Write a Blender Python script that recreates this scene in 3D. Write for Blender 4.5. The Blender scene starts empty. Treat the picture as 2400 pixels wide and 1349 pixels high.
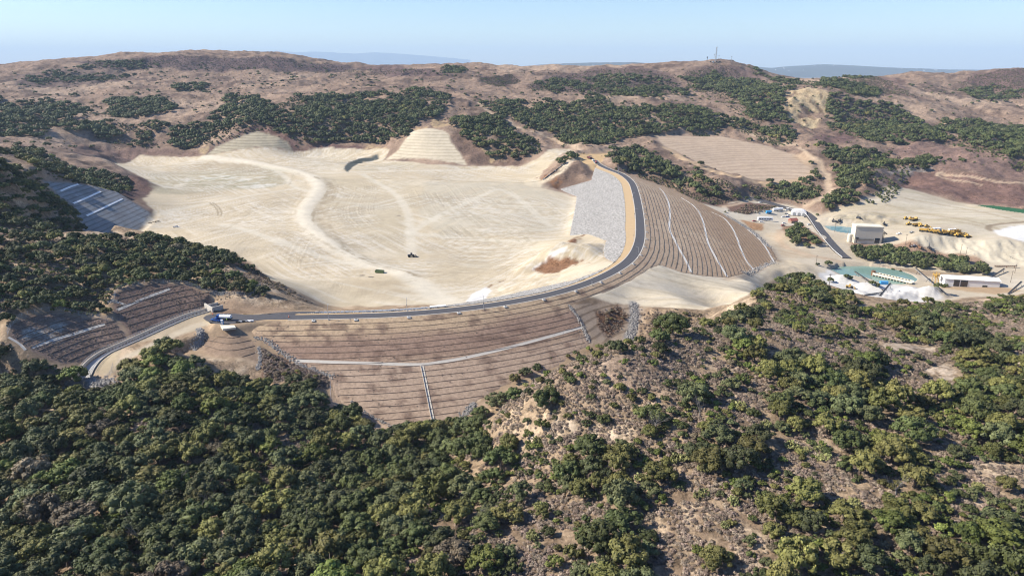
import bpy, bmesh, math, random
import numpy as np
from mathutils import Vector, Matrix
random.seed(7)
rng = np.random.default_rng(7)
R = math.radians
scene = bpy.context.scene
COL = scene.collection

# ------------------------------------------------------------------ camera
FPX = 1600.0                      # focal length in pixels of the 2400 wide photograph
PITCH = math.atan(519.5 / FPX)    # the horizon sits at row 155
CP, SP = math.cos(PITCH), math.sin(PITCH)
CAMZ = 222.0                      # metres; the dam crest is at 100
cam_d = bpy.data.cameras.new('camera')
cam = bpy.data.objects.new('camera', cam_d)
COL.objects.link(cam)
cam.location = (0, 0, CAMZ)
cam.rotation_euler = (R(90) - PITCH, 0, 0)
cam_d.sensor_width = 36.0
cam_d.lens = 36.0 * FPX / 2400.0
cam_d.clip_start = 1.0
cam_d.clip_end = 200000.0
scene.camera = cam


def ray(px, py):
    """sideways, forward and drop per metre of depth, for a sight line"""
    yc = (py - 674.5) / FPX
    return (px - 1200.0) / FPX, CP - SP * yc, SP + CP * yc


def at_z(px, py, z):
    a, f, d = ray(px, py)
    D = (CAMZ - z) / d
    return (a * D, f * D, z)


def at_d(px, py, D):
    a, f, d = ray(px, py)
    return (a * D, f * D, CAMZ - d * D)


# ------------------------------------------------------------------ noise
def _hash(ix, iy, seed):
    h = (ix.astype(np.int64) * 374761393 + iy.astype(np.int64) * 668265263 + seed * 982451653) & 0x7fffffff
    h = (h ^ (h >> 13)) * 1274126177 & 0x7fffffff
    h = h ^ (h >> 16)
    return (h & 0xffff) / 65535.0


def vnoise(x, y, seed=0):
    ix, iy = np.floor(x), np.floor(y)
    fx, fy = x - ix, y - iy
    fx = fx * fx * fx * (fx * (fx * 6 - 15) + 10)
    fy = fy * fy * fy * (fy * (fy * 6 - 15) + 10)
    a = _hash(ix, iy, seed); b = _hash(ix + 1, iy, seed)
    c = _hash(ix, iy + 1, seed); d = _hash(ix + 1, iy + 1, seed)
    return (a + (b - a) * fx) * (1 - fy) + (c + (d - c) * fx) * fy


def fbm(x, y, scale, octaves=4, seed=0, gain=0.5):
    x = np.asarray(x, float) / scale; y = np.asarray(y, float) / scale
    s, amp, tot = 0.0, 1.0, 0.0
    for o in range(octaves):
        s = s + amp * (vnoise(x + 17.3 * o, y - 9.1 * o, seed + o) * 2 - 1)
        tot += amp; amp *= gain
        x, y = x * 1.6 + y * 1.2, y * 1.6 - x * 1.2
    return s / tot


def sstep(a, b, x):
    t = np.clip((x - a) / (b - a), 0, 1)
    return t * t * (3 - 2 * t)


# ------------------------------------------------------------------ polylines
def smooth_line(pts, step):
    """Catmull-Rom through pts, resampled every `step` metres (any dimension)"""
    p = np.array(pts, float)
    if len(p) > 2:
        q = np.vstack([2 * p[0] - p[1], p, 2 * p[-1] - p[-2]])
        out = []
        for i in range(len(p) - 1):
            p0, p1, p2, p3 = q[i:i + 4]
            for t in np.linspace(0, 1, 12, endpoint=False):
                out.append(.5 * (2 * p1 + (p2 - p0) * t + (2 * p0 - 5 * p1 + 4 * p2 - p3) * t * t + (3 * p1 - p0 - 3 * p2 + p3) * t ** 3))
        out.append(p[-1])
        p = np.array(out)
    s = np.r_[0, np.cumsum(np.linalg.norm(np.diff(p[:, :2], axis=0), axis=1))]
    n = max(2, int(round(s[-1] / step)) + 1)
    t = np.linspace(0, s[-1], n)
    return np.stack([np.interp(t, s, p[:, k]) for k in range(p.shape[1])], 1)


def seg_dist(x, y, line):
    """distance to a polyline, plus arc length and side (+ left of travel) of the nearest point"""
    x = np.asarray(x, float); y = np.asarray(y, float)
    best = np.full(x.shape, 1e18); S = np.zeros(x.shape); side = np.zeros(x.shape)
    s0 = 0.0
    for i in range(len(line) - 1):
        ax, ay = line[i][:2]; bx, by = line[i + 1][:2]
        dx, dy = bx - ax, by - ay
        L2 = dx * dx + dy * dy
        if L2 == 0:
            continue
        L = math.sqrt(L2)
        t = np.clip(((x - ax) * dx + (y - ay) * dy) / L2, 0, 1)
        ex, ey = x - ax - t * dx, y - ay - t * dy
        d = ex * ex + ey * ey
        m = d < best
        best = np.where(m, d, best)
        S = np.where(m, s0 + t * L, S)
        side = np.where(m, np.sign(dx * ey - dy * ex), side)
        s0 += L
    return np.sqrt(best), S, side


def in_poly(x, y, poly):
    x = np.asarray(x, float); y = np.asarray(y, float)
    c = np.zeros(x.shape, bool)
    n = len(poly)
    for i in range(n):
        x1, y1 = poly[i][:2]; x2, y2 = poly[(i + 1) % n][:2]
        if y1 == y2:
            continue
        k = ((y1 > y) != (y2 > y)) & (x < (x2 - x1) * (y - y1) / (y2 - y1) + x1)
        c ^= k
    return c


def poly_sd(x, y, poly):
    """signed distance, negative inside"""
    d, _, _ = seg_dist(x, y, list(poly) + [poly[0]])
    return np.where(in_poly(x, y, poly), -d, d)


# ------------------------------------------------------------------ the dam's shape
CREST_Z = 100.0
crest_px = [(560, 743), (640, 743), (720, 742), (800, 740.5), (900, 737.5), (1000, 731), (1100, 721), (1200, 706.5), (1300, 686), (1380, 661), (1440, 633),
            (1478, 604), (1496, 570), (1499.5, 535), (1496, 490), (1488, 450), (1478, 426), (1456, 408.5), (1427, 397), (1404, 386), (1393, 375)]
crest = smooth_line([at_z(x, y, CREST_Z)[:2] for x, y in crest_px], 2.0)
CL = np.r_[0, np.cumsum(np.linalg.norm(np.diff(crest, axis=0), axis=1))]
LEN = CL[-1]


def s_of(px, py):
    p = at_z(px, py, CREST_Z)
    return float(seg_dist(np.array([p[0]]), np.array([p[1]]), crest)[1][0])


S_BEND0, S_BEND1, S_EAST = s_of(1330, 678), s_of(1440, 633), s_of(1499, 535)


def dam_par(s):
    """downstream slope (run per rise), upstream crest edge"""
    slope = np.interp(s, [0, S_BEND0, S_BEND1, S_EAST, LEN], [2.15, 2.3, 2.6, 3.0, 3.0])
    up = np.interp(s, [0, S_BEND0, S_BEND1 + 10, S_EAST, LEN - 60, LEN], [4.6, 4.6, 6.5, 11.5, 12.0, 6])
    return slope, up


def dam_st(x, y):
    d, s, side = seg_dist(x, y, crest)
    return s, -side * d            # t > 0 downstream


def dam_zst(s, t):
    slope, up = dam_par(s)
    return np.where(t > 4.4, CREST_Z - (t - 4.4) / slope, np.where(t < -up, CREST_Z - (-t - up) / 3.0, CREST_Z))


def dam_z(x, y):
    return dam_zst(*dam_st(x, y))


def on_dam(px, py, y0=200, y1=1000):
    a, f, d = ray(px, py)
    Y = np.linspace(y0, y1, 1600)
    X = Y * a / f
    gap = dam_z(X, Y) - (CAMZ - Y * d / f)
    k = np.argmax(gap > 0)
    if gap[k] <= 0:
        k = np.argmax(gap)
        return (X[k], Y[k])
    t = gap[k - 1] / (gap[k - 1] - gap[k]) if k else 0
    yy = Y[k - 1] + (Y[k] - Y[k - 1]) * t
    return (yy * a / f, yy)


dam_px = [(575, 761), (600, 790), (690, 847), (770, 880), (788, 935), (860, 985), (940, 1008), (1020, 1004), (1062, 1000), (1110, 945), (1180, 905), (1300, 862), (1383, 806),
          (1366, 765), (1334, 716), (1420, 683), (1480, 658), (1526, 628), (1548, 621), (1600, 639), (1650, 647), (1705, 651), (1765, 636), (1818, 612),
          (1822, 606), (1806, 580), (1766, 545), (1706, 506), (1640, 474), (1560, 433), (1500, 409), (1470, 400)]
dam_poly = [on_dam(x, y) for x, y in dam_px]
dam_poly += [at_z(x, y, CREST_Z)[:2] for x, y in ((1436, 392), (1412, 381), (1398, 388), (1388, 404))]
dam_poly += [on_dam(x, y) for x, y in ((1387, 422), (1352, 432), (1313, 443), (1352, 460), (1349, 487), (1336, 552), (1378, 548), (1422, 564), (1414, 585), (1418, 603), (1440, 615), (1420, 628), (1342, 657))]
dam_poly += [at_z(x, y, 84)[:2] for x, y in ((1225, 694), (1120, 708), (1000, 722), (860, 728))]
dam_poly += [at_z(x, y, CREST_Z)[:2] for x, y in ((716, 733), (690, 734), (560, 732), (520, 744), (540, 757))]
for _k, (_px, _Y) in {29: (1560, 850), 30: (1502, 868), 31: (1474, 880)}.items():
    _a, _f, _d = ray(_px, 430)
    dam_poly[_k] = (_Y * _a / _f, _Y)

# ------------------------------------------------------------------ terrain heights
# survey points: 'z' gives the height, 'd' the distance along the lens axis
PZ = [  # reservoir floor and shores
    (760, 722, 83), (900, 702, 83), (1090, 702, 83), (700, 655, 84), (650, 610, 84), (800, 640, 82.5), (900, 600, 82), (1100, 620, 82), (1200, 600, 82), (1300, 500, 82), (1330, 545, 83), (1250, 660, 84),
    (1000, 660, 82.5), (1200, 430, 84), (1000, 420, 85), (800, 450, 84), (600, 480, 84), (450, 540, 84), (400, 570, 84), (345, 512, 84), (420, 470, 85), (350, 420, 87.5), (400, 430, 86), (300, 392, 88.5), (230, 362, 90),
    (480, 365, 90), (700, 372, 88.5), (600, 410, 86), (850, 385, 87), (1000, 395, 86), (560, 600, 84), (240, 545, 85), (1280, 440, 85), (1250, 405, 86.5), (1095, 388, 87), (900, 376, 88), (690, 357, 90.5),
    (1150, 386, 88), (600, 640, 85), (500, 560, 84), (900, 520, 83), (1100, 520, 83), (760, 400, 87), (1310, 447, 85),
    # platform below the crest
    (1345, 718, 95), (1500, 665, 94.5), (1450, 690, 93.5), (1600, 700, 91), (1550, 660, 92.5), (1720, 684, 84.5), (1650, 722, 87.5), (1700, 665, 82.5), (1765, 655, 77.5), (1830, 622, 66), (1500, 715, 90), (1400, 715, 92.5),
    # terraced toe slope and gully
    (1360, 765, 88), (1380, 803, 84), (1430, 800, 82), (1480, 800, 80.5), (1520, 760, 84), (1570, 745, 86),
    # valley floor with the plant
    (1840, 605, 60), (1900, 600, 58.5), (1980, 610, 57), (1880, 500, 61), (1820, 490, 63), (1780, 470, 66), (1760, 520, 63), (1900, 545, 60), (1940, 560, 60), (1990, 600, 57), (1830, 560, 60), (2060, 640, 53), (2150, 665, 53.5), (1960, 650, 56),
    (2050, 690, 57), (2160, 695, 57), (2270, 665, 56.5), (2380, 660, 58), (2010, 572, 58), (2080, 585, 57), (2000, 535, 60), (1960, 520, 62), (2200, 600, 57), (2350, 610, 60), (2100, 610, 56.5), (2250, 625, 57),
    (1960, 495, 66), (2080, 445, 71), (2200, 500, 70), (2350, 545, 70), (2140, 553, 69), (2400, 570, 69), (2130, 438, 73), (2250, 465, 73), (2400, 495, 73.5), (2110, 570, 61.5), (2200, 550, 69.5), (2330, 570, 69), (2210, 588, 58.5), (2330, 605, 60),
    (1395, 361, 100), (1440, 362, 99.5), (1360, 372, 99.5), (1325, 385, 97.5), (1270, 412, 87.5),
    # spillway cutting
    (490, 722, 99.3), (340, 790, 97), (250, 830, 95), (190, 870, 92), (470, 765, 99), (420, 775, 98.6), (330, 825, 96.5), (250, 850, 93.5), (600, 716, 99.6), (680, 726, 99.2), (560, 702, 102), (745, 726, 96.5), (650, 662, 95.5), (705, 690, 91),
]
PD = [  # hills round the reservoir
    (605, 310, 1115), (560, 330, 1092), (650, 330, 1095), (970, 307, 1062), (1052, 312, 1052), (1180, 322, 1060), (1268, 352, 1010), (1215, 388, 960),
    (1910, 410, 905), (1840, 427, 878), (1640, 318, 1150), (1540, 325, 1120), (1780, 330, 1120), (1700, 370, 1010), (1600, 360, 1010), (1560, 400, 915), (1700, 440, 845), (1500, 380, 955), (1660, 468, 810), (1745, 470, 815),
    (1900, 350, 1060), (1940, 440, 850), (1860, 475, 815), (1990, 400, 905), (2052, 402, 885), (2052, 425, 842), (2026, 452, 800), (1985, 478, 776), (1940, 482, 785),
    (2250, 380, 955), (2400, 400, 915), (2400, 450, 825), (2200, 432, 868), (2330, 430, 860), (2250, 330, 1120), (2100, 345, 1075), (2130, 395, 960), (2180, 375, 1010), (2400, 330, 1130),
    (2100, 250, 1400), (2300, 250, 1500), (2300, 200, 1750), (2350, 168, 1900), (2200, 190, 1780), (1880, 215, 1430), (1890, 297, 1285), (1700, 240, 1450), (1800, 285, 1250), (1700, 188, 1760), (1690, 147, 2000), (1770, 157, 1960), (1790, 178, 1850),
    (1600, 155, 2020), (1500, 157, 2050), (1400, 166, 2020), (1250, 165, 2080), (1300, 200, 1650), (1400, 237, 1360), (1500, 290, 1190), (1450, 345, 1045), (1300, 290, 1200), (1200, 262, 1310), (1150, 230, 1450), (1250, 335, 1080),
    (1000, 240, 1330), (1000, 190, 1660), (900, 168, 2000), (830, 153, 2150), (960, 154, 2120), (1080, 160, 2080), (1150, 164, 2080), (700, 138, 2250), (500, 132, 2250), (350, 135, 2220), (200, 149, 2150), (100, 158, 2080), (0, 161, 2050),
    (500, 170, 1860), (200, 182, 1760), (0, 192, 1660), (100, 232, 1400), (300, 222, 1460), (300, 272, 1250), (100, 290, 1150), (700, 190, 1700), (500, 215, 1500), (700, 250, 1280), (600, 240, 1290), (800, 240, 1330), (900, 260, 1260), (850, 330, 1110), (750, 320, 1120), (400, 300, 1180), (450, 340, 1115), (330, 345, 1105), (250, 320, 1130), (150, 320, 1080), (700, 335, 1110), (920, 330, 1090), (1130, 280, 1190),
    (1830, 190, 1900), (1900, 192, 1880), (1960, 186, 1900), (2050, 180, 1880), (2120, 178, 1900), (2450, 165, 1900),
    # left spur and the wooded hill above the shaded cut
    (60, 372, 735), (150, 402, 730), (200, 415, 742), (290, 418, 775), (340, 455, 735), (380, 432, 830), (220, 442, 655), (300, 482, 662), (100, 412, 605), (150, 482, 598), (205, 535, 590), (330, 462, 700), (60, 420, 560), (0, 385, 520), (50, 452, 490), (150, 500, 545), (100, 530, 500), (0, 530, 452), (250, 418, 790), (300, 448, 745), (130, 350, 900),
    # wooded ridge above the spillway
    (230, 556, 470), (350, 572, 478), (480, 598, 478), (560, 622, 455), (400, 618, 430), (200, 590, 412), (0, 580, 395), (600, 668, 398), (300, 660, 378), (100, 660, 357), (0, 700, 333), (100, 712, 345), (240, 712, 356), (365, 668, 372), (490, 690, 380), (440, 676, 380), (270, 690, 362), (130, 735, 329), (35, 770, 314), (150, 835, 309), (285, 750, 341), (60, 800, 308), (560, 690, 372), (300, 740, 346),
    # wooded slope below the dam
    (370, 835, 301), (450, 890, 291), (300, 925, 281), (215, 915, 303), (235, 955, 288), (0, 870, 308), (0, 930, 281), (100, 1030, 246), (100, 1125, 216), (0, 1270, 184), (300, 1220, 191), (600, 1220, 193), (600, 1080, 234), (700, 990, 270), (540, 930, 283), (560, 830, 322), (540, 772, 336), (600, 890, 311), (620, 930, 300), (700, 900, 302), (470, 800, 334),
    (850, 1040, 254), (1020, 1090, 243), (900, 1180, 206), (600, 1349, 162), (0, 1349, 167), (1000, 1349, 157), (1100, 1210, 181), (1200, 1110, 200), (1150, 1010, 228), (780, 960, 284), (940, 1050, 250),
    # brush hill on the right
    (1300, 1000, 205), (1200, 945, 232), (1300, 880, 226), (1450, 842, 222), (1400, 950, 206), (1500, 800, 240), (1600, 785, 262), (1700, 755, 285), (1600, 852, 226), (1800, 690, 350), (1860, 652, 415), (1900, 698, 375), (2000, 718, 348), (1800, 765, 288), (2050, 712, 365), (2200, 707, 372), (2400, 692, 380),
    (2300, 762, 312), (2100, 802, 272), (2000, 905, 226), (2300, 905, 232), (1800, 905, 216), (1700, 1005, 190), (2000, 1052, 186), (2350, 1052, 189), (1500, 1105, 180), (1800, 1205, 160), (2200, 1205, 158), (1500, 1349, 146), (2000, 1349, 141), (2400, 1349, 141), (1650, 930, 205), (1560, 1000, 194), (2200, 850, 250), (2250, 872, 242),
]
PH = [  # ground that the photograph does not show: (column, forward distance, height)
    (480, 515, 87), (300, 520, 92), (150, 545, 104), (0, 480, 116), (600, 440, 86), (400, 520, 86), (1300, 285, 84), (1450, 300, 83), (1200, 265, 77), (1100, 270, 74), (1560, 320, 82), (1640, 355, 82), (1750, 400, 76),
    (1900, 440, 64), (2050, 435, 60), (2200, 435, 60), (2400, 435, 62), (1850, 470, 64), (2100, 480, 57), (2300, 480, 57), (1980, 460, 58), (230, 305, 86), (150, 290, 87), (60, 300, 88),
    (0, 70, 112), (600, 70, 114), (1200, 70, 118), (1800, 70, 124), (2400, 70, 126), (-150, 250, 96), (-200, 400, 128), (-200, 600, 150), (-200, 900, 120), (-200, 1300, 150), (-200, 1800, 205), (2600, 200, 122), (2600, 350, 108), (2600, 500, 62), (2600, 700, 74), (2600, 1000, 100), (2600, 1500, 150), (2600, 1900, 205),
    (0, 2400, 150), (400, 2700, 160), (800, 2600, 130), (1200, 2500, 110), (1600, 2500, 140), (2000, 2400, 110), (2400, 2400, 130), (-200, 2800, 90), (0, 3200, 60), (600, 3250, 60), (1200, 3250, 50), (1800, 3250, 50), (2500, 3250, 50), (1700, 2250, 180), (1950, 2150, 150), (1130, 2300, 150), (60, 2350, 150),
]
ctrl = [at_z(*p) for p in PZ] + [at_d(*p) for p in PD]
ctrl += [(Y * (px - 1200) / FPX / (CP + .1), Y, z) for px, Y, z in PH]
NVIS = 32
for _i in range(len(dam_poly)):
    _x, _y = dam_poly[_i]
    ctrl.append((_x, _y, float(dam_z(np.array([_x]), np.array([_y]))[0])))
ctrl = np.array(ctrl)


def uv_of(x, y):
    return np.asarray(x) / np.asarray(y), np.log(np.asarray(y))


def tps_fit(P, z, lam):
    n = len(P)
    r2 = ((P[:, None] - P[None]) ** 2).sum(-1)
    K = np.where(r2 > 0, .5 * r2 * np.log(np.maximum(r2, 1e-12)), 0) + lam * np.eye(n)
    A = np.zeros((n + 3, n + 3))
    A[:n, :n] = K; A[:n, n] = 1; A[:n, n + 1:] = P
    A[n:, :n] = A[:n, n:].T
    return np.linalg.solve(A, np.r_[z, 0, 0, 0])


def tps_eval(P, w, q):
    out = np.empty(len(q))
    for i in range(0, len(q), 20000):
        c = q[i:i + 20000]
        r2 = ((c[:, None] - P[None]) ** 2).sum(-1)
        out[i:i + 20000] = (.5 * r2 * np.log(np.maximum(r2, 1e-12))) @ w[:-3] + w[-3] + c @ w[-2:]
    return out


VK = 1.35                        # stretch of the log-distance axis
cu, cv = uv_of(ctrl[:, 0], ctrl[:, 1])
CPT = np.stack([cu, cv * VK], 1)
TW = tps_fit(CPT, ctrl[:, 2], 2e-4)
NU, NV = 1520, 980
U = np.linspace(-1.36, 1.36, NU)
V = np.linspace(math.log(48.0), math.log(3300.0), NV)
# coarse spline grid, then bicubic-ish interpolation by linear upsampling of a dense enough grid
cuN, cvN = 360, 250
cU, cV = np.linspace(U[0], U[-1], cuN), np.linspace(V[0], V[-1], cvN)
g = np.stack(np.meshgrid(cU, cV), -1)
Zc = tps_eval(CPT, TW, np.stack([g[..., 0].ravel(), g[..., 1].ravel() * VK], 1)).reshape(cvN, cuN)
GU, GV = np.meshgrid(U, V)
GY = np.exp(GV); GX = GU * GY


def up2(Zc, fu, fv):
    """bicubic lookup in the coarse grid"""
    iu = np.clip(np.floor(fu).astype(int), 1, cuN - 3); iv = np.clip(np.floor(fv).astype(int), 1, cvN - 3)
    tu, tv = fu - iu, fv - iv

    def w(t):
        return [(-t + 2 * t * t - t ** 3) / 2, (2 - 5 * t * t + 3 * t ** 3) / 2, (t + 4 * t * t - 3 * t ** 3) / 2, (-t * t + t ** 3) / 2]
    wu, wv = w(tu), w(tv)
    out = 0.0
    for a in range(4):
        for b in range(4):
            out = out + wv[a] * wu[b] * Zc[iv + a - 1, iu + b - 1]
    return out


GZ = up2(Zc, (GU - U[0]) / (U[-1] - U[0]) * (cuN - 1), (GV - V[0]) / (V[-1] - V[0]) * (cvN - 1))
SMOOTH = GZ.copy()


def zlook(grid, x, y):
    u, v = uv_of(x, y)
    fu = np.clip((u - U[0]) / (U[-1] - U[0]) * (NU - 1), 0, NU - 1.001); fv = np.clip((v - V[0]) / (V[-1] - V[0]) * (NV - 1), 0, NV - 1.001)
    iu, iv = fu.astype(int), fv.astype(int); tu, tv = fu - iu, fv - iv
    return (grid[iv, iu] * (1 - tu) + grid[iv, iu + 1] * tu) * (1 - tv) + (grid[iv + 1, iu] * (1 - tu) + grid[iv + 1, iu + 1] * tu) * tv


def hit(px, py, y0=56, y1=3200, grid=None):
    """first ground point on a sight line between two distances; if it passes above, the point nearest to it"""
    a, f, d = ray(px, py)
    Y = np.exp(np.linspace(math.log(y0), math.log(y1), 900))
    X = Y * a / f
    gap = (zlook(GZ if grid is None else grid, X, Y) - (CAMZ - Y * d / f)) / Y
    k = int(np.argmax(gap > 0))
    if gap[k] <= 0:
        k = int(np.argmax(gap))
        return (float(X[k]), float(Y[k]))
    t = gap[k - 1] / (gap[k - 1] - gap[k]) if k else 0
    yy = Y[k - 1] + (Y[k] - Y[k - 1]) * t if k else Y[0]
    return (float(yy * a / f), float(yy))


def zat(x, y):
    return float(zlook(GZ, np.array([x]), np.array([y]))[0])


def spot(px, py, y0=70, y1=3200):
    x, y = hit(px, py, y0, y1)
    return Vector((x, y, zat(x, y)))


def world_poly(pts, y0=70, y1=3200):
    return [hit(x, y, y0, y1) for x, y in pts]


def grid_box(poly, pad):
    """index window of the terrain grid round a world polygon"""
    p = np.array([q[:2] for q in poly])
    x0, y0 = p.min(0) - pad; x1, y1 = p.max(0) + pad
    y0 = max(y0, 48.5)
    us = [x0 / y0, x0 / y1, x1 / y0, x1 / y1]
    i0 = np.searchsorted(U, min(us)); i1 = np.searchsorted(U, max(us))
    j0 = np.searchsorted(V, math.log(y0)); j1 = np.searchsorted(V, math.log(y1))
    return slice(max(j0 - 1, 0), min(j1 + 1, NV)), slice(max(i0 - 1, 0), min(i1 + 1, NU))
# ------------------------------------------------------------------ graded areas (traced outlines, laid on the ground)
def lin(c):
    c = c / 255.0
    return c / 12.92 if c <= .04045 else ((c + .055) / 1.055) ** 2.4


def A(r, g, b, k=.60):
    """surface colour whose sunlit level ground photographs as this sRGB value"""
    return np.array([lin(r) * k, lin(g) * k, lin(b) * k])


FAR = (700, 3200)
MID = (330, 1200)
basin_px = [(165, 359), (330, 362), (480, 367), (690, 359), (760, 353), (830, 353), (880, 347), (912, 352), (900, 375), (1000, 385), (1095, 389), (1150, 389), (1215, 390), (1262, 376), (1296, 348), (1330, 350), (1345, 356),
            (1310, 372), (1272, 400), (1262, 425), (1275, 441), (1312, 447), (1352, 462), (1349, 487), (1336, 552), (1378, 548), (1422, 564), (1416, 603), (1442, 617), (1342, 659), (1225, 696), (1120, 710), (1000, 724), (748, 726),
            (725, 705), (702, 686), (668, 669), (636, 657), (612, 636), (585, 614), (552, 599), (505, 585), (450, 575), (400, 562), (345, 552), (318, 541), (345, 512), (362, 494), (334, 470), (350, 454), (376, 438), (350, 424), (308, 404), (262, 384), (212, 371)]
basin = world_poly(basin_px, 395, 1200)
platform_px = [(1334, 714), (1420, 681), (1480, 656), (1526, 626), (1548, 619), (1600, 637), (1650, 645), (1705, 649), (1765, 634), (1818, 610), (1838, 618), (1800, 655), (1755, 690), (1705, 720), (1650, 727), (1580, 722), (1495, 716), (1420, 714)]
platform = world_poly(platform_px, 370, 640)
toe_px = [(1334, 714), (1420, 713), (1495, 715), (1515, 722), (1500, 760), (1488, 800), (1440, 808), (1383, 808), (1366, 765)]
toe = world_poly(toe_px, 310, 420)
terr_a = world_poly([(481, 366), (505, 345), (560, 322), (604, 308), (650, 325), (675, 343), (690, 358)], 800, 1250)
terr_b = world_poly([(902, 374), (935, 350), (960, 315), (970, 307), (1050, 312), (1056, 330), (1078, 358), (1096, 388)], 800, 1200)
terr_c = world_poly([(1535, 318), (1600, 319), (1690, 318), (1790, 340), (1870, 366), (1912, 400), (1905, 412), (1840, 428), (1760, 420), (1700, 405), (1630, 380), (1560, 345)], 800, 1250)
panel = world_poly([(98, 409), (150, 425), (210, 440), (275, 463), (352, 500), (346, 513), (318, 541), (230, 543), (212, 537), (175, 500), (140, 462)], 520, 760)
cut_r = world_poly([(266, 715), (272, 685), (365, 664), (430, 668), (494, 688), (500, 698), (440, 735), (330, 782), (306, 790), (290, 760), (270, 753)], 330, 420)
cut_l = world_poly([(18, 790), (25, 765), (60, 742), (130, 731), (200, 744), (272, 753), (300, 790), (250, 815), (190, 845), (140, 852), (70, 822)], 280, 400)
spill_px = [(500, 712), (480, 765), (455, 775), (380, 795), (300, 840), (262, 870), (235, 892), (170, 880), (196, 838), (330, 782), (440, 735)]
spillzone = world_poly(spill_px, 280, 420)
roadfill = world_poly([(470, 765), (520, 735), (700, 728), (745, 727), (720, 760), (580, 762), (605, 800), (615, 895), (575, 890), (480, 840), (455, 790)], 295, 400)
valley_px = [(1640, 476), (1700, 506), (1760, 545), (1806, 580), (1822, 608), (1850, 605), (1900, 622), (1935, 655), (1960, 690), (2080, 712), (2200, 712), (2260, 700), (2420, 690), (2420, 560), (2420, 545), (2420, 500), (2350, 490), (2250, 475), (2130, 443), (2078, 437), (2040, 470), (1945, 497), (1925, 503), (1880, 490), (1820, 478), (1760, 462), (1755, 468), (1690, 485)]
valley = world_poly(valley_px, 440, 1000)
pad_end = world_poly([(1365, 362), (1425, 360), (1415, 372), (1402, 395), (1388, 404), (1340, 372)], 700, 1200)
GRADED = [(basin, 14), (platform, 5), (toe, 4), (terr_a, 8), (terr_b, 8), (terr_c, 10), (panel, 8), (cut_r, 4), (cut_l, 4), (spillzone, 3), (roadfill, 4), (valley, 10), (pad_end, 8), (dam_poly, 6)]

nat = np.ones_like(GZ)
for poly, feather in GRADED:
    w = grid_box(poly, feather + 2)
    sd = poly_sd(GX[w], GY[w], poly)
    nat[w] = np.minimum(nat[w], sstep(-feather * .3, feather * 1.6, sd))

# natural relief: ridges and gullies on the hills, nearly nothing on graded ground
amp = np.clip(GY / 700.0, .34, 1.35)
rid = 1 - 2 * np.abs(fbm(GX, GY, 190, 3, 5))
GZ = GZ + nat * amp * (5.5 * (rid - .35) + 5.5 * fbm(GX, GY, 85, 4, 21) + 2.2 * (1 - 2 * np.abs(fbm(GX, GY, 34, 3, 40))) + 1.3 * fbm(GX, GY, 18, 3, 44))
GZ = GZ + nat * .5 * fbm(GX, GY, 7, 3, 60)
GZ = GZ + (1 - nat) * (.22 * fbm(GX, GY, 30, 3, 70))


def bump(px, py, h, rx, ry, y0=330, y1=1200, rot=0.0, flat=1.0, rough=0.0):
    """a mound (or hollow) on the ground"""
    global GZ
    x, y = hit(px, py, y0, y1, SMOOTH)
    w = grid_box([(x - 3 * rx - 3 * ry, y - 3 * rx - 3 * ry), (x + 3 * rx + 3 * ry, y + 3 * rx + 3 * ry)], 2)
    dx, dy = GX[w] - x, GY[w] - y
    c, s = math.cos(rot), math.sin(rot)
    a, b = (dx * c + dy * s) / rx, (dy * c - dx * s) / ry
    r = np.sqrt(a * a + b * b)
    f = np.where(r < 1.6, np.clip(1 - r * r / 2.56, 0, 1) ** flat, 0)
    GZ[w] = GZ[w] + h * f * (1 + rough * fbm(GX[w], GY[w], max(rx, ry) * .5, 3, 91))


def bank(pts, y0, y1, width, h, closed=False):
    """raise (or cut) the ground along a line, world metres"""
    global GZ
    line = smooth_line([hit(x, y, y0, y1, SMOOTH) for x, y in pts], 4)
    w = grid_box(line, width * 2)
    d, _, _ = seg_dist(GX[w], GY[w], line)
    GZ[w] = GZ[w] + h * np.exp(-(d / width) ** 2)


bank([(480, 368), (580, 378), (650, 392), (715, 408), (745, 428), (742, 452), (716, 488), (716, 518), (760, 560), (850, 610), (950, 640)], 395, 1200, 10, 1.3)
# mounds on the reservoir floor
bump(1375, 590, 6.5, 26, 15, rough=.25)
bump(1320, 605, 4.0, 20, 11, rough=.4)
bump(1240, 668, 3.6, 13, 9)
bump(1165, 695, -2.5, 10, 9)
bump(1010, 590, -3.0, 60, 40)
bump(1330, 416, 4.0, 34, 30, rough=.35)
bump(1345, 400, 3.2, 30, 26, rough=.3)
bump(1310, 368, 4.0, 30, 30, rough=.3)
bump(850, 378, -4.5, 9, 26, 700, 1200, rot=-1.0)
bump(720, 343, 6.0, 40, 22, 800, 1250, rough=.3)
bump(820, 345, 5.0, 28, 18, 800, 1250, rough=.3)
bump(1260, 395, -1.5, 20, 14)
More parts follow.
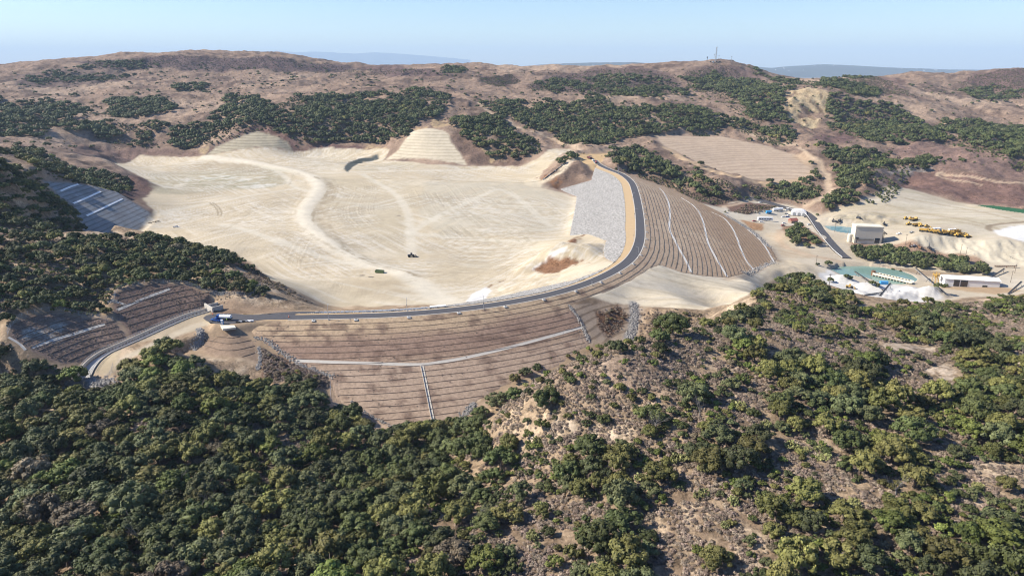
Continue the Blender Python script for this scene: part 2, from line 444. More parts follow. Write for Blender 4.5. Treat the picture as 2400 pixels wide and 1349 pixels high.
# piles and pits at the plant
for px_, py_, h_, rx_, ry_ in ((2050, 676, 3.4, 9, 6), (1985, 662, 3.6, 8, 6), (1965, 655, 2.6, 7, 5), (2160, 690, 4.2, 9, 6), (2110, 694, 3.2, 8, 6), (2130, 680, 3.0, 7, 5), (2190, 692, 3.4, 8, 6), (2000, 690, 2.8, 8, 6), (2025, 698, 3, 7, 5), (2075, 700, 3.4, 8, 5), (2015, 672, 2.2, 6, 4), (2180, 678, 2.4, 6, 4)):
    bump(px_, py_, h_, rx_, ry_, 440, 900, flat=1.1, rough=.35)
for px_, py_, h_, rx_, ry_ in ((1985, 512, 3.2, 26, 12), (2045, 523, 3.6, 20, 10), (1960, 519, 2.5, 16, 8), (2010, 517, 2.4, 18, 9)):
    bump(px_, py_, h_, rx_, ry_, 600, 1000, rough=.9)
bankpoly = world_poly([(2120, 566), (2150, 557), (2220, 553), (2340, 562), (2420, 576), (2420, 622), (2330, 612), (2210, 594), (2120, 580)], 500, 800)
w = grid_box(bankpoly, 6); GZ[w] = GZ[w] + sstep(4, -4, poly_sd(GX[w], GY[w], bankpoly)) * (1.6 * (1 - 2 * np.abs(fbm(GX[w], GY[w] * .35, 7, 3, 97))))
bump(1868, 555, 3.5, 20, 16, 560, 900)
bump(1760, 490, 3.0, 26, 14, 600, 1000)
bump(1330, 592, .0, 10, 10)
bank([(1230, 632), (1260, 618), (1300, 600), (1325, 585), (1345, 566)], 400, 700, 6, 2.6)
# a low step along the sand bench and the benches of the far hill road
bank([(2195, 412), (2240, 432), (2330, 443), (2420, 450)], 700, 1000, 8, -1.2)

# where the dam stands: the ground meets it along its outline and passes under it
w = grid_box(dam_poly, 40)
sd = poly_sd(GX[w], GY[w], dam_poly)
dz = dam_z(GX[w], GY[w])
k = np.exp(-np.clip(sd, 0, None) / 9.0)
g = GZ[w] * (1 - k) + dz * k
GZ[w] = np.where(sd > 0, np.maximum(g, np.where(sd < 14, dz - sd * .42, -1e9)) + .10 * sstep(0, 2.5, sd), np.minimum(dz - 2.2 * sstep(0, 5, -sd) - .05, 1e9))

# water levels
POND_Z, SMALL_POND_Z, GREEN_POND_Z = 53.6, 60.2, 73.0
pond_px = [(1936, 634), (1965, 624), (2020, 622), (2070, 626), (2110, 634), (2140, 645), (2153, 655), (2142, 664), (2118, 666), (2085, 666), (2056, 660), (2030, 650), (2005, 646), (1975, 648)]
pond = [at_z(x, y, POND_Z)[:2] for x, y in pond_px]
small_pond = [at_z(x, y, SMALL_POND_Z)[:2] for x, y in [(1930, 529), (1960, 529), (2008, 533), (2030, 545), (2000, 548), (1965, 543), (1945, 538)]]
green_pond = [at_z(x, y, GREEN_POND_Z)[:2] for x, y in [(2284, 480), (2330, 482), (2400, 490), (2470, 497), (2470, 512), (2400, 500), (2340, 491)]]
for poly, z in ((pond, POND_Z), (small_pond, SMALL_POND_Z), (green_pond, GREEN_POND_Z)):
    w = grid_box(poly, 14)
    sd = poly_sd(GX[w], GY[w], poly)
    t = sstep(-1.0, 1.0, sd)
    rim = z + .35 + .25 * np.clip(sd, 0, 8)
    f = sstep(10, 2, sd)
    GZ[w] = np.where(sd > 0, GZ[w] * (1 - f) + np.clip(GZ[w], z + .3, rim + 2) * f, z - 1.5 * sstep(0, 3, -sd) + .2)

# spillway channel bed and access road: smooth the ground to a plane along the chute
chute_px = [(489, 727, 98.7), (440, 742, 98.0), (390, 763, 97.2), (340, 786, 96.2), (295, 806, 95.2), (250, 826, 94.0), (221, 846, 93.0), (205, 866, 91.6), (196, 884, 90.0)]
chute = smooth_line([at_z(x, y, z) for x, y, z in chute_px], 1.5)
cs = np.r_[0, np.cumsum(np.linalg.norm(np.diff(chute[:, :2], axis=0), axis=1))]


def planar(poly, pts, feather):
    """grade the ground inside an outline to the plane that fits some survey points"""
    P = np.array(pts)
    c = np.linalg.lstsq(np.c_[P[:, :2], np.ones(len(P))], P[:, 2], rcond=None)[0]
    w = grid_box(poly, feather)
    sd = poly_sd(GX[w], GY[w], poly)
    k = sstep(feather, 0, sd)
    GZ[w] = GZ[w] * (1 - k) + (c[0] * GX[w] + c[1] * GY[w] + c[2]) * k


bluff = world_poly([(1845, 212), (1935, 210), (1935, 260), (1910, 300), (1870, 300), (1835, 270)], 1000, 1700)
w = grid_box(bluff, 10)
GZ[w] = GZ[w] + sstep(10, -10, poly_sd(GX[w], GY[w], bluff)) * 6 * fbm(GX[w], GY[w], 38, 4, 95)
planar(panel, [at_d(98, 409, 606), at_d(210, 440, 652), at_z(318, 541, 84.2), at_z(346, 513, 84.2), at_d(212, 537, 592)], 9)
pad_poly = [at_z(x, y, CREST_Z)[:2] for x, y in [(745, 747), (640, 750), (590, 754), (560, 759), (535, 762), (500, 761), (476, 754), (468, 745), (478, 736), (510, 732), (545, 732), (575, 735), (605, 735), (640, 731), (690, 728), (745, 727)]]
planar(pad_poly, [(x, y, CREST_Z - .06) for x, y in pad_poly], 5)
# the cuts rise evenly from the chute on its right; the access road lies flat on its left
def ruled(x, y, rise):
    d, s_, side = seg_dist(x, y, chute)
    return np.interp(s_, cs, chute[:, 2]) + .3 + rise * np.clip(d - 4.2, 0, None)


def on_cut(px, py, rise):
    a, f, dn = ray(px, py)
    Y = np.linspace(250, 450, 500); X = Y * a / f
    k = int(np.argmax(ruled(X, Y, rise) > CAMZ - Y * dn / f))
    return (float(X[k]), float(Y[k]))


RISE_R, RISE_L = .43, .46
cut_r[:] = [on_cut(x, y, RISE_R) for x, y in [(266, 715), (272, 685), (310, 671), (365, 664), (430, 668), (494, 688), (486, 716), (440, 738), (385, 760), (330, 786), (306, 788), (290, 762), (270, 745)]]
cut_l[:] = [on_cut(x, y, RISE_L) for x, y in [(18, 790), (25, 765), (60, 742), (130, 731), (200, 744), (272, 753), (300, 786), (296, 806), (250, 825), (215, 846), (190, 850), (140, 852), (70, 822)]]
for poly, rise in ((cut_r, RISE_R), (cut_l, RISE_L)):
    w = grid_box(poly, 14)
    k = sstep(11, 0, poly_sd(GX[w], GY[w], poly))
    GZ[w] = GZ[w] * (1 - k) + ruled(GX[w], GY[w], rise) * k
apron_px = [(500, 712), (486, 768), (445, 786), (400, 798), (360, 813), (320, 831), (285, 852), (262, 876), (238, 896), (196, 888), (205, 866), (250, 826), (340, 786), (440, 742)]
apron = [at_z(x, y, float(np.interp(x, [q[0] for q in chute_px[::-1]], [q[2] for q in chute_px[::-1]])))[:2] for x, y in apron_px]
w = grid_box(chute, 40)
d, s_, side = seg_dist(GX[w], GY[w], chute)
cz = np.interp(s_, cs, chute[:, 2])
flat = np.maximum(sstep(4.0, 0, poly_sd(GX[w], GY[w], apron)), sstep(6.0, 3.6, d))
GZ[w] = GZ[w] * (1 - flat) + (cz + .25 - 1.9 * sstep(3.1, 2.5, d)) * flat

# ------------------------------------------------------------------ ground colours (albedo), painted on the surface
ALB = np.empty(GZ.shape + (3,))
ROUGH = nat.copy()                 # how brushy the surface is
n1 = fbm(GX, GY, 60, 4, 101); n2 = fbm(GX, GY, 14, 4, 120); n3 = fbm(GX, GY, 3.2, 3, 140); n0 = fbm(GX, GY, 260, 3, 160)
grass, straw, purple, nearg = A(168, 142, 121), A(194, 167, 142), A(116, 96, 85), A(182, 157, 128)
far_w = sstep(480, 720, GY)[..., None]
base = grass * (1 - far_w) * .0 + grass
base = base + (straw - base) * sstep(.05, .6, n0 + .5 * n1)[..., None]
base = base + (purple - base) * (sstep(.0, .55, -n1 - .5 * n2) * .75)[..., None]
near = nearg + (A(212, 188, 158) - nearg) * sstep(.1, .6, n2 + .4 * n3)[..., None] + (A(134, 112, 92) - nearg) * (sstep(.05, .6, -n1 - .6 * n3) * .6)[..., None]
ALB[:] = near * (1 - far_w) + base * far_w
SAND, SAND_L, SAND_D = A(226, 208, 176), A(241, 227, 200), A(203, 184, 150)


def paint(poly, col, rag=0.0, soft=1.5, strength=1.0, rough=None, mix=None, fine=None):
    """colour the ground inside a world polygon"""
    w = grid_box(poly, soft * 2 + rag * 2)
    X, Y = GX[w], GY[w]
    if rag:
        X2 = X + rag * fbm(X, Y, rag * 3, 3, 201); Y2 = Y + rag * fbm(X, Y, rag * 3, 3, 202)
    else:
        X2, Y2 = X, Y
    m = sstep(soft, -soft, poly_sd(X2, Y2, poly)) * strength
    if mix is not None:
        m = m * mix(X, Y)
    c = np.array(col)
    ALB[w] = ALB[w] * (1 - m[..., None]) + c * m[..., None]
    if rough is not None:
        ROUGH[w] = ROUGH[w] * (1 - m) + rough * m


def stroke(pts, col, width, y0, y1, strength=1.0, rag=0.0, rough=None, world=False, soft=.6, mix=None):
    """colour the ground along a line `width` metres wide"""
    line = smooth_line(pts if world else [hit(x, y, y0, y1) for x, y in pts], 3)
    w = grid_box(line, width + 4)
    X, Y = GX[w], GY[w]
    d, s, _ = seg_dist(X, Y, line)
    if rag:
        d = d + rag * fbm(X, Y, 6, 3, 210)
    m = sstep(width * .5 * (1 + soft), width * .5 * (1 - soft), d) * strength
    if mix is not None:
        m = m * mix(X, Y)
    ALB[w] = ALB[w] * (1 - m[..., None]) + np.array(col) * m[..., None]
    if rough is not None:
        ROUGH[w] = ROUGH[w] * (1 - m) + rough * m
    return line


def streaks(ang, length, width, seed):
    c, s = math.cos(ang), math.sin(ang)
    return lambda X, Y: np.clip(.5 + 1.1 * fbm((X * c + Y * s) / length, (Y * c - X * s) / width, 1.0, 3, seed), 0, 1)


TRKD, TRKM = np.zeros(GZ.shape), np.zeros(GZ.shape)     # wheel tracks: distance across them, and how marked they are


def tracks(poly, pts, y0, y1, strength, blend=30):
    w = grid_box(poly, blend)
    line = smooth_line([hit(x, y, y0, y1) for x, y in pts], 6)
    d, _, side = seg_dist(GX[w], GY[w], line)
    m = sstep(0, -blend, poly_sd(GX[w], GY[w], poly)) * strength
    on = m > TRKM[w]
    TRKD[w] = np.where(on, d * side, TRKD[w]); TRKM[w] = np.where(on, m, TRKM[w])


# far slopes: purple scrub, pale grass, bare ground
for pts, col, rg, st in (
    ([(200, 142), (350, 134), (480, 131), (620, 136), (760, 146), (830, 157), (800, 168), (640, 166), (430, 162), (300, 164), (230, 162)], (108, 88, 88), 40, .9),
    ([(830, 154), (950, 154), (1030, 166), (1060, 180), (960, 180), (880, 170)], (118, 95, 92), 30, .8),
    ([(10, 195), (60, 172), (140, 162), (300, 172), (310, 190), (180, 200), (60, 205)], (120, 100, 94), 30, .7),
    ([(1125, 180), (1200, 172), (1220, 190), (1190, 202), (1140, 196)], (116, 94, 90), 20, .9),
    ([(1230, 200), (1300, 178), (1400, 158), (1500, 156), (1580, 175), (1600, 205), (1560, 225), (1380, 222), (1260, 212)], (126, 104, 98), 30, .85),
    ([(1600, 165), (1680, 152), (1760, 160), (1790, 190), (1840, 210), (1830, 250), (1740, 235), (1640, 200)], (122, 100, 94), 30, .8),
    ([(2240, 190), (2330, 165), (2420, 165), (2420, 230), (2330, 215)], (128, 100, 96), 30, .85),
    ([(1960, 190), (2060, 178), (2120, 190), (2150, 230), (2050, 225), (1970, 210)], (130, 104, 96), 30, .7),
    ([(1925, 310), (1960, 302), (2010, 312), (2010, 340), (1940, 338), (1910, 330)], (122, 96, 90), 15, .9),
    ([(1940, 225), (2070, 240), (2160, 290), (2230, 330), (2120, 335), (1980, 310)], (130, 106, 98), 30, .8),
    ([(2050, 432), (2120, 400), (2200, 398), (2420, 440), (2420, 490), (2250, 466), (2130, 438)], (140, 110, 98), 12, .95),
    ([(2090, 345), (2200, 330), (2400, 390), (2400, 430), (2200, 395), (2100, 370)], (148, 120, 108), 20, .8),
    ([(1820, 290), (1980, 300), (1960, 320), (1880, 312)], (160, 132, 112), 12, .8),
    ([(1620, 430), (1700, 442), (1760, 468), (1660, 480), (1610, 455)], (132, 108, 95), 10, .9),
    ([(310, 408), (375, 438), (352, 455), (330, 470), (300, 462), (270, 440)], (118, 92, 84), 6, .95),
    ([(500, 580), (560, 600), (612, 638), (640, 657), (702, 686), (748, 726), (690, 728), (620, 712), (560, 700), (610, 660), (540, 620)], (128, 98, 80), 5, .95),
    ([(170, 330), (330, 345), (460, 352), (470, 365), (330, 362), (165, 357)], (142, 116, 104), 10, .9),
    ([(685, 345), (760, 338), (830, 338), (880, 347), (830, 354), (690, 358)], (124, 96, 90), 8, .95),
    ([(1055, 320), (1080, 290), (1140, 340), (1220, 350), (1260, 352), (1215, 388), (1150, 388), (1100, 386)], (134, 110, 96), 10, .9),
    ([(640, 300), (600, 298), (545, 318), (490, 350), (480, 366), (520, 335), (604, 306), (660, 330), (690, 355), (700, 340)], (138, 108, 98), 6, .95),
):
    paint(world_poly(pts, 400, 3200), A(*col), rag=rg, soft=rg * .5 + 3, strength=st, rough=1.0)
# pale rock on the far bluff and along the shore
for pts, y0 in (([(1858, 212), (1900, 208), (1932, 215), (1928, 255), (1905, 262), (1880, 250), (1850, 235), (1840, 240)], 1000), ([(1880, 276), (1905, 272), (1905, 300), (1880, 298), (1872, 288)], 1000), ([(1842, 250), (1868, 245), (1860, 285), (1842, 285)], 1000)):
    paint(world_poly(pts, y0, 1700), A(226, 202, 158), rag=22, soft=3, strength=.95, rough=.7, mix=lambda X, Y: sstep(-.25, .1, fbm(X, Y, 26, 4, 333) + .22))
bluff_face = world_poly([(1842, 216), (1900, 206), (1938, 212), (1936, 252), (1916, 296), (1882, 300), (1852, 284), (1838, 250)], 1000, 1700)
paint(bluff_face, A(216, 190, 150), rag=16, soft=5, strength=.95, rough=1.0, mix=lambda X, Y: sstep(-.22, .12, fbm(X, Y, 24, 4, 339) + .10))
paint(bluff_face, A(128, 104, 84), rag=10, soft=5, strength=.8, rough=1.0, mix=lambda X, Y: sstep(.10, .34, fbm(X * 1.6, Y * .6, 16, 4, 341)))  # crevice shade of the rock, drawn as dark patches in the colour
for pts in ([(1010, 278), (1050, 280), (1060, 290), (1030, 300), (1010, 295)], [(1148, 352), (1190, 345), (1215, 360), (1160, 385), (1150, 380)], [(1130, 350), (1145, 345), (1140, 365)], [(858, 335), (900, 345), (910, 360), (880, 362), (850, 348)], [(462, 350), (480, 338), (492, 345), (480, 366), (465, 362)], [(955, 300), (1000, 292), (1010, 305), (965, 310)]):
    paint(world_poly(pts, 700, 1300), A(206, 178, 138), rag=6, soft=2, strength=.9, rough=.6, mix=lambda X, Y: sstep(-.3, .15, fbm(X, Y, 8, 3, 335)))
paint(world_poly([(2045, 395), (2120, 392), (2180, 380), (2215, 372), (2190, 395), (2120, 420), (2070, 440), (2062, 428)], 700, 1100), A(128, 116, 112), rag=6, soft=3, mix=lambda X, Y: sstep(-.3, .1, fbm(X, Y, 12, 3, 337)))
for yy in (382, 397, 404):
    stroke([(2090, yy), (2130, yy - 2), (2180, yy - 6)], A(176, 166, 156), 5, 700, 1100, .75, rag=3)

# reservoir floor
paint(basin, SAND, rag=4, soft=2.0, rough=0.0)
sA, sB, sC = streaks(.15, 60, 5, 401), streaks(1.2, 70, 4, 402), streaks(-.5, 50, 4, 403)
paint(basin, SAND_D, soft=2, strength=.35, mix=lambda X, Y: sstep(-.1, .7, fbm(X, Y, 90, 4, 410)))
paint(basin, SAND_L, soft=2, strength=.55, mix=lambda X, Y: sstep(0, .6, fbm(X, Y, 60, 4, 411)))
for pts, col, mx, st in (
    ([(350, 405), (470, 395), (600, 385), (660, 398), (680, 425), (640, 440), (520, 445), (420, 455), (360, 452)], (184, 174, 148), sA, .9),
    ([(470, 375), (600, 385), (660, 392), (640, 410), (480, 410), (390, 410)], (190, 176, 150), sA, .8),
    ([(750, 415), (850, 420), (930, 470), (960, 530), (950, 590), (850, 560), (770, 515), (745, 470)], (206, 192, 164), sC, .85),
    ([(1000, 425), (1200, 425), (1300, 460), (1320, 540), (1200, 545), (1040, 560), (980, 500)], (214, 203, 178), sB, .8),
    ([(860, 420), (990, 425), (980, 500), (930, 470)], (210, 196, 166), sB, .55),
    ([(980, 570), (1150, 565), (1250, 575), (1180, 640), (1050, 640), (960, 610)], (212, 196, 166), sB, .7),
    ([(640, 560), (800, 600), (900, 650), (820, 680), (700, 640)], (216, 196, 164), sA, .5),
    ([(830, 655), (950, 660), (1010, 690), (900, 700), (820, 690)], (210, 192, 160), sA, .6),
    ([(380, 460), (520, 450), (700, 430), (700, 480), (560, 560), (420, 545)], (222, 206, 178), sA, .5),
    ([(1185, 668), (1240, 650), (1290, 665), (1250, 690), (1200, 690)], (186, 172, 148), sB, .9),
    ([(1310, 585), (1390, 578), (1415, 600), (1380, 612), (1320, 610)], (196, 182, 150), sB, .8),
    ([(390, 395), (520, 392), (660, 398), (650, 404), (500, 400), (400, 405)], (184, 172, 142), sA, .5),
    ([(690, 362), (800, 362), (860, 375), (800, 395), (700, 390)], (212, 200, 172), sA, .6),
    ([(910, 380), (1000, 390), (900, 398), (830, 402), (840, 388)], (196, 186, 158), sA, .7),
):
    paint(world_poly(pts, 395, 1200), A(*col), rag=5, soft=5, strength=st, mix=mx, rough=0)
for pts, col, st in (([(352, 408), (470, 398), (600, 388), (655, 400), (675, 425), (640, 440), (520, 447), (420, 456), (362, 454)], (196, 185, 156), .8), ([(430, 378), (590, 384), (650, 394), (600, 402), (470, 400), (380, 404)], (190, 174, 146), .7), ([(215, 364), (480, 370), (440, 380), (300, 392), (250, 380)], (206, 194, 168), .6), ([(757, 412), (850, 420), (935, 475), (955, 535), (945, 590), (850, 565), (765, 515), (750, 470)], (210, 194, 164), .65), ([(1000, 425), (1260, 424), (1340, 460), (1330, 540), (1200, 550), (1040, 560), (985, 500)], (218, 206, 182), .6), ([(380, 540), (520, 500), (640, 540), (560, 590), (450, 575)], (216, 200, 172), .6), ([(980, 575), (1150, 568), (1230, 590), (1160, 640), (1050, 640)], (208, 192, 164), .6), ([(835, 655), (950, 658), (1005, 690), (900, 700), (820, 690)], (206, 188, 158), .6)):
    paint(world_poly(pts, 395, 1200), A(*col), rag=7, soft=7, strength=st, mix=lambda X, Y: .75 + .5 * fbm(X, Y, 22, 3, 497))
for pts in ([(430, 415), (560, 402), (640, 412), (560, 425), (450, 428)], [(560, 425), (650, 430), (600, 440), (500, 440)]):
    paint(world_poly(pts, 395, 1200), A(236, 230, 214), rag=9, soft=4, strength=.85, mix=lambda X, Y: sstep(-.2, .2, fbm(X, Y, 14, 3, 498)))
paint(world_poly([(385, 415), (470, 410), (640, 415), (650, 440), (480, 440), (390, 430)], 395, 1200), A(150, 150, 112), rag=6, soft=4, strength=.5, mix=lambda X, Y: sstep(.15, .45, fbm(X, Y, 9, 3, 499)))
# streaky tyre marks over the whole floor
for sk, col in ((sA, (196, 178, 148)), (sB, (206, 190, 160)), (sC, (244, 236, 218))):
    paint(basin, A(*col), soft=1, strength=.32, mix=lambda X, Y, sk=sk: sstep(.55, .95, sk(X, Y)) * sstep(0, .5, fbm(X, Y, 90, 2, 420)))
for _s, _a in ((451, .4), (452, 1.0), (453, -.9), (454, -.2)):
    fine = streaks(_a, 45, 1.5, _s)
    paint(basin, A(186, 168, 138), soft=1, strength=.34, mix=lambda X, Y, f=fine, q=_s: sstep(.62, .9, f(X, Y)) * sstep(0, .35, fbm(X, Y, 80, 2, q + 30)))
    paint(basin, A(246, 238, 222), soft=1, strength=.4, mix=lambda X, Y, f=fine, q=_s: sstep(.38, .1, f(X, Y)) * sstep(0, .35, fbm(X, Y, 80, 2, q + 30)))
haul = [((480, 368), (580, 378), (650, 392), (715, 408), (745, 428), (742, 452), (716, 488), (716, 518), (760, 560), (850, 610), (950, 640), (1020, 690), (1060, 716)),
        ((850, 408), (920, 450), (952, 490), (962, 540), (965, 600)), ((962, 545), (1040, 500), (1160, 445)), ((745, 405), (830, 403), (1000, 400), (1150, 392)), ((962, 545), (1100, 560), (1300, 560)),
        ((640, 392), (668, 415), (690, 438), (735, 450)), ((430, 430), (400, 440), (350, 425)), ((1150, 440), (1200, 455), (1290, 530)), ((380, 500), (520, 470), (700, 440)), ((520, 525), (640, 560), (720, 590), (860, 625))]
for i, pts in enumerate(haul):
    if i == 0:
        stroke([(x + 26, y + 8) for x, y in pts[3:9]], A(186, 168, 138), 16, 395, 1200, .8, rag=5, mix=streaks(1.2, 60, 2, 430))  # shaded side of the road bank, darkened in the ground colour
    stroke(pts, A(242, 230, 206) if i == 0 else A(238, 227, 204), 17 if i == 0 else 8, 395, 1200, .95 if i == 0 else .65, rag=2.5)
for off_, st_ in ((22, .75), (30, .4), (38, .6), (47, .35), (58, .45), (-20, .4), (-30, .3)):
    stroke([(x + off_, y + off_ * .25) for x, y in haul[0][3:11]], A(182, 164, 134), 2.2, 395, 1200, st_, rag=2.5, mix=lambda X, Y, q=off_: sstep(-.3, .2, fbm(X, Y, 40, 2, 432 + q)))
for k_ in range(9):
    stroke([(430 + 20 * k_, 585 - 14 * k_ ** .9), (560 + 14 * k_, 520 - 10 * k_), (720 - 4 * k_, 470 - 8 * k_)], A(192, 176, 148), 1.8, 395, 1200, .4, rag=3, mix=lambda X, Y, q=k_: sstep(-.2, .3, fbm(X, Y, 35, 2, 445 + q)))
for k_ in range(8):
    stroke([(990 + 12 * k_, 440 + 6 * k_), (1010 + 30 * k_, 500 + 4 * k_), (1090 + 28 * k_, 560 + 3 * k_)], A(196, 182, 152), 1.8, 395, 1200, .4, rag=3, mix=lambda X, Y, q=k_: sstep(-.2, .3, fbm(X, Y, 35, 2, 465 + q)))
for k_ in range(7):
    stroke([(760 + 25 * k_, 655 - 6 * k_), (900 + 20 * k_, 668 - 8 * k_), (1050 + 10 * k_, 640 - 9 * k_)], A(190, 172, 142), 2.0, 395, 900, .4, rag=3, mix=lambda X, Y, q=k_: sstep(-.2, .3, fbm(X, Y, 35, 2, 475 + q)))
for dx_ in (-4, 4):
    stroke([(495 + dx_, 475), (508 + dx_, 485), (515 + dx_, 497), (514 + dx_, 505)], A(176, 160, 132), 1.6, 395, 1200, .9)
tracks(world_poly([(340, 545), (350, 460), (400, 440), (650, 440), (715, 440), (712, 520), (850, 610), (1050, 712), (748, 724), (600, 620)], 395, 1200), [(320, 600), (520, 540), (700, 470), (900, 440)], 395, 1200, .8)
tracks(world_poly([(240, 365), (480, 370), (700, 400), (700, 435), (380, 445)], 395, 1200), [(200, 380), (480, 395), (750, 395)], 395, 1200, .6)
tracks(world_poly([(740, 410), (900, 420), (960, 540), (980, 640), (1040, 700), (850, 600), (725, 510)], 395, 1200), haul[0][3:11], 395, 1200, 1.0)
tracks(world_poly([(910, 422), (1270, 422), (1345, 470), (1335, 550), (1180, 660), (1050, 690), (975, 560)], 395, 1200), [(965, 440), (1010, 520), (1100, 590), (1230, 600), (1330, 560)], 395, 1200, .9)
tracks(platform, [(1340, 715), (1500, 680), (1650, 690), (1800, 640)], 370, 640, .7, 8)
tracks(valley, [(1940, 505), (2100, 500), (2300, 520), (2420, 525)], 440, 1000, .7, 10)
stroke([(850, 419), (1000, 420), (1275, 421)], A(176, 164, 136), 3.0, 395, 1200, .8)
for a_, b_ in (((560, 480), (700, 455)), ((430, 455), (620, 440)), ((960, 633), (1120, 640)), ((1045, 560), (1180, 555))):
    stroke([a_, b_], A(190, 174, 146), 2.2, 395, 1200, .6, rag=1)
paint(world_poly([(1092, 706), (1105, 688), (1140, 672), (1152, 680), (1130, 705), (1100, 714)], 395, 500), A(250, 246, 238), rag=1, soft=1)
paint(world_poly([(1245, 628), (1330, 575), (1322, 590), (1290, 608), (1250, 636)], 395, 700), A(248, 240, 226), rag=1.5, soft=1)
for pts in ([(1245, 632), (1280, 606), (1300, 606), (1330, 600), (1370, 606), (1385, 615), (1340, 625), (1310, 638), (1280, 640)], [(1330, 565), (1375, 546), (1360, 560), (1335, 572)], [(1175, 660), (1140, 676), (1150, 668), (1180, 655)], [(1240, 418), (1300, 400), (1320, 420), (1300, 441), (1312, 446)], ):
    paint(world_poly(pts, 395, 900), A(150, 112, 84), rag=3, soft=1.5, mix=lambda X, Y: sstep(-.35, .1, fbm(X, Y, 6, 3, 440)), rough=.8)
paint(world_poly([(806, 398), (815, 382), (840, 372), (885, 363), (892, 370), (850, 380), (822, 395), (815, 404)], 700, 1200), A(92, 96, 92), rag=2, soft=1.2, rough=.3)
paint(world_poly([(600, 385), (680, 400), (690, 405), (620, 395)], 395, 1200), A(226, 216, 190), soft=4)

# benched cuts: horizontal rows of straw rolls show as bands at constant height
ROWM, ROWP = np.zeros(GZ.shape), np.full(GZ.shape, 2.0)   # strength and spacing of the rows, drawn by the ground material


def rows_at(poly, dz, width, col, strength, off=0.0, wob=.35):
    w = grid_box(poly, 2)
    X, Y = GX[w], GY[w]
    inside = poly_sd(X, Y, poly) < 0
    zz = GZ[w] + wob * fbm(X, Y, 25, 2, 450) + off
    ROWM[w] = np.where(inside, strength, ROWM[w]); ROWP[w] = np.where(inside, dz, ROWP[w])


paint(terr_a, A(196, 184, 158), rag=2, soft=2, rough=.25); rows_at(terr_a, 3.3, .22, A(126, 116, 98), .55)
paint(terr_b, A(236, 220, 190), rag=2, soft=2, rough=.15); rows_at(terr_b, 3.6, .2, A(170, 152, 126), .38)
paint(terr_c, A(208, 184, 158), rag=3, soft=3, rough=.2); rows_at(terr_c, 1.5, .26, A(140, 120, 104), .32)
stroke([(1560, 346), (1630, 382), (1700, 407), (1760, 422), (1840, 429), (1906, 412)], A(216, 186, 150), 14, 800, 1250, .9, rag=3, rough=.1)
stroke([(1905, 410), (1912, 398), (1870, 366)], A(206, 178, 146), 16, 800, 1250, .8, rag=3, rough=.1)
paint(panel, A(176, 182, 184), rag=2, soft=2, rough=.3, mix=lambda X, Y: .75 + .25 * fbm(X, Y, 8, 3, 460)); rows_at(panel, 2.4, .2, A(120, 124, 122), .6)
paint(cut_r, A(150, 126, 112), rag=1, soft=1, rough=.5)
paint(cut_l, A(162, 138, 122), rag=1, soft=1, rough=.5)
paint(world_poly([(60, 770), (120, 750), (170, 765), (140, 800), (80, 815), (40, 795)], 280, 400), A(206, 198, 184), rag=3, soft=2, mix=lambda X, Y: sstep(-.3, .3, fbm(X, Y, 6, 3, 470)))
paint(spillzone, A(196, 178, 150), rag=1, soft=1, rough=.15)
paint(roadfill, A(190, 164, 134), rag=1, soft=2, rough=.3, mix=lambda X, Y: .85 + .15 * fbm(X, Y, 5, 3, 471))
paint(world_poly([(540, 775), (600, 800), (615, 895), (575, 890), (480, 830), (470, 790)], 295, 350), A(168, 144, 122), rag=2, soft=2, rough=.4)
paint(world_poly([(500, 712), (560, 700), (680, 725), (690, 730), (520, 738)], 330, 420), A(166, 142, 118), rag=2, soft=2, rough=.4)
paint(world_poly([(490, 722), (560, 725), (600, 733), (530, 737), (494, 740)], 330, 420), A(150, 126, 104), rag=1.5, soft=1)
acc = [(x + 22 + max(0, (330 - x)) * .12, y + 20) for x, y, z in chute_px[:7]]
stroke(acc, A(212, 196, 170), 6.0, 280, 420, .95, rag=.5, rough=.05)
paint(world_poly([(225, 870), (262, 825), (275, 835), (272, 868), (240, 885)], 280, 360), A(214, 194, 160), rag=1, soft=1)
# downstream of the fill: bare brown gully and rock
paint(world_poly([(614, 815), (680, 850), (760, 880), (780, 900), (700, 900), (620, 895)], 275, 330), A(140, 110, 92), rag=2, soft=2)
paint(world_poly([(760, 880), (790, 935), (860, 985), (945, 1010), (1020, 1006), (1060, 1002), (1110, 950), (1150, 935), (1100, 1000), (950, 1030), (850, 1005), (770, 950)], 240, 310), A(206, 178, 150), rag=2, soft=1.5, rough=.2)
# platform and its toe
paint(platform, A(252, 234, 200), rag=1.5, soft=1, rough=.05)  # sand whitened in colour to make up for its tilt from the sun
paint(platform, A(247, 234, 210), soft=2, strength=.7, mix=streaks(.3, 50, 4, 480)); paint(platform, A(218, 200, 170), soft=2, strength=.6, mix=lambda X, Y: sstep(.6, .9, streaks(.1, 40, 2, 481)(X, Y)))
paint(toe, A(206, 182, 154), rag=1.5, soft=1, rough=.25); rows_at(toe, 2.2, .12, A(120, 100, 84), .7)
paint(world_poly([(1400, 728), (1450, 716), (1475, 740), (1455, 770), (1420, 790), (1400, 760)], 310, 420), A(146, 112, 86), rag=3, soft=1.5, rough=.9)
stroke([(1484, 710), (1486, 730), (1484, 760), (1474, 795)], A(172, 170, 166), 5.2, 310, 420, 1.0, rag=.8)
stroke([(1820, 612), (1790, 628), (1740, 645), (1700, 655)], A(226, 200, 168), 5, 400, 640, .8, rag=1.5)
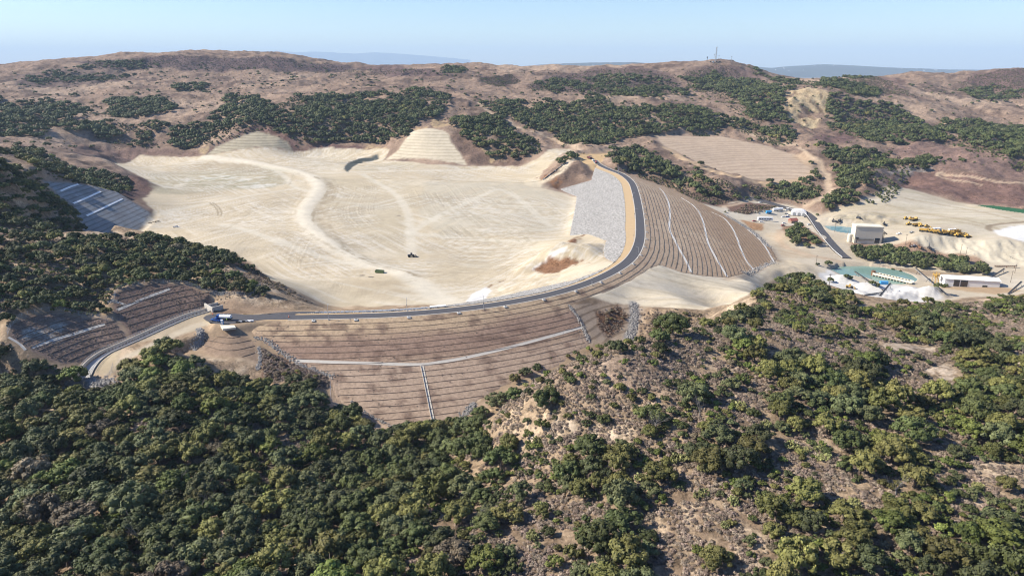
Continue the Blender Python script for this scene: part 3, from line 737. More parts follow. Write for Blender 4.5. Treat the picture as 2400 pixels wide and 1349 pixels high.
# the valley with the plant
paint(world_poly([(1812, 616), (1850, 602), (1905, 620), (1945, 652), (1960, 690), (1900, 660), (1850, 650), (1790, 668), (1765, 680)], 400, 640), A(222, 204, 174), rag=2, soft=2, rough=.1)
paint(valley, A(216, 200, 174), rag=5, soft=4, rough=.0)
paint(valley, A(232, 220, 198), soft=3, strength=.8, mix=lambda X, Y: sstep(-.1, .5, fbm(X, Y, 50, 4, 490)))
paint(world_poly([(1945, 497), (2040, 470), (2078, 440), (2130, 445), (2250, 476), (2350, 492), (2420, 502), (2420, 545), (2350, 552), (2140, 556), (2040, 540), (1950, 525)], 560, 1000), A(204, 190, 158), soft=4, strength=.8, mix=streaks(-.12, 90, 8, 491))
paint(world_poly([(2000, 480), (2080, 445), (2130, 447), (2300, 490), (2420, 520), (2420, 535), (2200, 500)], 560, 1000), A(234, 222, 198), soft=4, strength=.8, mix=streaks(-.2, 120, 6, 492))
for a_, b_ in (((2000, 515), (2200, 535)), ((2080, 480), (2350, 540)), ((2050, 500), (2300, 530)), ((2100, 460), (2380, 515))):
    stroke([a_, ((a_[0] + b_[0]) / 2, (a_[1] + b_[1]) / 2 - 2), b_], A(186, 168, 136), 5, 560, 1000, .6, rag=2.5)
paint(world_poly([(2140, 556), (2220, 552), (2350, 560), (2420, 575), (2420, 625), (2330, 615), (2200, 592), (2120, 580)], 500, 800), A(228, 216, 190), rag=3, soft=2, mix=lambda X, Y: .8 + .4 * fbm(X / 3, Y * 1.2, 3, 3, 493))
paint(world_poly([(2330, 540), (2370, 530), (2430, 525), (2430, 570), (2380, 562), (2340, 550)], 500, 900), A(250, 247, 240), rag=2, soft=2)
stroke([(2320, 540), (2318, 530), (2345, 525), (2420, 518)], A(150, 130, 104), 5, 500, 900, .8, rag=1.5)
white = [(1915, 640), (1945, 632), (1990, 650), (2060, 665), (2130, 668), (2210, 690), (2215, 700), (2150, 712), (2080, 712), (2010, 705), (1960, 690), (1940, 668)]
paint(world_poly(white, 440, 680), A(238, 233, 224), rag=3, soft=2)
paint(world_poly([(1990, 562), (2060, 575), (2200, 590), (2300, 605), (2310, 625), (2200, 622), (2080, 605), (1990, 585)], 500, 800), A(176, 146, 122), rag=4, soft=3, rough=.6)
paint(world_poly([(2060, 620), (2200, 635), (2290, 640), (2230, 650), (2140, 640)], 500, 700), A(178, 156, 130), rag=4, soft=3, rough=.5)
paint(world_poly([(2210, 660), (2330, 670), (2400, 680), (2330, 690), (2210, 675)], 450, 680), A(196, 168, 134), rag=3, soft=2)
paint(world_poly([(1835, 530), (1880, 525), (1925, 555), (1932, 575), (1880, 570), (1835, 550)], 560, 800), A(176, 140, 112), rag=3, soft=2, rough=.6)
paint(world_poly([(1700, 482), (1750, 472), (1825, 480), (1800, 492), (1750, 502), (1712, 495)], 600, 1000), A(142, 112, 96), rag=4, soft=2, rough=.8)
paint(world_poly([(1735, 515), (1790, 525), (1785, 540), (1765, 540)], 600, 900), A(186, 146, 108), rag=3, soft=2, rough=.5)
paint(world_poly([(1790, 545), (1830, 545), (1900, 585), (1900, 605), (1835, 604), (1815, 580)], 540, 800), A(204, 182, 152), rag=3, soft=3, mix=streaks(-.9, 40, 3, 494))
for pts, wd, y0, y1 in (
    ([(1905, 370), (1925, 395), (1940, 425), (1946, 448), (1930, 462), (1905, 475), (1890, 480)], 9, 700, 1250),
    ([(1872, 346), (1890, 358), (1905, 370)], 6, 900, 1400), ([(1830, 540), (1826, 560), (1850, 582), (1900, 598), (1965, 612)], 8, 540, 900), ([(1695, 485), (1730, 478), (1765, 470)], 5, 600, 1000),
    ([(2420, 430), (2330, 425), (2240, 412), (2205, 405), (2198, 412), (2235, 422), (2300, 433)], 5, 800, 1200), ([(1690, 275), (1740, 300), (1800, 330), (1860, 340)], 12, 900, 1500), ([(1120, 240), (1200, 290), (1300, 325), (1360, 352)], 9, 900, 1500), ([(1310, 350), (1345, 356), (1370, 362)], 5, 800, 1200), ([(1405, 355), (1430, 350), (1450, 345)], 5, 800, 1200),
    ([(2210, 290), (2250, 305), (2290, 320)], 10, 900, 1700),
):
    stroke(pts, A(214, 188, 158), wd, y0, y1, .85, rag=1.5, rough=.1)
paint(pad_end, A(226, 192, 142), rag=2, soft=2, rough=.05)
stroke([(1345, 374), (1320, 395), (1298, 412), (1275, 425)], A(232, 214, 184), 12, 800, 1100, .85, rag=2)
# near hill: bare pale patches and trail
for pts, st in (([(1290, 1000), (1310, 960), (1350, 980), (1420, 1010), (1480, 1010), (1420, 1030), (1340, 1035)], .8), ([(1230, 910), (1260, 905), (1270, 930), (1240, 940)], .7), ([(2170, 865), (2215, 855), (2252, 870), (2248, 892), (2200, 895)], 1.0), ([(2060, 806), (2130, 805), (2190, 815), (2180, 825), (2090, 820)], .9), ([(2365, 830), (2420, 835), (2420, 860), (2380, 855)], .9), ([(1900, 720), (1990, 725), (2080, 735), (1990, 740), (1900, 735)], .5), ([(2350, 750), (2420, 752), (2420, 775), (2370, 770)], .5), ([(1480, 960), (1600, 950), (1560, 985)], .4)):
    paint(world_poly(pts, 120, 330), A(222, 200, 174), rag=3, soft=1.5, strength=st, rough=.6, mix=lambda X, Y: sstep(-.3, .12, fbm(X, Y, 2.6, 3, 495)))
paint(world_poly([(1290, 870), (1420, 838), (1520, 832), (1600, 850), (1590, 930), (1480, 945), (1380, 930), (1300, 900)], 150, 260), A(176, 152, 132), rag=6, soft=5, strength=.7)
stroke([(2255, 745), (2285, 725), (2310, 705), (2318, 690)], A(222, 196, 168), 3.5, 280, 420, .95, rag=.6, rough=.1)
paint(world_poly([(2290, 700), (2330, 672), (2345, 690), (2310, 705)], 300, 460), A(206, 178, 150), rag=2, soft=1.5)
paint(world_poly([(0, 548), (60, 540), (75, 545), (10, 555)], 380, 470), A(196, 160, 140), rag=1.5, soft=1.5)
ALB *= (1 + (.08 + .16 * ROUGH) * n2 + (.06 + .12 * ROUGH) * n3)[..., None]
ALB = np.clip(ALB, .015, .8)
# ------------------------------------------------------------------ materials
def mat(name):
    m = bpy.data.materials.new(name)
    m.use_nodes = True
    nt = m.node_tree
    return m, nt, nt.nodes['Principled BSDF']


def nd(nt, typ, **kw):
    n = nt.nodes.new(typ)
    for k_, v_ in kw.items():
        if k_ in n.bl_rna.properties:
            setattr(n, k_, v_)
        else:
            n.inputs[k_].default_value = v_
    return n


def plain(name, col, rough=.7, metal=0.0, var=.12, scale=1.2, spec=.3):
    """painted or cast surface with a little wear"""
    m, nt, b = mat(name)
    tc = nd(nt, 'ShaderNodeTexCoord')
    no = nd(nt, 'ShaderNodeTexNoise', Scale=scale, Detail=4.0)
    nt.links.new(tc.outputs['Object'], no.inputs['Vector'])
    mp = nd(nt, 'ShaderNodeMapRange'); mp.inputs['To Min'].default_value = 1 - var; mp.inputs['To Max'].default_value = 1 + var
    nt.links.new(no.outputs['Fac'], mp.inputs['Value'])
    mx = nd(nt, 'ShaderNodeVectorMath', operation='SCALE')
    mx.inputs[0].default_value = col[:3]
    nt.links.new(mp.outputs[0], mx.inputs['Scale'])
    nt.links.new(mx.outputs[0], b.inputs['Base Color'])
    b.inputs['Roughness'].default_value = rough; b.inputs['Metallic'].default_value = metal
    b.inputs['Specular IOR Level'].default_value = spec
    return m


def mesh_obj(name, verts, faces, m=None, parent=None, smooth=False, loc=None):
    me = bpy.data.meshes.new(name)
    me.from_pydata([tuple(v) for v in verts], [], [tuple(f) for f in faces])
    if smooth:
        me.polygons.foreach_set('use_smooth', [True] * len(me.polygons))
    o = bpy.data.objects.new(name, me)
    COL.objects.link(o)
    if m:
        me.materials.append(m)
    if parent:
        o.parent = parent
    if loc is not None:
        o.location = loc
    return o


def grid_mesh(name, X, Y, Z, m, keep=None, smooth=True):
    """quads over a rectangular array of points, made fast"""
    nv, nu = X.shape
    idx = np.arange(nv * nu).reshape(nv, nu)
    q = np.stack([idx[:-1, :-1], idx[:-1, 1:], idx[1:, 1:], idx[1:, :-1]], -1).reshape(-1, 4)
    if keep is not None:
        q = q[keep.ravel()]
    co = np.stack([X, Y, Z], -1).reshape(-1, 3)
    used = np.unique(q)
    remap = np.full(len(co), -1); remap[used] = np.arange(len(used))
    q = remap[q]; co = co[used]
    me = bpy.data.meshes.new(name)
    me.vertices.add(len(co)); me.vertices.foreach_set('co', co.astype(np.float32).ravel())
    me.loops.add(q.size); me.loops.foreach_set('vertex_index', q.astype(np.int32).ravel())
    me.polygons.add(len(q)); me.polygons.foreach_set('loop_start', np.arange(0, q.size, 4, dtype=np.int32))
    if smooth:
        me.polygons.foreach_set('use_smooth', np.ones(len(q), bool))
    me.update(calc_edges=True)
    o = bpy.data.objects.new(name, me)
    COL.objects.link(o)
    if m:
        me.materials.append(m)
    return o, used


def tag(o, label=None, cat=None, group=None, kind=None):
    for k_, v_ in (('label', label), ('category', cat), ('group', group), ('kind', kind)):
        if v_:
            o[k_] = v_
    return o


def ground_mat():
    m, nt, b = mat('ground')
    L = nt.links.new
    at = nd(nt, 'ShaderNodeAttribute', attribute_name='albedo'); ro = nd(nt, 'ShaderNodeAttribute', attribute_name='brushy')
    ge = nd(nt, 'ShaderNodeNewGeometry')
    n_a = nd(nt, 'ShaderNodeTexNoise', Scale=.9, Detail=5.0, Roughness=.65); L(ge.outputs['Position'], n_a.inputs['Vector'])
    n_b = nd(nt, 'ShaderNodeTexNoise', Scale=.16, Detail=5.0, Roughness=.6); L(ge.outputs['Position'], n_b.inputs['Vector'])
    # contrast grows with how brushy the ground is
    def span(src, lo, hi, amt_lo, amt_hi):
        mp = nd(nt, 'ShaderNodeMapRange'); mp.inputs['From Min'].default_value = .3; mp.inputs['From Max'].default_value = .7
        mp.inputs['To Min'].default_value = -1; mp.inputs['To Max'].default_value = 1
        L(src, mp.inputs['Value'])
        am = nd(nt, 'ShaderNodeMapRange'); am.inputs['To Min'].default_value = amt_lo; am.inputs['To Max'].default_value = amt_hi
        L(ro.outputs['Fac'], am.inputs['Value'])
        mu = nd(nt, 'ShaderNodeMath', operation='MULTIPLY_ADD'); L(mp.outputs[0], mu.inputs[0]); L(am.outputs[0], mu.inputs[1]); mu.inputs[2].default_value = 1.0
        return mu.outputs[0]
    # small dark tufts on brushy ground
    n_c = nd(nt, 'ShaderNodeTexNoise', Scale=.34, Detail=3.0, Roughness=.7); L(ge.outputs['Position'], n_c.inputs['Vector'])
    tf = nd(nt, 'ShaderNodeMapRange'); tf.inputs['From Min'].default_value = .53; tf.inputs['From Max'].default_value = .62; L(n_c.outputs['Fac'], tf.inputs['Value'])
    tr = nd(nt, 'ShaderNodeMath', operation='MULTIPLY'); L(tf.outputs[0], tr.inputs[0]); L(ro.outputs['Fac'], tr.inputs[1])
    tuft = nd(nt, 'ShaderNodeMapRange'); tuft.inputs['To Min'].default_value = 1.0; tuft.inputs['To Max'].default_value = .58; L(tr.outputs[0], tuft.inputs['Value'])
    # wheel tracks on bare graded ground
    td = nd(nt, 'ShaderNodeAttribute', attribute_name='track_across'); tm = nd(nt, 'ShaderNodeAttribute', attribute_name='track_mark')
    tw_ = nd(nt, 'ShaderNodeMath', operation='MULTIPLY_ADD'); L(n_b.outputs['Fac'], tw_.inputs[0]); tw_.inputs[1].default_value = 5.0; L(td.outputs['Fac'], tw_.inputs[2])
    cmb = nd(nt, 'ShaderNodeCombineXYZ'); L(tw_.outputs[0], cmb.inputs[0])
    t1 = nd(nt, 'ShaderNodeTexNoise', Scale=.42, Detail=4.0, Roughness=.7); L(cmb.outputs[0], t1.inputs['Vector'])
    n_d = nd(nt, 'ShaderNodeTexNoise', Scale=.022, Detail=3.0); L(ge.outputs['Position'], n_d.inputs['Vector'])
    tq = nd(nt, 'ShaderNodeMapRange'); tq.inputs['From Min'].default_value = .34; tq.inputs['From Max'].default_value = .62; tq.inputs['To Min'].default_value = -.34; tq.inputs['To Max'].default_value = .12; L(t1.outputs['Fac'], tq.inputs['Value'])
    tg = nd(nt, 'ShaderNodeMapRange'); tg.inputs['From Min'].default_value = .40; tg.inputs['From Max'].default_value = .60; L(n_d.outputs['Fac'], tg.inputs['Value'])
    tx_ = nd(nt, 'ShaderNodeMath', operation='MULTIPLY'); L(tq.outputs[0], tx_.inputs[0]); L(tg.outputs[0], tx_.inputs[1])
    trk = nd(nt, 'ShaderNodeMath', operation='MULTIPLY_ADD'); L(tx_.outputs[0], trk.inputs[0]); L(tm.outputs['Fac'], trk.inputs[1]); trk.inputs[2].default_value = 1.0
    tt_ = nd(nt, 'ShaderNodeMath', operation='MULTIPLY'); L(tuft.outputs[0], tt_.inputs[0]); L(trk.outputs[0], tt_.inputs[1])
    f1 = span(n_a.outputs['Fac'], 0, 1, .05, .38); f2 = span(n_b.outputs['Fac'], 0, 1, .05, .22)
    mu = nd(nt, 'ShaderNodeMath', operation='MULTIPLY'); L(f1, mu.inputs[0]); L(f2, mu.inputs[1])
    sc = nd(nt, 'ShaderNodeVectorMath', operation='SCALE'); m2 = nd(nt, 'ShaderNodeMath', operation='MULTIPLY'); L(mu.outputs[0], m2.inputs[0]); L(tt_.outputs[0], m2.inputs[1]); L(at.outputs['Color'], sc.inputs[0]); L(m2.outputs[0], sc.inputs['Scale'])
    # rows of straw rolls on the benched cuts, at constant height
    rm = nd(nt, 'ShaderNodeAttribute', attribute_name='row_strength'); rp = nd(nt, 'ShaderNodeAttribute', attribute_name='row_spacing')
    sx = nd(nt, 'ShaderNodeSeparateXYZ'); L(ge.outputs['Position'], sx.inputs[0])
    wb = nd(nt, 'ShaderNodeMath', operation='MULTIPLY_ADD'); L(n_b.outputs['Fac'], wb.inputs[0]); wb.inputs[1].default_value = .7; L(sx.outputs[2], wb.inputs[2])
    dv = nd(nt, 'ShaderNodeMath', operation='DIVIDE'); L(wb.outputs[0], dv.inputs[0]); L(rp.outputs['Fac'], dv.inputs[1])
    fr = nd(nt, 'ShaderNodeMath', operation='FRACT'); L(dv.outputs[0], fr.inputs[0])
    pp = nd(nt, 'ShaderNodeMath', operation='PINGPONG'); L(fr.outputs[0], pp.inputs[0]); pp.inputs[1].default_value = .5
    ln = nd(nt, 'ShaderNodeMapRange'); ln.inputs['From Min'].default_value = .10; ln.inputs['From Max'].default_value = .20; ln.inputs['To Min'].default_value = 1; ln.inputs['To Max'].default_value = 0; L(pp.outputs[0], ln.inputs['Value'])
    lm = nd(nt, 'ShaderNodeMath', operation='MULTIPLY'); L(ln.outputs[0], lm.inputs[0]); L(rm.outputs['Fac'], lm.inputs[1])
    mx = nd(nt, 'ShaderNodeMix', data_type='RGBA'); L(lm.outputs[0], mx.inputs[0]); L(sc.outputs[0], mx.inputs[6])
    dk = nd(nt, 'ShaderNodeVectorMath', operation='MULTIPLY'); L(sc.outputs[0], dk.inputs[0]); dk.inputs[1].default_value = (.50, .47, .44); L(dk.outputs[0], mx.inputs[7])
    L(mx.outputs[2], b.inputs['Base Color'])
    b.inputs['Roughness'].default_value = .95; b.inputs['Specular IOR Level'].default_value = .1
    bp = nd(nt, 'ShaderNodeBump'); bp.inputs['Distance'].default_value = .6
    L(n_a.outputs['Fac'], bp.inputs['Height'])
    bs = nd(nt, 'ShaderNodeMapRange'); bs.inputs['To Min'].default_value = .12; bs.inputs['To Max'].default_value = .9; L(ro.outputs['Fac'], bs.inputs['Value']); L(bs.outputs[0], bp.inputs['Strength'])
    L(bp.outputs[0], b.inputs['Normal'])
    return m


M_GROUND = ground_mat()
terrain, _ = grid_mesh('terrain', GX, GY, GZ, M_GROUND)
tag(terrain, kind='structure')
ca = terrain.data.attributes.new('albedo', 'FLOAT_COLOR', 'POINT')
ca.data.foreach_set('color', np.concatenate([ALB, np.ones(GZ.shape + (1,))], -1).astype(np.float32).ravel())
ra = terrain.data.attributes.new('brushy', 'FLOAT', 'POINT')
ra.data.foreach_set('value', ROUGH.astype(np.float32).ravel())
for nm_, ar_ in (('row_strength', ROWM), ('row_spacing', ROWP), ('track_across', TRKD), ('track_mark', TRKM)):
    terrain.data.attributes.new(nm_, 'FLOAT', 'POINT').data.foreach_set('value', ar_.astype(np.float32).ravel())
terrain.data.update()

# ------------------------------------------------------------------ sun, sky, exposure
SUN_EL, SUN_AZ = 36.0, -86.0       # azimuth measured from straight ahead, negative = to the left
sd_ = Vector((math.sin(R(SUN_AZ)) * math.cos(R(SUN_EL)), math.cos(R(SUN_AZ)) * math.cos(R(SUN_EL)), math.sin(R(SUN_EL))))
sl = bpy.data.lights.new('sun', 'SUN'); sun = bpy.data.objects.new('sun', sl); COL.objects.link(sun)
sl.energy = 4.9; sl.angle = R(.53); sl.color = (1.0, .94, .84)
sun.rotation_euler = sd_.to_track_quat('Z', 'Y').to_euler()
sun.location = (-300, 300, 900)
world = bpy.data.worlds.new('World'); scene.world = world; world.use_nodes = True
wt = world.node_tree
sky = nd(wt, 'ShaderNodeTexSky'); sky.sky_type = 'NISHITA'; sky.sun_disc = False
sky.sun_elevation = R(SUN_EL); sky.sun_rotation = R(SUN_AZ); sky.altitude = 220.0
sky.air_density = 1.0; sky.dust_density = .3; sky.ozone_density = 4.0
hs_ = nd(wt, 'ShaderNodeHueSaturation', Hue=.510, Saturation=1.15, Value=.84); wt.links.new(sky.outputs[0], hs_.inputs['Color']); wt.links.new(hs_.outputs[0], wt.nodes['Background'].inputs['Color'])
wt.nodes['Background'].inputs['Strength'].default_value = .112
vs = scene.view_settings
scene.display_settings.display_device = 'sRGB'
vs.view_transform = 'Standard'; vs.look = 'None'; vs.exposure = .95; vs.gamma = 1.0
scene.cycles.max_bounces = 5; scene.cycles.diffuse_bounces = 2; scene.cycles.glossy_bounces = 2; scene.cycles.transmission_bounces = 2; scene.cycles.transparent_max_bounces = 4; scene.cycles.volume_bounces = 0
scene.cycles.use_adaptive_sampling = True; scene.cycles.adaptive_threshold = .015
scene.cycles.use_denoising = True; scene.cycles.denoising_input_passes = 'RGB_ALBEDO_NORMAL'; scene.cycles.denoising_prefilter = 'ACCURATE'
scene.cycles.pixel_filter_type = 'BLACKMAN_HARRIS'; scene.cycles.filter_width = 1.15
# ------------------------------------------------------------------ the dam: one thing, its faces, ditches and straw rolls as parts
def soil_mat():
    m, nt, b = mat('mulched_soil')
    L = nt.links.new
    ge = nd(nt, 'ShaderNodeNewGeometry'); at = nd(nt, 'ShaderNodeAttribute', attribute_name='albedo')
    n = nd(nt, 'ShaderNodeTexNoise', Scale=.7, Detail=6.0, Roughness=.7); L(ge.outputs['Position'], n.inputs['Vector'])
    mp = nd(nt, 'ShaderNodeMapRange'); mp.inputs['From Min'].default_value = .3; mp.inputs['From Max'].default_value = .7; mp.inputs['To Min'].default_value = .7; mp.inputs['To Max'].default_value = 1.3
    L(n.outputs['Fac'], mp.inputs['Value'])
    sc = nd(nt, 'ShaderNodeVectorMath', operation='SCALE'); L(at.outputs['Color'], sc.inputs[0]); L(mp.outputs[0], sc.inputs['Scale']); L(sc.outputs[0], b.inputs['Base Color'])
    bp = nd(nt, 'ShaderNodeBump', Strength=.5, Distance=.3); L(n.outputs['Fac'], bp.inputs['Height']); L(bp.outputs[0], b.inputs['Normal'])
    b.inputs['Roughness'].default_value = .95; b.inputs['Specular IOR Level'].default_value = .1
    return m


def rock_mat(name, lo, hi, scale):
    m, nt, b = mat(name)
    L = nt.links.new
    ge = nd(nt, 'ShaderNodeNewGeometry')
    vo = nd(nt, 'ShaderNodeTexVoronoi', Scale=scale); L(ge.outputs['Position'], vo.inputs['Vector'])
    rp = nd(nt, 'ShaderNodeMix', data_type='RGBA'); L(vo.outputs['Color'], rp.inputs[0]); rp.inputs[6].default_value = (*lo, 1); rp.inputs[7].default_value = (*hi, 1)
    sep = nd(nt, 'ShaderNodeSeparateColor'); L(vo.outputs['Color'], sep.inputs[0]); L(sep.outputs[0], rp.inputs[0])
    L(rp.outputs[2], b.inputs['Base Color'])
    b.inputs['Roughness'].default_value = .9; b.inputs['Specular IOR Level'].default_value = .15
    return m


def asphalt_mat():
    m, nt, b = mat('asphalt')
    L = nt.links.new
    ge = nd(nt, 'ShaderNodeNewGeometry')
    n = nd(nt, 'ShaderNodeTexNoise', Scale=.35, Detail=6.0, Roughness=.65); L(ge.outputs['Position'], n.inputs['Vector'])
    mp = nd(nt, 'ShaderNodeMix', data_type='RGBA'); mp.inputs[6].default_value = (.050, .048, .052, 1); mp.inputs[7].default_value = (.095, .09, .092, 1)
    L(n.outputs['Fac'], mp.inputs[0]); L(mp.outputs[2], b.inputs['Base Color'])
    b.inputs['Roughness'].default_value = .85; b.inputs['Specular IOR Level'].default_value = .25
    return m


M_SOIL = soil_mat(); M_RIP = rock_mat('grey_riprap', (.150, .140, .126), (.385, .365, .335), 1.2); M_ASPH = asphalt_mat()
M_CONC = plain('pale_concrete', (.46, .42, .36), .85, var=.15, scale=.6)
M_CONC_D = plain('grey_concrete', (.42, .405, .375), .85, var=.2, scale=.5)
M_CREAM_D = plain('cream_concrete', (.68, .63, .54), .8, var=.12, scale=.5)
M_TAN = plain('tan_gravel', tuple(A(228, 194, 146)), .95, var=.12, scale=.25)
M_STRAW = plain('weathered_straw', (.15, .115, .09), .95, var=.35, scale=2.0)
M_WHITE = plain('white_paint', (.78, .77, .74), .5, var=.06)
M_STEEL = plain('galvanised_steel', (.46, .47, .48), .45, metal=.4, var=.1)
M_BLACK = plain('black_rubber', (.02, .02, .022), .8)
M_DARK = plain('dark_steel', (.06, .06, .065), .5, metal=.3)

dam = bpy.data.objects.new('embankment_dam', None); COL.objects.link(dam)
tag(dam, 'long curved earth dam with a grey rock inner slope and brown rolled outer slope', 'dam')
sv = np.arange(0, LEN + .1, 1.6)
cx, cy = np.interp(sv, CL, crest[:, 0]), np.interp(sv, CL, crest[:, 1])
tx, ty = np.gradient(cx), np.gradient(cy); tl = np.hypot(tx, ty); tx /= tl; ty /= tl
RNX, RNY = ty, -tx                  # right of travel = downstream


def st_xy(s, t):
    s = np.asarray(s, float); t = np.asarray(t, float)
    x = np.interp(s, sv, cx) + np.interp(s, sv, RNX) * t; y = np.interp(s, sv, cy) + np.interp(s, sv, RNY) * t
    return x, y


def dam_strip(name, tline, m, jitter=0.0, smooth=True, lift=0.0):
    """part of the dam between two offset lines, trimmed to the traced outline"""
    S = np.repeat(sv[None], len(tline(0)), 0).astype(float)
    T = np.stack([tline(s) for s in sv], 1)
    X = cx + RNX * T; Y = cy + RNY * T
    Z = dam_zst(S, T) + lift
    sd = poly_sd(X, Y, dam_poly)
    if jitter:
        X = X + rng.normal(0, jitter * .7, X.shape); Y = Y + rng.normal(0, jitter * .7, X.shape); Z = Z + np.abs(rng.normal(0, jitter, X.shape))
    Z = np.where(sd > .3, Z - (sd - .3) * .9, Z)
    m4 = np.minimum(np.minimum(sd[:-1, :-1], sd[1:, 1:]), np.minimum(sd[1:, :-1], sd[:-1, 1:]))
    o, used = grid_mesh(name, X, Y, Z, m, keep=m4 < 1.5, smooth=smooth)
    o.parent = dam
    return o, X.ravel()[used], Y.ravel()[used], S.ravel()[used], T.ravel()[used]


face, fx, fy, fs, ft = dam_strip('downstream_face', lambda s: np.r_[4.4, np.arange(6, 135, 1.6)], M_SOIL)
c_tan, c_brn, c_prp, c_gry = A(212, 184, 150), A(180, 152, 128), A(172, 144, 124), A(200, 174, 150)
e = sstep(S_BEND0, S_BEND1 + 20, fs)[:, None]
q1, q2, q3 = fbm(fx, fy, 26, 4, 501), fbm(fx, fy, 5, 3, 505), fbm(fs / 9, ft / 1.5, 1, 3, 507)
west = c_tan + (c_prp - c_tan) * (sstep(9, 20, ft + 6 * q1) * sstep(36, 28, ft + 4 * q1))[:, None]
west = west + (c_gry - west) * sstep(28, 36, ft + 4 * q1)[:, None]
west = west + (c_brn * .9 - west) * (sstep(36, 33, ft) * sstep(27, 31, ft) * .4)[:, None]
west = west + (A(132, 108, 94) - west) * (sstep(.1, .5, q2 + .5 * q3) * .75)[:, None]
east = A(224, 194, 160) + (A(206, 172, 136) - A(224, 194, 160)) * sstep(30, 95, ft)[:, None]  # pale mulch, with lost sunlight on this tilted face made up in colour
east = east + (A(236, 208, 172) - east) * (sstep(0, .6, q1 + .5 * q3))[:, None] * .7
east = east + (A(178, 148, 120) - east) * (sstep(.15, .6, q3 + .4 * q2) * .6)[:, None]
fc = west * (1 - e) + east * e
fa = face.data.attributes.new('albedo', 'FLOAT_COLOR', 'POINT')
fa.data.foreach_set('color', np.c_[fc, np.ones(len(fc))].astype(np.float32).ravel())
def upz(s): return float(dam_par(np.array([s]))[1][0])
dam_strip('crest_shoulder', lambda s: np.linspace(-upz(s), 4.4, 8), M_TAN)
rock, *_ = dam_strip('rock_facing', lambda s: np.linspace(-75, -upz(s), 80), M_RIP, jitter=.17, smooth=False)


def ribbon(name, line, width, m, lift, parent=None, zfun=None, thick=.12, profile=None):
    """a strip along a plan line, with side skirts; profile = list of (offset, height)"""
    line = np.array(line, float)
    d = np.gradient(line[:, :2], axis=0); d /= np.maximum(np.linalg.norm(d, axis=1), 1e-9)[:, None]
    nx, ny = d[:, 1], -d[:, 0]
    prof = profile or [(-width / 2, -thick), (-width / 2, 0), (width / 2, 0), (width / 2, -thick)]
    V_, F_ = [], []
    for i in range(len(line)):
        for off, h in prof:
            x, y = line[i, 0] + nx[i] * off, line[i, 1] + ny[i] * off
            z = zfun(line[i, 0] + nx[i] * off, line[i, 1] + ny[i] * off) if zfun else line[i, 2]
            V_.append((x, y, float(z) + lift + h))
    n = len(prof)
    for i in range(len(line) - 1):
        for j in range(n - 1):
            a = i * n + j
            F_.append((a, a + n, a + n + 1, a + 1))
    return mesh_obj(name, V_, F_, m, parent)


# crest road: asphalt ribbon, turnaround at the near end, bare island before it
rs = np.arange(8, LEN - 2, 2.0)
rx, ry = st_xy(rs, np.full(len(rs), .4))
road_line = np.stack([rx, ry, np.full(len(rs), CREST_Z)], 1)
hw = 3.3
tp = [at_z(x, y, CREST_Z)[:2] for x, y in [(700, 746.8), (640, 748), (590, 751.5), (560, 756.5), (535, 759), (505, 758), (484, 752), (476, 745), (484, 738.5), (510, 734.5), (545, 734.5), (575, 737), (605, 737), (640, 733.5), (690, 730), (735, 729.5), (752, 731)]]
bm = bmesh.new()
rings = []
for i in range(len(rs)):
    row = []
    for off in (-hw, hw):
        x, y = st_xy(rs[i], .4 + off)
        row.append(bm.verts.new((float(x), float(y), CREST_Z + .05)))
    rings.append(row)
for a, b_ in zip(rings, rings[1:]):
    bm.faces.new((a[0], b_[0], b_[1], a[1]))
pv = [bm.verts.new((x, y, CREST_Z + .056)) for x, y in tp]
isl = [bm.verts.new((*at_z(x, y, CREST_Z)[:2], CREST_Z + .056)) for x, y in [(752, 739.2), (720, 739.5), (700, 739), (690, 737), (696, 735.2), (720, 734.2), (752, 733.2)]]
bm.faces.new(pv + isl[::-1]) if False else None
outer = pv
bm.faces.new([*outer, isl[6], isl[5], isl[4], isl[3], isl[2], isl[1], isl[0], bm.verts.new((*at_z(752, 746.4, CREST_Z)[:2], CREST_Z + .056))])
bmesh.ops.triangulate(bm, faces=[f for f in bm.faces if len(f.verts) > 4])
me = bpy.data.meshes.new('crest_road'); bm.to_mesh(me); bm.free(); me.materials.append(M_ASPH)
road = bpy.data.objects.new('crest_road', me); COL.objects.link(road); tag(road, kind='structure')

# concrete kerb edges of the road as thin strips of the dam
for off, nm in ((4.1, 'road_edge'), (-3.25, 'road_edge')):
    ls = rs[rs > 60] if off < 0 else rs[rs > 24]
    x, y = st_xy(ls, np.full(len(ls), off))
    ribbon(nm, np.stack([x, y, np.full(len(ls), CREST_Z)], 1), .6, M_CONC, .07, dam)


def dam_zp(x, y):
    return float(dam_z(np.array([x]), np.array([y]))[0])


V_DITCH = [(-.9, -.3), (-.8, .08), (0, -.02), (.8, .08), (.9, -.3)]
ditches = [[(1545, 441), (1556, 452), (1566, 472), (1570, 500), (1569, 536), (1580, 560), (1592, 583), (1607, 610), (1620, 638)],
           [(1596, 463), (1620, 478), (1637, 495), (1648, 520), (1655, 550), (1662, 575), (1680, 608), (1704, 648)],
           [(1668, 497), (1695, 510), (1712, 528), (1725, 552), (1735, 580), (1748, 608), (1766, 633)],
           [(1752, 538), (1775, 556), (1790, 573), (1802, 592), (1814, 614)]]
for pts in ditches:
    o = ribbon('drainage_ditch', smooth_line([on_dam(x, y) for x, y in pts], 3), 2, M_CREAM_D, .02, dam, dam_zp, profile=V_DITCH)
ribbon('drainage_ditch', smooth_line([on_dam(x, y) for x, y in [(692, 845), (800, 849), (900, 852), (985, 854), (1020, 850), (1100, 836), (1200, 812), (1300, 785), (1365, 766)]], 3), 2, M_CONC, .02, dam, dam_zp, profile=V_DITCH)
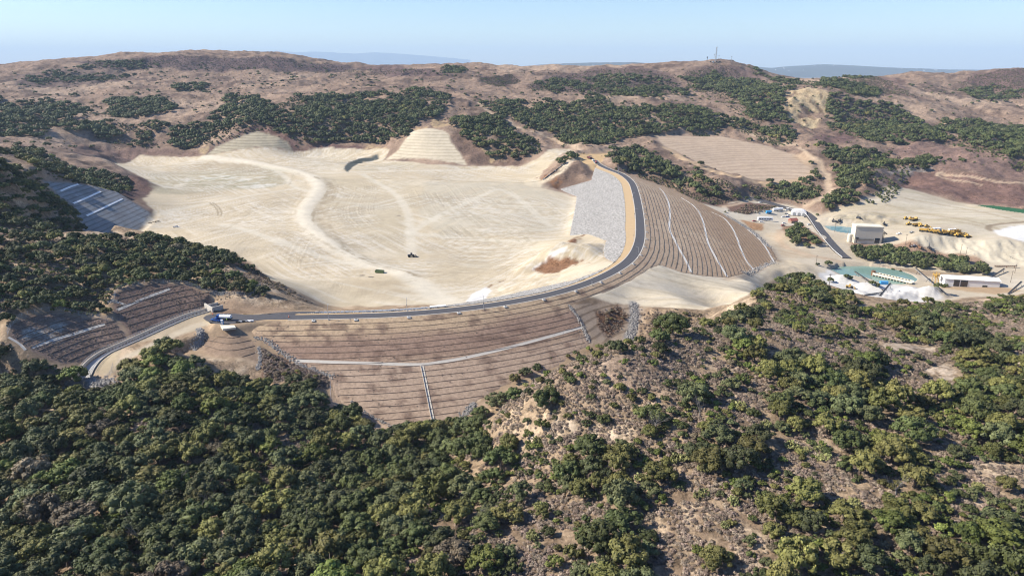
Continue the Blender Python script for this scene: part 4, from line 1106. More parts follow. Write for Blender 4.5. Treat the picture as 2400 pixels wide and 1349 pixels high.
ribbon('down_chute', smooth_line([on_dam(x, y) for x, y in [(989, 857), (995, 885), (1004, 930), (1012, 970), (1019, 1001)]], 3), 1.6, M_CONC, .02, dam, dam_zp, profile=[(-.7, -.3), (-.7, .2), (-.55, .2), (-.5, .02), (.5, .02), (.55, .45), (.75, .45), (.75, -.3)])


def roll(name, line, r, m, parent=None):
    """straw roll: a sagging tube lying on a slope"""
    line = np.array(line, float)
    d = np.gradient(line, axis=0); d /= np.maximum(np.linalg.norm(d, axis=1), 1e-9)[:, None]
    V_, F_ = [], []
    n = 6
    for i, p in enumerate(line):
        t_ = Vector(d[i]); sdv = t_.cross(Vector((0, 0, 1))).normalized(); up = sdv.cross(t_)
        rr = r * (.85 + .3 * random.random())
        for k_ in range(n):
            a = 2 * math.pi * k_ / n
            V_.append(Vector(p) + sdv * math.cos(a) * rr + up * (math.sin(a) * rr))
    for i in range(len(line) - 1):
        for k_ in range(n):
            a, b_ = i * n + k_, i * n + (k_ + 1) % n
            F_.append((a, b_, b_ + n, a + n))
    F_ += [tuple(range(n))[::-1], tuple(range((len(line) - 1) * n, len(line) * n))]
    return mesh_obj(name, V_, F_, m, parent, smooth=True)


def dam_rolls():
    for k_ in range(36):
        t = 7.6 + 3.45 * k_
        ss = np.arange(10, LEN - 20, 2.5)
        tt = t + .35 * fbm(ss, np.full(len(ss), t * 7), 14, 2, 520) + (np.sin(ss / 40) * .3)
        x, y = st_xy(ss, tt)
        ok = poly_sd(x, y, dam_poly) < -.6
        z = dam_zst(ss, tt) + .16
        i = 0
        while i < len(ss):
            if not ok[i]:
                i += 1; continue
            j = i
            while j + 1 < len(ss) and ok[j + 1]:
                j += 1
            if j - i > 5:
                roll('straw_roll', np.stack([x, y, z], 1)[i:j + 1], .085, M_STRAW, dam)
            i = j + 1


dam_rolls()


def contour(poly, z, step=1.5):
    """points at one height inside a world polygon, in order along it"""
    w = grid_box(poly, 0)
    X, Y, Z = GX[w], GY[w], GZ[w]
    inside = poly_sd(X, Y, poly) < -.4
    pts = []
    for ax in (0, 1):
        Z0, Z1 = (Z[:-1], Z[1:]) if ax == 0 else (Z[:, :-1], Z[:, 1:])
        X0, X1 = (X[:-1], X[1:]) if ax == 0 else (X[:, :-1], X[:, 1:])
        Y0, Y1 = (Y[:-1], Y[1:]) if ax == 0 else (Y[:, :-1], Y[:, 1:])
        I = inside[:-1] if ax == 0 else inside[:, :-1]
        c = ((Z0 - z) * (Z1 - z) < 0) & I
        t = (z - Z0[c]) / (Z1[c] - Z0[c])
        pts.append(np.stack([X0[c] + (X1[c] - X0[c]) * t, Y0[c] + (Y1[c] - Y0[c]) * t], 1))
    p = np.concatenate(pts)
    if len(p) < 6:
        return None
    c = p.mean(0); ax_ = np.linalg.svd(p - c)[2][0]
    s = (p - c) @ ax_
    b = np.arange(s.min(), s.max(), step)
    out = []
    for a in b:
        m = (s >= a) & (s < a + step)
        if m.any():
            out.append(p[m].mean(0))
    return np.array(out) if len(out) > 3 else None


ORD = ['topmost', 'second from the top', 'third from the top', 'fourth from the top', 'fifth from the top', 'sixth from the top', 'seventh from the top', 'eighth from the top', 'ninth from the top', 'tenth from the top']
for poly, dz_, what in ((cut_r, 2.05, 'on the brown cut above the spillway bend'), (cut_l, 1.75, 'on the pale cut beside the spillway outlet')):
    z1 = max(zat(*p) for p in poly) - .9; k_ = 0
    z0 = min(zat(*p) for p in poly)
    while z1 > z0 + .4 and k_ < 10:
        c_ = contour(poly, z1)
        if c_ is not None:
            o = roll('straw_roll', np.c_[c_, [zat(*p) + .12 for p in c_]], .17, M_STRAW)
            tag(o, f'dark straw roll, {ORD[k_]}, {what}', 'straw roll', 'straw rolls across the cut slopes')
            k_ += 1
        z1 -= dz_
cone = world_poly([(545, 778), (600, 800), (612, 893), (575, 890), (480, 832), (470, 795)], 295, 350)
z1 = CREST_Z - 1.2; k_ = 0
while z1 > 84 and k_ < 10:
    c_ = contour(cone, z1)
    if c_ is not None:
        tag(roll('straw_roll', np.c_[c_, [zat(*p) + .1 for p in c_]], .15, M_STRAW), f'dark straw roll, {ORD[k_]}, round the fill slope under the turnaround', 'straw roll', 'straw rolls across the cut slopes'); k_ += 1
    z1 -= 1.45
# pale bench strips on the cut slopes
for pts, y0, y1 in (([(274, 727), (320, 707), (360, 691), (398, 677)], 320, 420), ([(75, 815), (130, 795), (200, 774), (246, 759)], 280, 400)):
    l_ = smooth_line([hit(x, y, y0, y1) for x, y in pts], 2)
    o = ribbon('drainage_ditch', l_, 1.3, M_CONC, .05, None, lambda x, y: zat(x, y), profile=[(-.8, -.4), (-.75, .08), (-.4, .1), (0, 0), (.4, .1), (.75, .08), (.8, -.4)])
    tag(o, 'pale concrete ditch across the ' + ('upper brown cut above the spillway' if pts[0][0] == 272 else 'lower cut left of the spillway'), 'drainage ditch', 'ditches across the cut slopes')
for pts, y0, y1, lb in (([(266, 714), (271, 735), (274, 758), (290, 771), (314, 786)], 330, 420, 'thin concrete ditch running down between the two cut slopes'), ([(20, 790), (45, 805), (60, 820)], 280, 400, 'thin concrete ditch along the lower edge of the pale cut')):
    l_ = smooth_line([hit(x, y, y0, y1) for x, y in pts], 2)
    o = ribbon('drainage_ditch', l_, 1.1, M_CONC, .05, None, lambda x, y: zat(x, y), profile=[(-.6, -.4), (-.55, .1), (0, 0), (.55, .1), (.6, -.4)])
    tag(o, lb, 'drainage ditch')
# shaded cut: three white ditches down its face
for k_, (pts, lb) in enumerate((([(142, 448), (165, 438), (184, 432)], 'uppermost'), ([(172, 477), (205, 463), (236, 449)], 'middle'), ([(203, 506), (245, 486), (287, 466)], 'lowest and longest'))):
    l_ = smooth_line([hit(x, y, 520, 760) for x, y in pts], 3)
    o = ribbon('drainage_ditch', l_, 2, M_WHITE, .12, None, lambda x, y: zat(x, y), profile=[(-.7, -.5), (-.7, .2), (0, .1), (.7, .2), (.7, -.5)])
    tag(o, f'white concrete ditch across the shaded blue cut, {lb} of three', 'drainage ditch', 'ditches across the cut slopes')

# ------------------------------------------------------------------ spillway: floor, walls, headwall
spill = bpy.data.objects.new('spillway', None); COL.objects.link(spill)
tag(spill, 'grey concrete spillway chute curving down from the crest to a rocky gully', 'spillway')
ribbon('channel_floor', chute, 5, M_CONC_D, -1.15, spill, profile=[(-2.9, 0), (2.9, 0)])
for sgn in (-1, 1):
    ribbon('side_wall', chute, 1, M_CONC, 0, spill, profile=[(sgn * 2.75, -1.6), (sgn * 2.75, .75), (sgn * 3.15, .75), (sgn * 3.15, -1.6)])
hx, hy, hz = chute[0]
tdir = Vector((chute[1][0] - hx, chute[1][1] - hy, 0)).normalized(); ndir = Vector((-tdir.y, tdir.x, 0))
def slab(name, c, ax, ay, az, m, parent):
    """box from centre and three half-axis vectors"""
    c = Vector(c); V_ = [c + ax * i + ay * j + az * k_ for i in (-1, 1) for j in (-1, 1) for k_ in (-1, 1)]
    return mesh_obj(name, V_, [(0, 1, 3, 2), (4, 6, 7, 5), (0, 4, 5, 1), (2, 3, 7, 6), (0, 2, 6, 4), (1, 5, 7, 3)], m, parent)
UP = Vector((0, 0, 1))
hc = Vector((hx, hy, hz)) - tdir * .3
slab('headwall', hc + UP * .3, tdir * .35, ndir * 5.2, UP * 2.4, M_CONC, spill)
slab('wing_wall', hc + ndir * 3 - tdir * 3.2 + UP * .1, tdir * 3.0, ndir * .25, UP * 2.2, M_CONC, spill)
slab('wing_wall', hc - ndir * 3 - tdir * 3.2 + UP * .1, tdir * 3.0, ndir * .25, UP * 2.2, M_CONC, spill)
# guard rails on both walls
def rail(line, off, h, parent, name, step=3.0):
    line = np.array(line, float); d = np.gradient(line[:, :2], axis=0); d /= np.linalg.norm(d, axis=1)[:, None]
    L_ = line.copy(); L_[:, 0] += d[:, 1] * off; L_[:, 1] -= d[:, 0] * off
    V_, F_ = [], []
    def bar(a, b_, r):
        a, b_ = Vector(a), Vector(b_); t_ = (b_ - a).normalized(); s_ = t_.cross(UP if abs(t_.z) < .9 else Vector((1, 0, 0))).normalized(); u_ = s_.cross(t_)
        k0 = len(V_)
        for p in (a, b_):
            for i, j in ((-1, -1), (1, -1), (1, 1), (-1, 1)):
                V_.append(p + s_ * i * r + u_ * j * r)
        for i in range(4):
            F_.append((k0 + i, k0 + (i + 1) % 4, k0 + 4 + (i + 1) % 4, k0 + 4 + i))
    acc_ = 0
    for i in range(len(L_) - 1):
        for hh in (h, h * .55):
            bar(L_[i] + np.array([0, 0, hh]), L_[i + 1] + np.array([0, 0, hh]), .035)
        if i % 2 == 0:
            bar(L_[i], L_[i] + np.array([0, 0, h]), .04)
    return mesh_obj(name, V_, F_, M_STEEL, parent)
for sgn in (-1, 1):
    rl = chute.copy(); rl[:, 2] += .75
    rail(rl[:-2], sgn * 2.95, 1.1, spill, 'guard_rail')

# ------------------------------------------------------------------ water
def water_mat(name, col, rough):
    m, nt, b = mat(name)
    b.inputs['Base Color'].default_value = (*col, 1); b.inputs['Roughness'].default_value = rough; b.inputs['Specular IOR Level'].default_value = .0 if 'reservoir' in name else .1
    n = nd(nt, 'ShaderNodeTexNoise', Scale=.6, Detail=3.0); ge = nd(nt, 'ShaderNodeNewGeometry'); nt.links.new(ge.outputs['Position'], n.inputs['Vector'])
    bp = nd(nt, 'ShaderNodeBump', Strength=.06, Distance=.1); nt.links.new(n.outputs['Fac'], bp.inputs['Height']); nt.links.new(bp.outputs[0], b.inputs['Normal'])
    return m
for nm, poly, z, col in (('pond_water', pond, POND_Z, A(142, 172, 158)), ('settling_pond_water', small_pond, SMALL_POND_Z, A(128, 170, 176)), ('reservoir_water', green_pond, GREEN_POND_Z, A(70, 118, 86))):
    c_ = np.mean(poly, 0)
    pp = [(c_[0] + (x - c_[0]) * 1.06, c_[1] + (y - c_[1]) * 1.06, z) for x, y in poly]
    o = mesh_obj(nm, pp, [tuple(range(len(pp)))], water_mat(nm, tuple(col), .12)); tag(o, kind='structure')

# ------------------------------------------------------------------ far country: a plain, distant hills, and the air
M_PLAIN = plain('far_plain', tuple(A(150, 140, 130)), .95, var=.3, scale=.002)
def big_plane(name, x0, x1, y0, y1, z, m):
    return mesh_obj(name, [(x0, y0, z), (x1, y0, z), (x1, y1, z), (x0, y1, z)], [(0, 1, 2, 3)], m)
tag(big_plane('plain', -45000, 45000, -600, 44000, 18.0, M_PLAIN), kind='structure')


def far_ridge(name, crest_pts, D, depth, m, seed, base=10.0, rough=6.0):
    """a distant range: crest traced as (column, row) at one distance, real depth and slopes"""
    px = np.arange(crest_pts[0][0], crest_pts[-1][0] + 1, 2.5)
    py = np.interp(px, [p[0] for p in crest_pts], [p[1] for p in crest_pts])
    pts = np.array([at_d(x, y, D) for x, y in zip(px, py)])
    nrow = 22
    tt = np.linspace(-1, 1, nrow)
    X = np.repeat(pts[None, :, 0], nrow, 0); Y = pts[None, :, 1] + tt[:, None] * depth
    hgt = pts[None, :, 2] - base
    prof = np.exp(-(tt * 1.6) ** 2)[:, None] - math.exp(-2.56)
    prof = prof / prof.max()
    wob = fbm(X, Y, depth * .6, 4, seed)
    Y = Y + wob * depth * .3
    Z = base + hgt * np.clip(prof * (1 + .25 * wob * (np.abs(tt[:, None]) > .1)), 0, 1.0) + rough * fbm(X, Y, depth * .12, 4, seed + 3)
    o, _ = grid_mesh(name, X, Y, Z, m)
    return tag(o, kind='structure')
M_FARHILL = plain('far_hillside', (.055, .06, .05), .95, var=.5, scale=.004)
far_ridge('distant_hills', [(1165, 166), (1230, 155), (1290, 150), (1380, 147), (1480, 146), (1530, 151), (1600, 158)], 13500, 1800, M_FARHILL, 601)
far_ridge('distant_hills', [(1720, 164), (1770, 157), (1830, 162), (1880, 155), (1935, 151), (2000, 154), (2090, 159), (2200, 163), (2300, 164), (2420, 160)], 15000, 2400, M_FARHILL, 611)
far_ridge('distant_hills', [(-60, 163), (0, 158), (100, 157), (122, 149), (150, 139), (190, 138), (215, 150), (300, 160)], 11000, 1500, M_FARHILL, 621)
far_ridge('distant_mountains', [(560, 134), (610, 121), (650, 119), (690, 123), (740, 121), (830, 126), (880, 123), (920, 125), (1000, 131), (1100, 140)], 42000, 1500, M_FARHILL, 631)

hz, hnt, hb = mat('haze_air')
hnt.nodes.remove(hb)
pvn = hnt.nodes.new('ShaderNodeVolumePrincipled'); pvn.inputs['Color'].default_value = (.62, .80, 1.0, 1); pvn.inputs['Density'].default_value = HAZE if 'HAZE' in globals() else 4.5e-5; pvn.inputs['Anisotropy'].default_value = 0.0
hnt.links.new(pvn.outputs[0], hnt.nodes['Material Output'].inputs['Volume'])
x0, x1, y0, y1, z0, z1 = -48000, 48000, -900, 46000, 5.0, 1300.0
haze = mesh_obj('haze', [(x0, y0, z0), (x1, y0, z0), (x1, y1, z0), (x0, y1, z0), (x0, y0, z1), (x1, y0, z1), (x1, y1, z1), (x0, y1, z1)], [(0, 3, 2, 1), (4, 5, 6, 7), (0, 1, 5, 4), (1, 2, 6, 5), (2, 3, 7, 6), (3, 0, 4, 7)], hz)
tag(haze, kind='stuff')
# ------------------------------------------------------------------ plants: prototypes
def leaf_mat(name, col, trans=.0):
    m, nt, b = mat(name)
    L = nt.links.new
    at = nd(nt, 'ShaderNodeAttribute', attribute_name='tone'); oi = nd(nt, 'ShaderNodeObjectInfo')
    hs = nd(nt, 'ShaderNodeHueSaturation'); hs.inputs['Color'].default_value = (*col, 1)
    h = nd(nt, 'ShaderNodeMapRange'); h.inputs['To Min'].default_value = .482; h.inputs['To Max'].default_value = .512; L(oi.outputs['Random'], h.inputs['Value']); L(h.outputs[0], hs.inputs['Hue'])
    v = nd(nt, 'ShaderNodeMapRange'); v.inputs['To Min'].default_value = .62; v.inputs['To Max'].default_value = 1.5
    mm = nd(nt, 'ShaderNodeMath', operation='MULTIPLY'); mm.inputs[1].default_value = 7.31; L(oi.outputs['Random'], mm.inputs[0])
    fr = nd(nt, 'ShaderNodeMath', operation='FRACT'); L(mm.outputs[0], fr.inputs[0]); L(fr.outputs[0], v.inputs['Value'])
    mu = nd(nt, 'ShaderNodeMath', operation='MULTIPLY'); L(v.outputs[0], mu.inputs[0]); L(at.outputs['Fac'], mu.inputs[1]); L(mu.outputs[0], hs.inputs['Value'])
    L(hs.outputs[0], b.inputs['Base Color'])
    b.inputs['Roughness'].default_value = .65; b.inputs['Specular IOR Level'].default_value = .2
    return m


TONES = {'dark green': (.070, .082, .027), 'grey green': (.088, .097, .040), 'olive': (.128, .122, .037), 'bright green': (.114, .134, .032), 'grey brown': (.150, .120, .074)}
M_LEAF = {k_: leaf_mat(k_.replace(' ', '_') + '_leaves', c) for k_, c in TONES.items()}
M_LEAF['dry'] = leaf_mat('dry_brush_twigs', (.245, .188, .138)); M_LEAF['pear'] = leaf_mat('cactus_pads', (.22, .22, .085))
M_BARK = plain('grey_bark', (.12, .10, .085), .95, var=.3)
_ico = bmesh.new(); bmesh.ops.create_icosphere(_ico, subdivisions=1, radius=1.0)
ICO_V = np.array([v.co[:] for v in _ico.verts]); ICO_F = np.array([[v.index for v in f.verts] for f in _ico.faces]); _ico.free()


def foliage_mesh(name, m, R_, H, nblob, nleaf, leaf, seed, base=.25, core=True, spread=.8, blob=(.26, .42), up=.35):
    """crown of many leaf clumps round several boughs; height 0 is the ground"""
    r = np.random.default_rng(seed)
    Vs, Fs, Ts, n0 = [], [], [], 0
    for b in range(nblob):
        a = r.uniform(0, 2 * math.pi); q = math.sqrt(r.uniform(0, 1)) * spread
        top = math.sqrt(max(0, 1 - q * q))
        hgt = base + (1 - base) * (.25 + .62 * top) * r.uniform(.62, 1.0)
        br = R_ * r.uniform(*blob) * (1.05 - .35 * q)
        c = np.array([math.cos(a) * q * R_, math.sin(a) * q * R_, hgt * H - br * .35])
        sc = np.array([br, br, br * r.uniform(.65, .9)])
        tone = r.uniform(.72, 1.28)
        if core:
            jit = 1 + .22 * r.standard_normal((len(ICO_V), 1))
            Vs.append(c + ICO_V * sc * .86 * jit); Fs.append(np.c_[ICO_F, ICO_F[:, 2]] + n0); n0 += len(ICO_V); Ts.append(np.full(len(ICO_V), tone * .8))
        n = max(4, int(nleaf * (br / (R_ * .34)) ** 2))
        d = r.standard_normal((n, 3)); d /= np.linalg.norm(d, axis=1)[:, None]
        d[:, 2] = np.where(d[:, 2] < -.35, -d[:, 2], d[:, 2])
        p = c + d * sc * r.uniform(.82, 1.14, (n, 1))
        nr = d + .38 * r.standard_normal((n, 3)) + np.array([0, 0, up * .6]) + .35 * (c * np.array([1, 1, 0]) / R_); nr /= np.linalg.norm(nr, axis=1)[:, None]
        t1 = np.cross(nr, r.standard_normal((n, 3))); t1 /= np.linalg.norm(t1, axis=1)[:, None]; t2 = np.cross(nr, t1)
        s1 = leaf * r.uniform(.55, 1.3, (n, 1)); s2 = s1 * r.uniform(.5, 1.0, (n, 1))
        quad = np.stack([p - t1 * s1, p - t2 * s2 + t1 * s1 * .2, p + t1 * s1, p + t2 * s2 - t1 * s1 * .2], 1)
        Vs.append(quad.reshape(-1, 3)); Fs.append(np.arange(4 * n).reshape(-1, 4) + n0); n0 += 4 * n
        Ts.append(np.repeat(tone * r.uniform(.84, 1.16, n), 4))
    co, fa, to = np.concatenate(Vs), np.concatenate(Fs), np.concatenate(Ts)
    me = bpy.data.meshes.new(name)
    tri = fa[:, 2] == fa[:, 3]
    ls = np.where(tri, 3, 4); st = np.r_[0, np.cumsum(ls)[:-1]]
    flat = np.concatenate([f[:3] if t_ else f for f, t_ in zip(fa, tri)]) if tri.any() else fa.ravel()
    me.vertices.add(len(co)); me.vertices.foreach_set('co', co.astype(np.float32).ravel())
    me.loops.add(len(flat)); me.loops.foreach_set('vertex_index', flat.astype(np.int32))
    me.polygons.add(len(fa)); me.polygons.foreach_set('loop_start', st.astype(np.int32))
    me.update(calc_edges=True)
    me.attributes.new('tone', 'FLOAT', 'POINT').data.foreach_set('value', to.astype(np.float32))
    me.materials.append(m)
    return me


def trunk_mesh(name, H, r0, seed):
    """tapered trunk forking into limbs"""
    rr = random.Random(seed)
    V_, F_ = [], []

    def limb(a, b_, ra, rb):
        a, b_ = Vector(a), Vector(b_); t_ = (b_ - a).normalized(); s_ = t_.cross(Vector((.3, .9, .1))).normalized(); u_ = s_.cross(t_)
        k0 = len(V_)
        for p, r in ((a, ra), ((a + b_) / 2 + s_ * ra * .5, (ra + rb) / 2), (b_, rb)):
            for k_ in range(6):
                an = k_ * math.pi / 3; V_.append(p + (s_ * math.cos(an) + u_ * math.sin(an)) * r)
        for j in range(2):
            for k_ in range(6):
                c = k0 + j * 6; F_.append((c + k_, c + (k_ + 1) % 6, c + 6 + (k_ + 1) % 6, c + 6 + k_))
    limb((0, 0, -1.2), (.1, 0, H * .38), r0, r0 * .7)
    for k_ in range(5):
        a = k_ * 1.26 + rr.random(); l = H * rr.uniform(.28, .42)
        limb((.1, 0, H * .34), (math.cos(a) * l, math.sin(a) * l, H * rr.uniform(.6, .8)), r0 * .55, r0 * .12)
    me = bpy.data.meshes.new(name); me.from_pydata([tuple(v) for v in V_], [], F_); me.materials.append(M_BARK)
    return me


OAK, FAR_OAK, BUSH, FAR_BUSH = {}, {}, {}, {}
for i, tn in enumerate(('dark green', 'grey green', 'olive', 'bright green', 'grey brown')):
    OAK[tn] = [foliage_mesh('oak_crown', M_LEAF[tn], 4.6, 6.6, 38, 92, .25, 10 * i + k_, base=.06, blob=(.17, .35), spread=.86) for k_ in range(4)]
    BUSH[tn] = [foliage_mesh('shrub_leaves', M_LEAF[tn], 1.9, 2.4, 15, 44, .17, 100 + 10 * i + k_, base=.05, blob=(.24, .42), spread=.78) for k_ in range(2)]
    FAR_OAK[tn] = [foliage_mesh('far_oak_crown', M_LEAF[tn], 4.6, 6.2, 13, 12, .7, 200 + 10 * i + k_, base=.2, blob=(.3, .5)) for k_ in range(2)]
    FAR_BUSH[tn] = [foliage_mesh('far_shrub_leaves', M_LEAF[tn], 1.9, 2.2, 4, 6, .6, 300 + 10 * i + k_, base=.1, blob=(.4, .6), spread=.5) for k_ in range(2)]
OAK_TRUNK = [trunk_mesh('oak_trunk', 7.0, .34, k_) for k_ in range(3)]
BRUSH = [foliage_mesh('dry_brush_clump', M_LEAF['dry'], 1.0, .8, 5, 26, .13, 400 + k_, core=False, base=.02, blob=(.3, .62), spread=.7, up=.6) for k_ in range(4)]


def pear_mesh(seed):
    """prickly pear: a clump of oval pads growing out of each other"""
    r = np.random.default_rng(seed); Vs, Fs, Ts, n0 = [], [], [], 0
    for p in range(60):
        a = r.uniform(0, 6.28); q = math.sqrt(r.uniform(0, 1)) * 1.0
        c = np.array([math.cos(a) * q, math.sin(a) * q, .2 + r.uniform(0, 1) * (1.1 - .5 * q / 1.25)])
        n_ = r.standard_normal(3); n_[2] *= .3; n_ /= np.linalg.norm(n_)
        up_ = np.array([0, 0, 1.0]) + .5 * r.standard_normal(3); t1 = np.cross(n_, up_); t1 /= np.linalg.norm(t1); t2 = np.cross(t1, n_)
        ang = np.linspace(0, 2 * math.pi, 8, endpoint=False); s = r.uniform(.16, .26)
        ring = c + np.outer(np.cos(ang) * s * .75, t1) + np.outer(np.sin(ang) * s, t2)
        V_ = np.concatenate([ring + n_ * .03, ring - n_ * .03])
        Vs.append(V_)
        Fs += [[n0 + k_ for k_ in range(8)], [n0 + 15 - k_ for k_ in range(8)]] + [[n0 + k_, n0 + 8 + k_, n0 + 8 + (k_ + 1) % 8, n0 + (k_ + 1) % 8] for k_ in range(8)]
        Ts.append(np.full(16, r.uniform(.7, 1.3))); n0 += 16
    me = bpy.data.meshes.new('cactus_pads'); me.from_pydata(np.concatenate(Vs).tolist(), [], Fs)
    me.attributes.new('tone', 'FLOAT', 'POINT').data.foreach_set('value', np.concatenate(Ts).astype(np.float32)); me.materials.append(M_LEAF['pear'])
    return me


PEAR = [pear_mesh(k_) for k_ in range(3)]


def rock_mesh(seed, m):
    r = np.random.default_rng(seed)
    v = ICO_V * (1 + .28 * r.standard_normal((len(ICO_V), 1))) * np.array([1, .8, .6])
    me = bpy.data.meshes.new('rock'); me.from_pydata(v.tolist(), [], ICO_F.tolist()); me.materials.append(m)
    return me


M_ROCKS = plain('grey_rock', (.27, .25, .225), .9, var=.35, scale=.8)
ROCKS = [rock_mesh(k_, M_ROCKS) for k_ in range(4)]


def stuff(name, meshes, pts, size, pick=None, tilt=0.0, label=None):
    """one object that carries many small uncounted plants or stones on the ground"""
    n = len(pts)
    me = bpy.data.meshes.new(name); me.vertices.add(n); me.vertices.foreach_set('co', np.asarray(pts, np.float32).ravel())
    me.attributes.new('size', 'FLOAT', 'POINT').data.foreach_set('value', np.asarray(size, np.float32))
    me.attributes.new('pick', 'INT', 'POINT').data.foreach_set('value', (rng.integers(0, len(meshes), n) if pick is None else np.asarray(pick)).astype(np.int32))
    rot = np.stack([rng.normal(0, tilt, n), rng.normal(0, tilt, n), rng.uniform(0, 6.283, n)], 1)
    me.attributes.new('turn', 'FLOAT_VECTOR', 'POINT').data.foreach_set('vector', rot.astype(np.float32).ravel())
    o = bpy.data.objects.new(name, me); COL.objects.link(o)
    c = bpy.data.collections.new(name + '_kinds')
    for k_, q in enumerate(meshes):
        c.objects.link(bpy.data.objects.new(f'{name}_kind_{k_:02d}', q))
    ng = bpy.data.node_groups.new(name + '_scatter', 'GeometryNodeTree')
    ng.interface.new_socket('Geometry', in_out='INPUT', socket_type='NodeSocketGeometry'); ng.interface.new_socket('Geometry', in_out='OUTPUT', socket_type='NodeSocketGeometry')
    gi, go = ng.nodes.new('NodeGroupInput'), ng.nodes.new('NodeGroupOutput')
    ip = ng.nodes.new('GeometryNodeInstanceOnPoints'); ci = ng.nodes.new('GeometryNodeCollectionInfo')
    ci.inputs['Collection'].default_value = c; ci.inputs['Separate Children'].default_value = True; ci.inputs['Reset Children'].default_value = True
    def attr(nm, dt):
        a = ng.nodes.new('GeometryNodeInputNamedAttribute'); a.data_type = dt; a.inputs['Name'].default_value = nm
        return next(s for s in a.outputs if s.enabled and s.name == 'Attribute')
    L = ng.links.new
    L(gi.outputs[0], ip.inputs['Points']); L(ci.outputs[0], ip.inputs['Instance']); ip.inputs['Pick Instance'].default_value = True
    L(attr('pick', 'INT'), ip.inputs['Instance Index'])
    er = ng.nodes.new('FunctionNodeEulerToRotation'); L(attr('turn', 'FLOAT_VECTOR'), er.inputs[0]); L(er.outputs[0], ip.inputs['Rotation'])
    L(attr('size', 'FLOAT'), ip.inputs['Scale']); L(ip.outputs[0], go.inputs[0])
    md = o.modifiers.new('scatter', 'NODES'); md.node_group = ng
    tag(o, label, kind='stuff')
    return o


# ------------------------------------------------------------------ plants: where they grow
class Field:
    """round footprints that may touch but hardly overlap"""
    def __init__(self, cell=6.0):
        self.c, self.g = cell, {}

    def ok(self, x, y, r, k_=.78):
        ix, iy = int(x // self.c), int(y // self.c); m = int((r + 6) // self.c) + 1
        for i in range(ix - m, ix + m + 1):
            for j in range(iy - m, iy + m + 1):
                for (a, b, q) in self.g.get((i, j), ()):
                    if (a - x) ** 2 + (b - y) ** 2 < ((q + r) * k_) ** 2:
                        return False
        return True

    def add(self, x, y, r):
        self.g.setdefault((int(x // self.c), int(y // self.c)), []).append((x, y, r))


field = Field()
OAKS, BUSHES = [], []          # (x, y, radius, tone)
PALE = [bluff_face] + [world_poly(q, 120, 340) for q in ([(2168, 868), (2215, 853), (2254, 868), (2250, 896), (2200, 898)], [(2058, 806), (2130, 803), (2192, 813), (2182, 828), (2090, 823)], [(2365, 828), (2430, 832), (2430, 862), (2380, 858)])]
far_road = smooth_line([hit(x, y, 700, 1250) for x, y in [(1872, 346), (1905, 370), (1925, 395), (1940, 425), (1946, 448), (1930, 462), (1905, 475), (1890, 480)]], 8)
_d = np.gradient(far_road, axis=0); _d /= np.linalg.norm(_d, axis=1)[:, None]; _n = np.c_[_d[:, 1], -_d[:, 0]]
KEEP_OUT = PALE + [np.r_[far_road + _n * 8, (far_road - _n * 8)[::-1]].tolist(), dam_poly, basin, platform, spillzone, pond, small_pond, green_pond, terr_a, terr_b, terr_c, cut_r, cut_l, panel]
keep_grid = np.full(GZ.shape, 99.0, np.float32)
for poly in KEEP_OUT:
    w = grid_box(poly, 9)
    keep_grid[w] = np.minimum(keep_grid[w], poly_sd(GX[w], GY[w], poly))


def free(x, y, r):
    return zlook(keep_grid, x, y) > r


def grow(pts, y0, y1, kind, density, rmin, rmax, tones, edge=.0, ragged=4.0, k_=.74, holes=0.0, seed=1, mx=9000):
    """fill a traced outline with oaks or shrubs"""
    poly = world_poly(pts, y0, y1)
    p = np.array(poly); x0, yy0 = p.min(0); x1, yy1 = p.max(0)
    area = .5 * abs(np.dot(p[:, 0], np.roll(p[:, 1], 1)) - np.dot(p[:, 1], np.roll(p[:, 0], 1)))
    rm = .5 * (rmin + rmax)
    n = int(min(mx, density * area / (math.pi * rm * rm) * 3.2)) + 2
    box = max((x1 - x0) * (yy1 - yy0), 1)
    n = int(min(60000, n * box / max(area, 1)))
    X, Y = rng.uniform(x0, x1, n), rng.uniform(yy0, yy1, n)
    jx = X + ragged * fbm(X, Y, ragged * 3, 3, 700 + seed); jy = Y + ragged * fbm(X, Y, ragged * 3, 3, 710 + seed)
    m = in_poly(jx, jy, poly)
    if holes:
        m &= fbm(X, Y, rm * 6, 3, 720 + seed) > (holes * 2 - 1) * .5
    X, Y = X[m], Y[m]
    Rr = rmin + (rmax - rmin) * rng.beta(1.6, 2.0, len(X))
    if kind == 'oak':
        o_ = np.argsort(-Rr); X, Y, Rr = X[o_], Y[o_], Rr[o_]
    fr = free(X, Y, Rr * .55)
    tn, tw = list(tones.keys()), np.array(list(tones.values()), float); tw /= tw.sum()
    patch = fbm(X, Y, rm * 9, 2, 730 + seed) if len(X) else []
    cap = density * area / (math.pi * rm * rm) * 1.9
    got = 0
    for x, y, r, f, q in zip(X, Y, Rr, fr, patch):
        if not f or got > cap or not field.ok(x, y, r, k_):
            continue
        field.add(x, y, r); got += 1
        u_ = min(.999, max(0, rng.random() * .7 + .3 * (q + .5)))
        t_ = tn[int(np.searchsorted(np.cumsum(tw), u_))]
        (OAKS if kind == 'oak' else BUSHES).append((x, y, r, t_))
    return got


WOODT = {'dark green': 3.6, 'grey green': 3.6, 'olive': 3.2, 'bright green': 1.3, 'grey brown': 1.3}
MIXT = {'dark green': 3, 'grey green': 3, 'olive': 3, 'bright green': 1.6, 'grey brown': .6}
BUSHT = {'olive': 3, 'bright green': 2, 'dark green': 2.5, 'grey green': 2.5, 'grey brown': 1.6}
FART = {'dark green': 8, 'grey green': 2, 'olive': .9, 'bright green': .3, 'grey brown': .2}


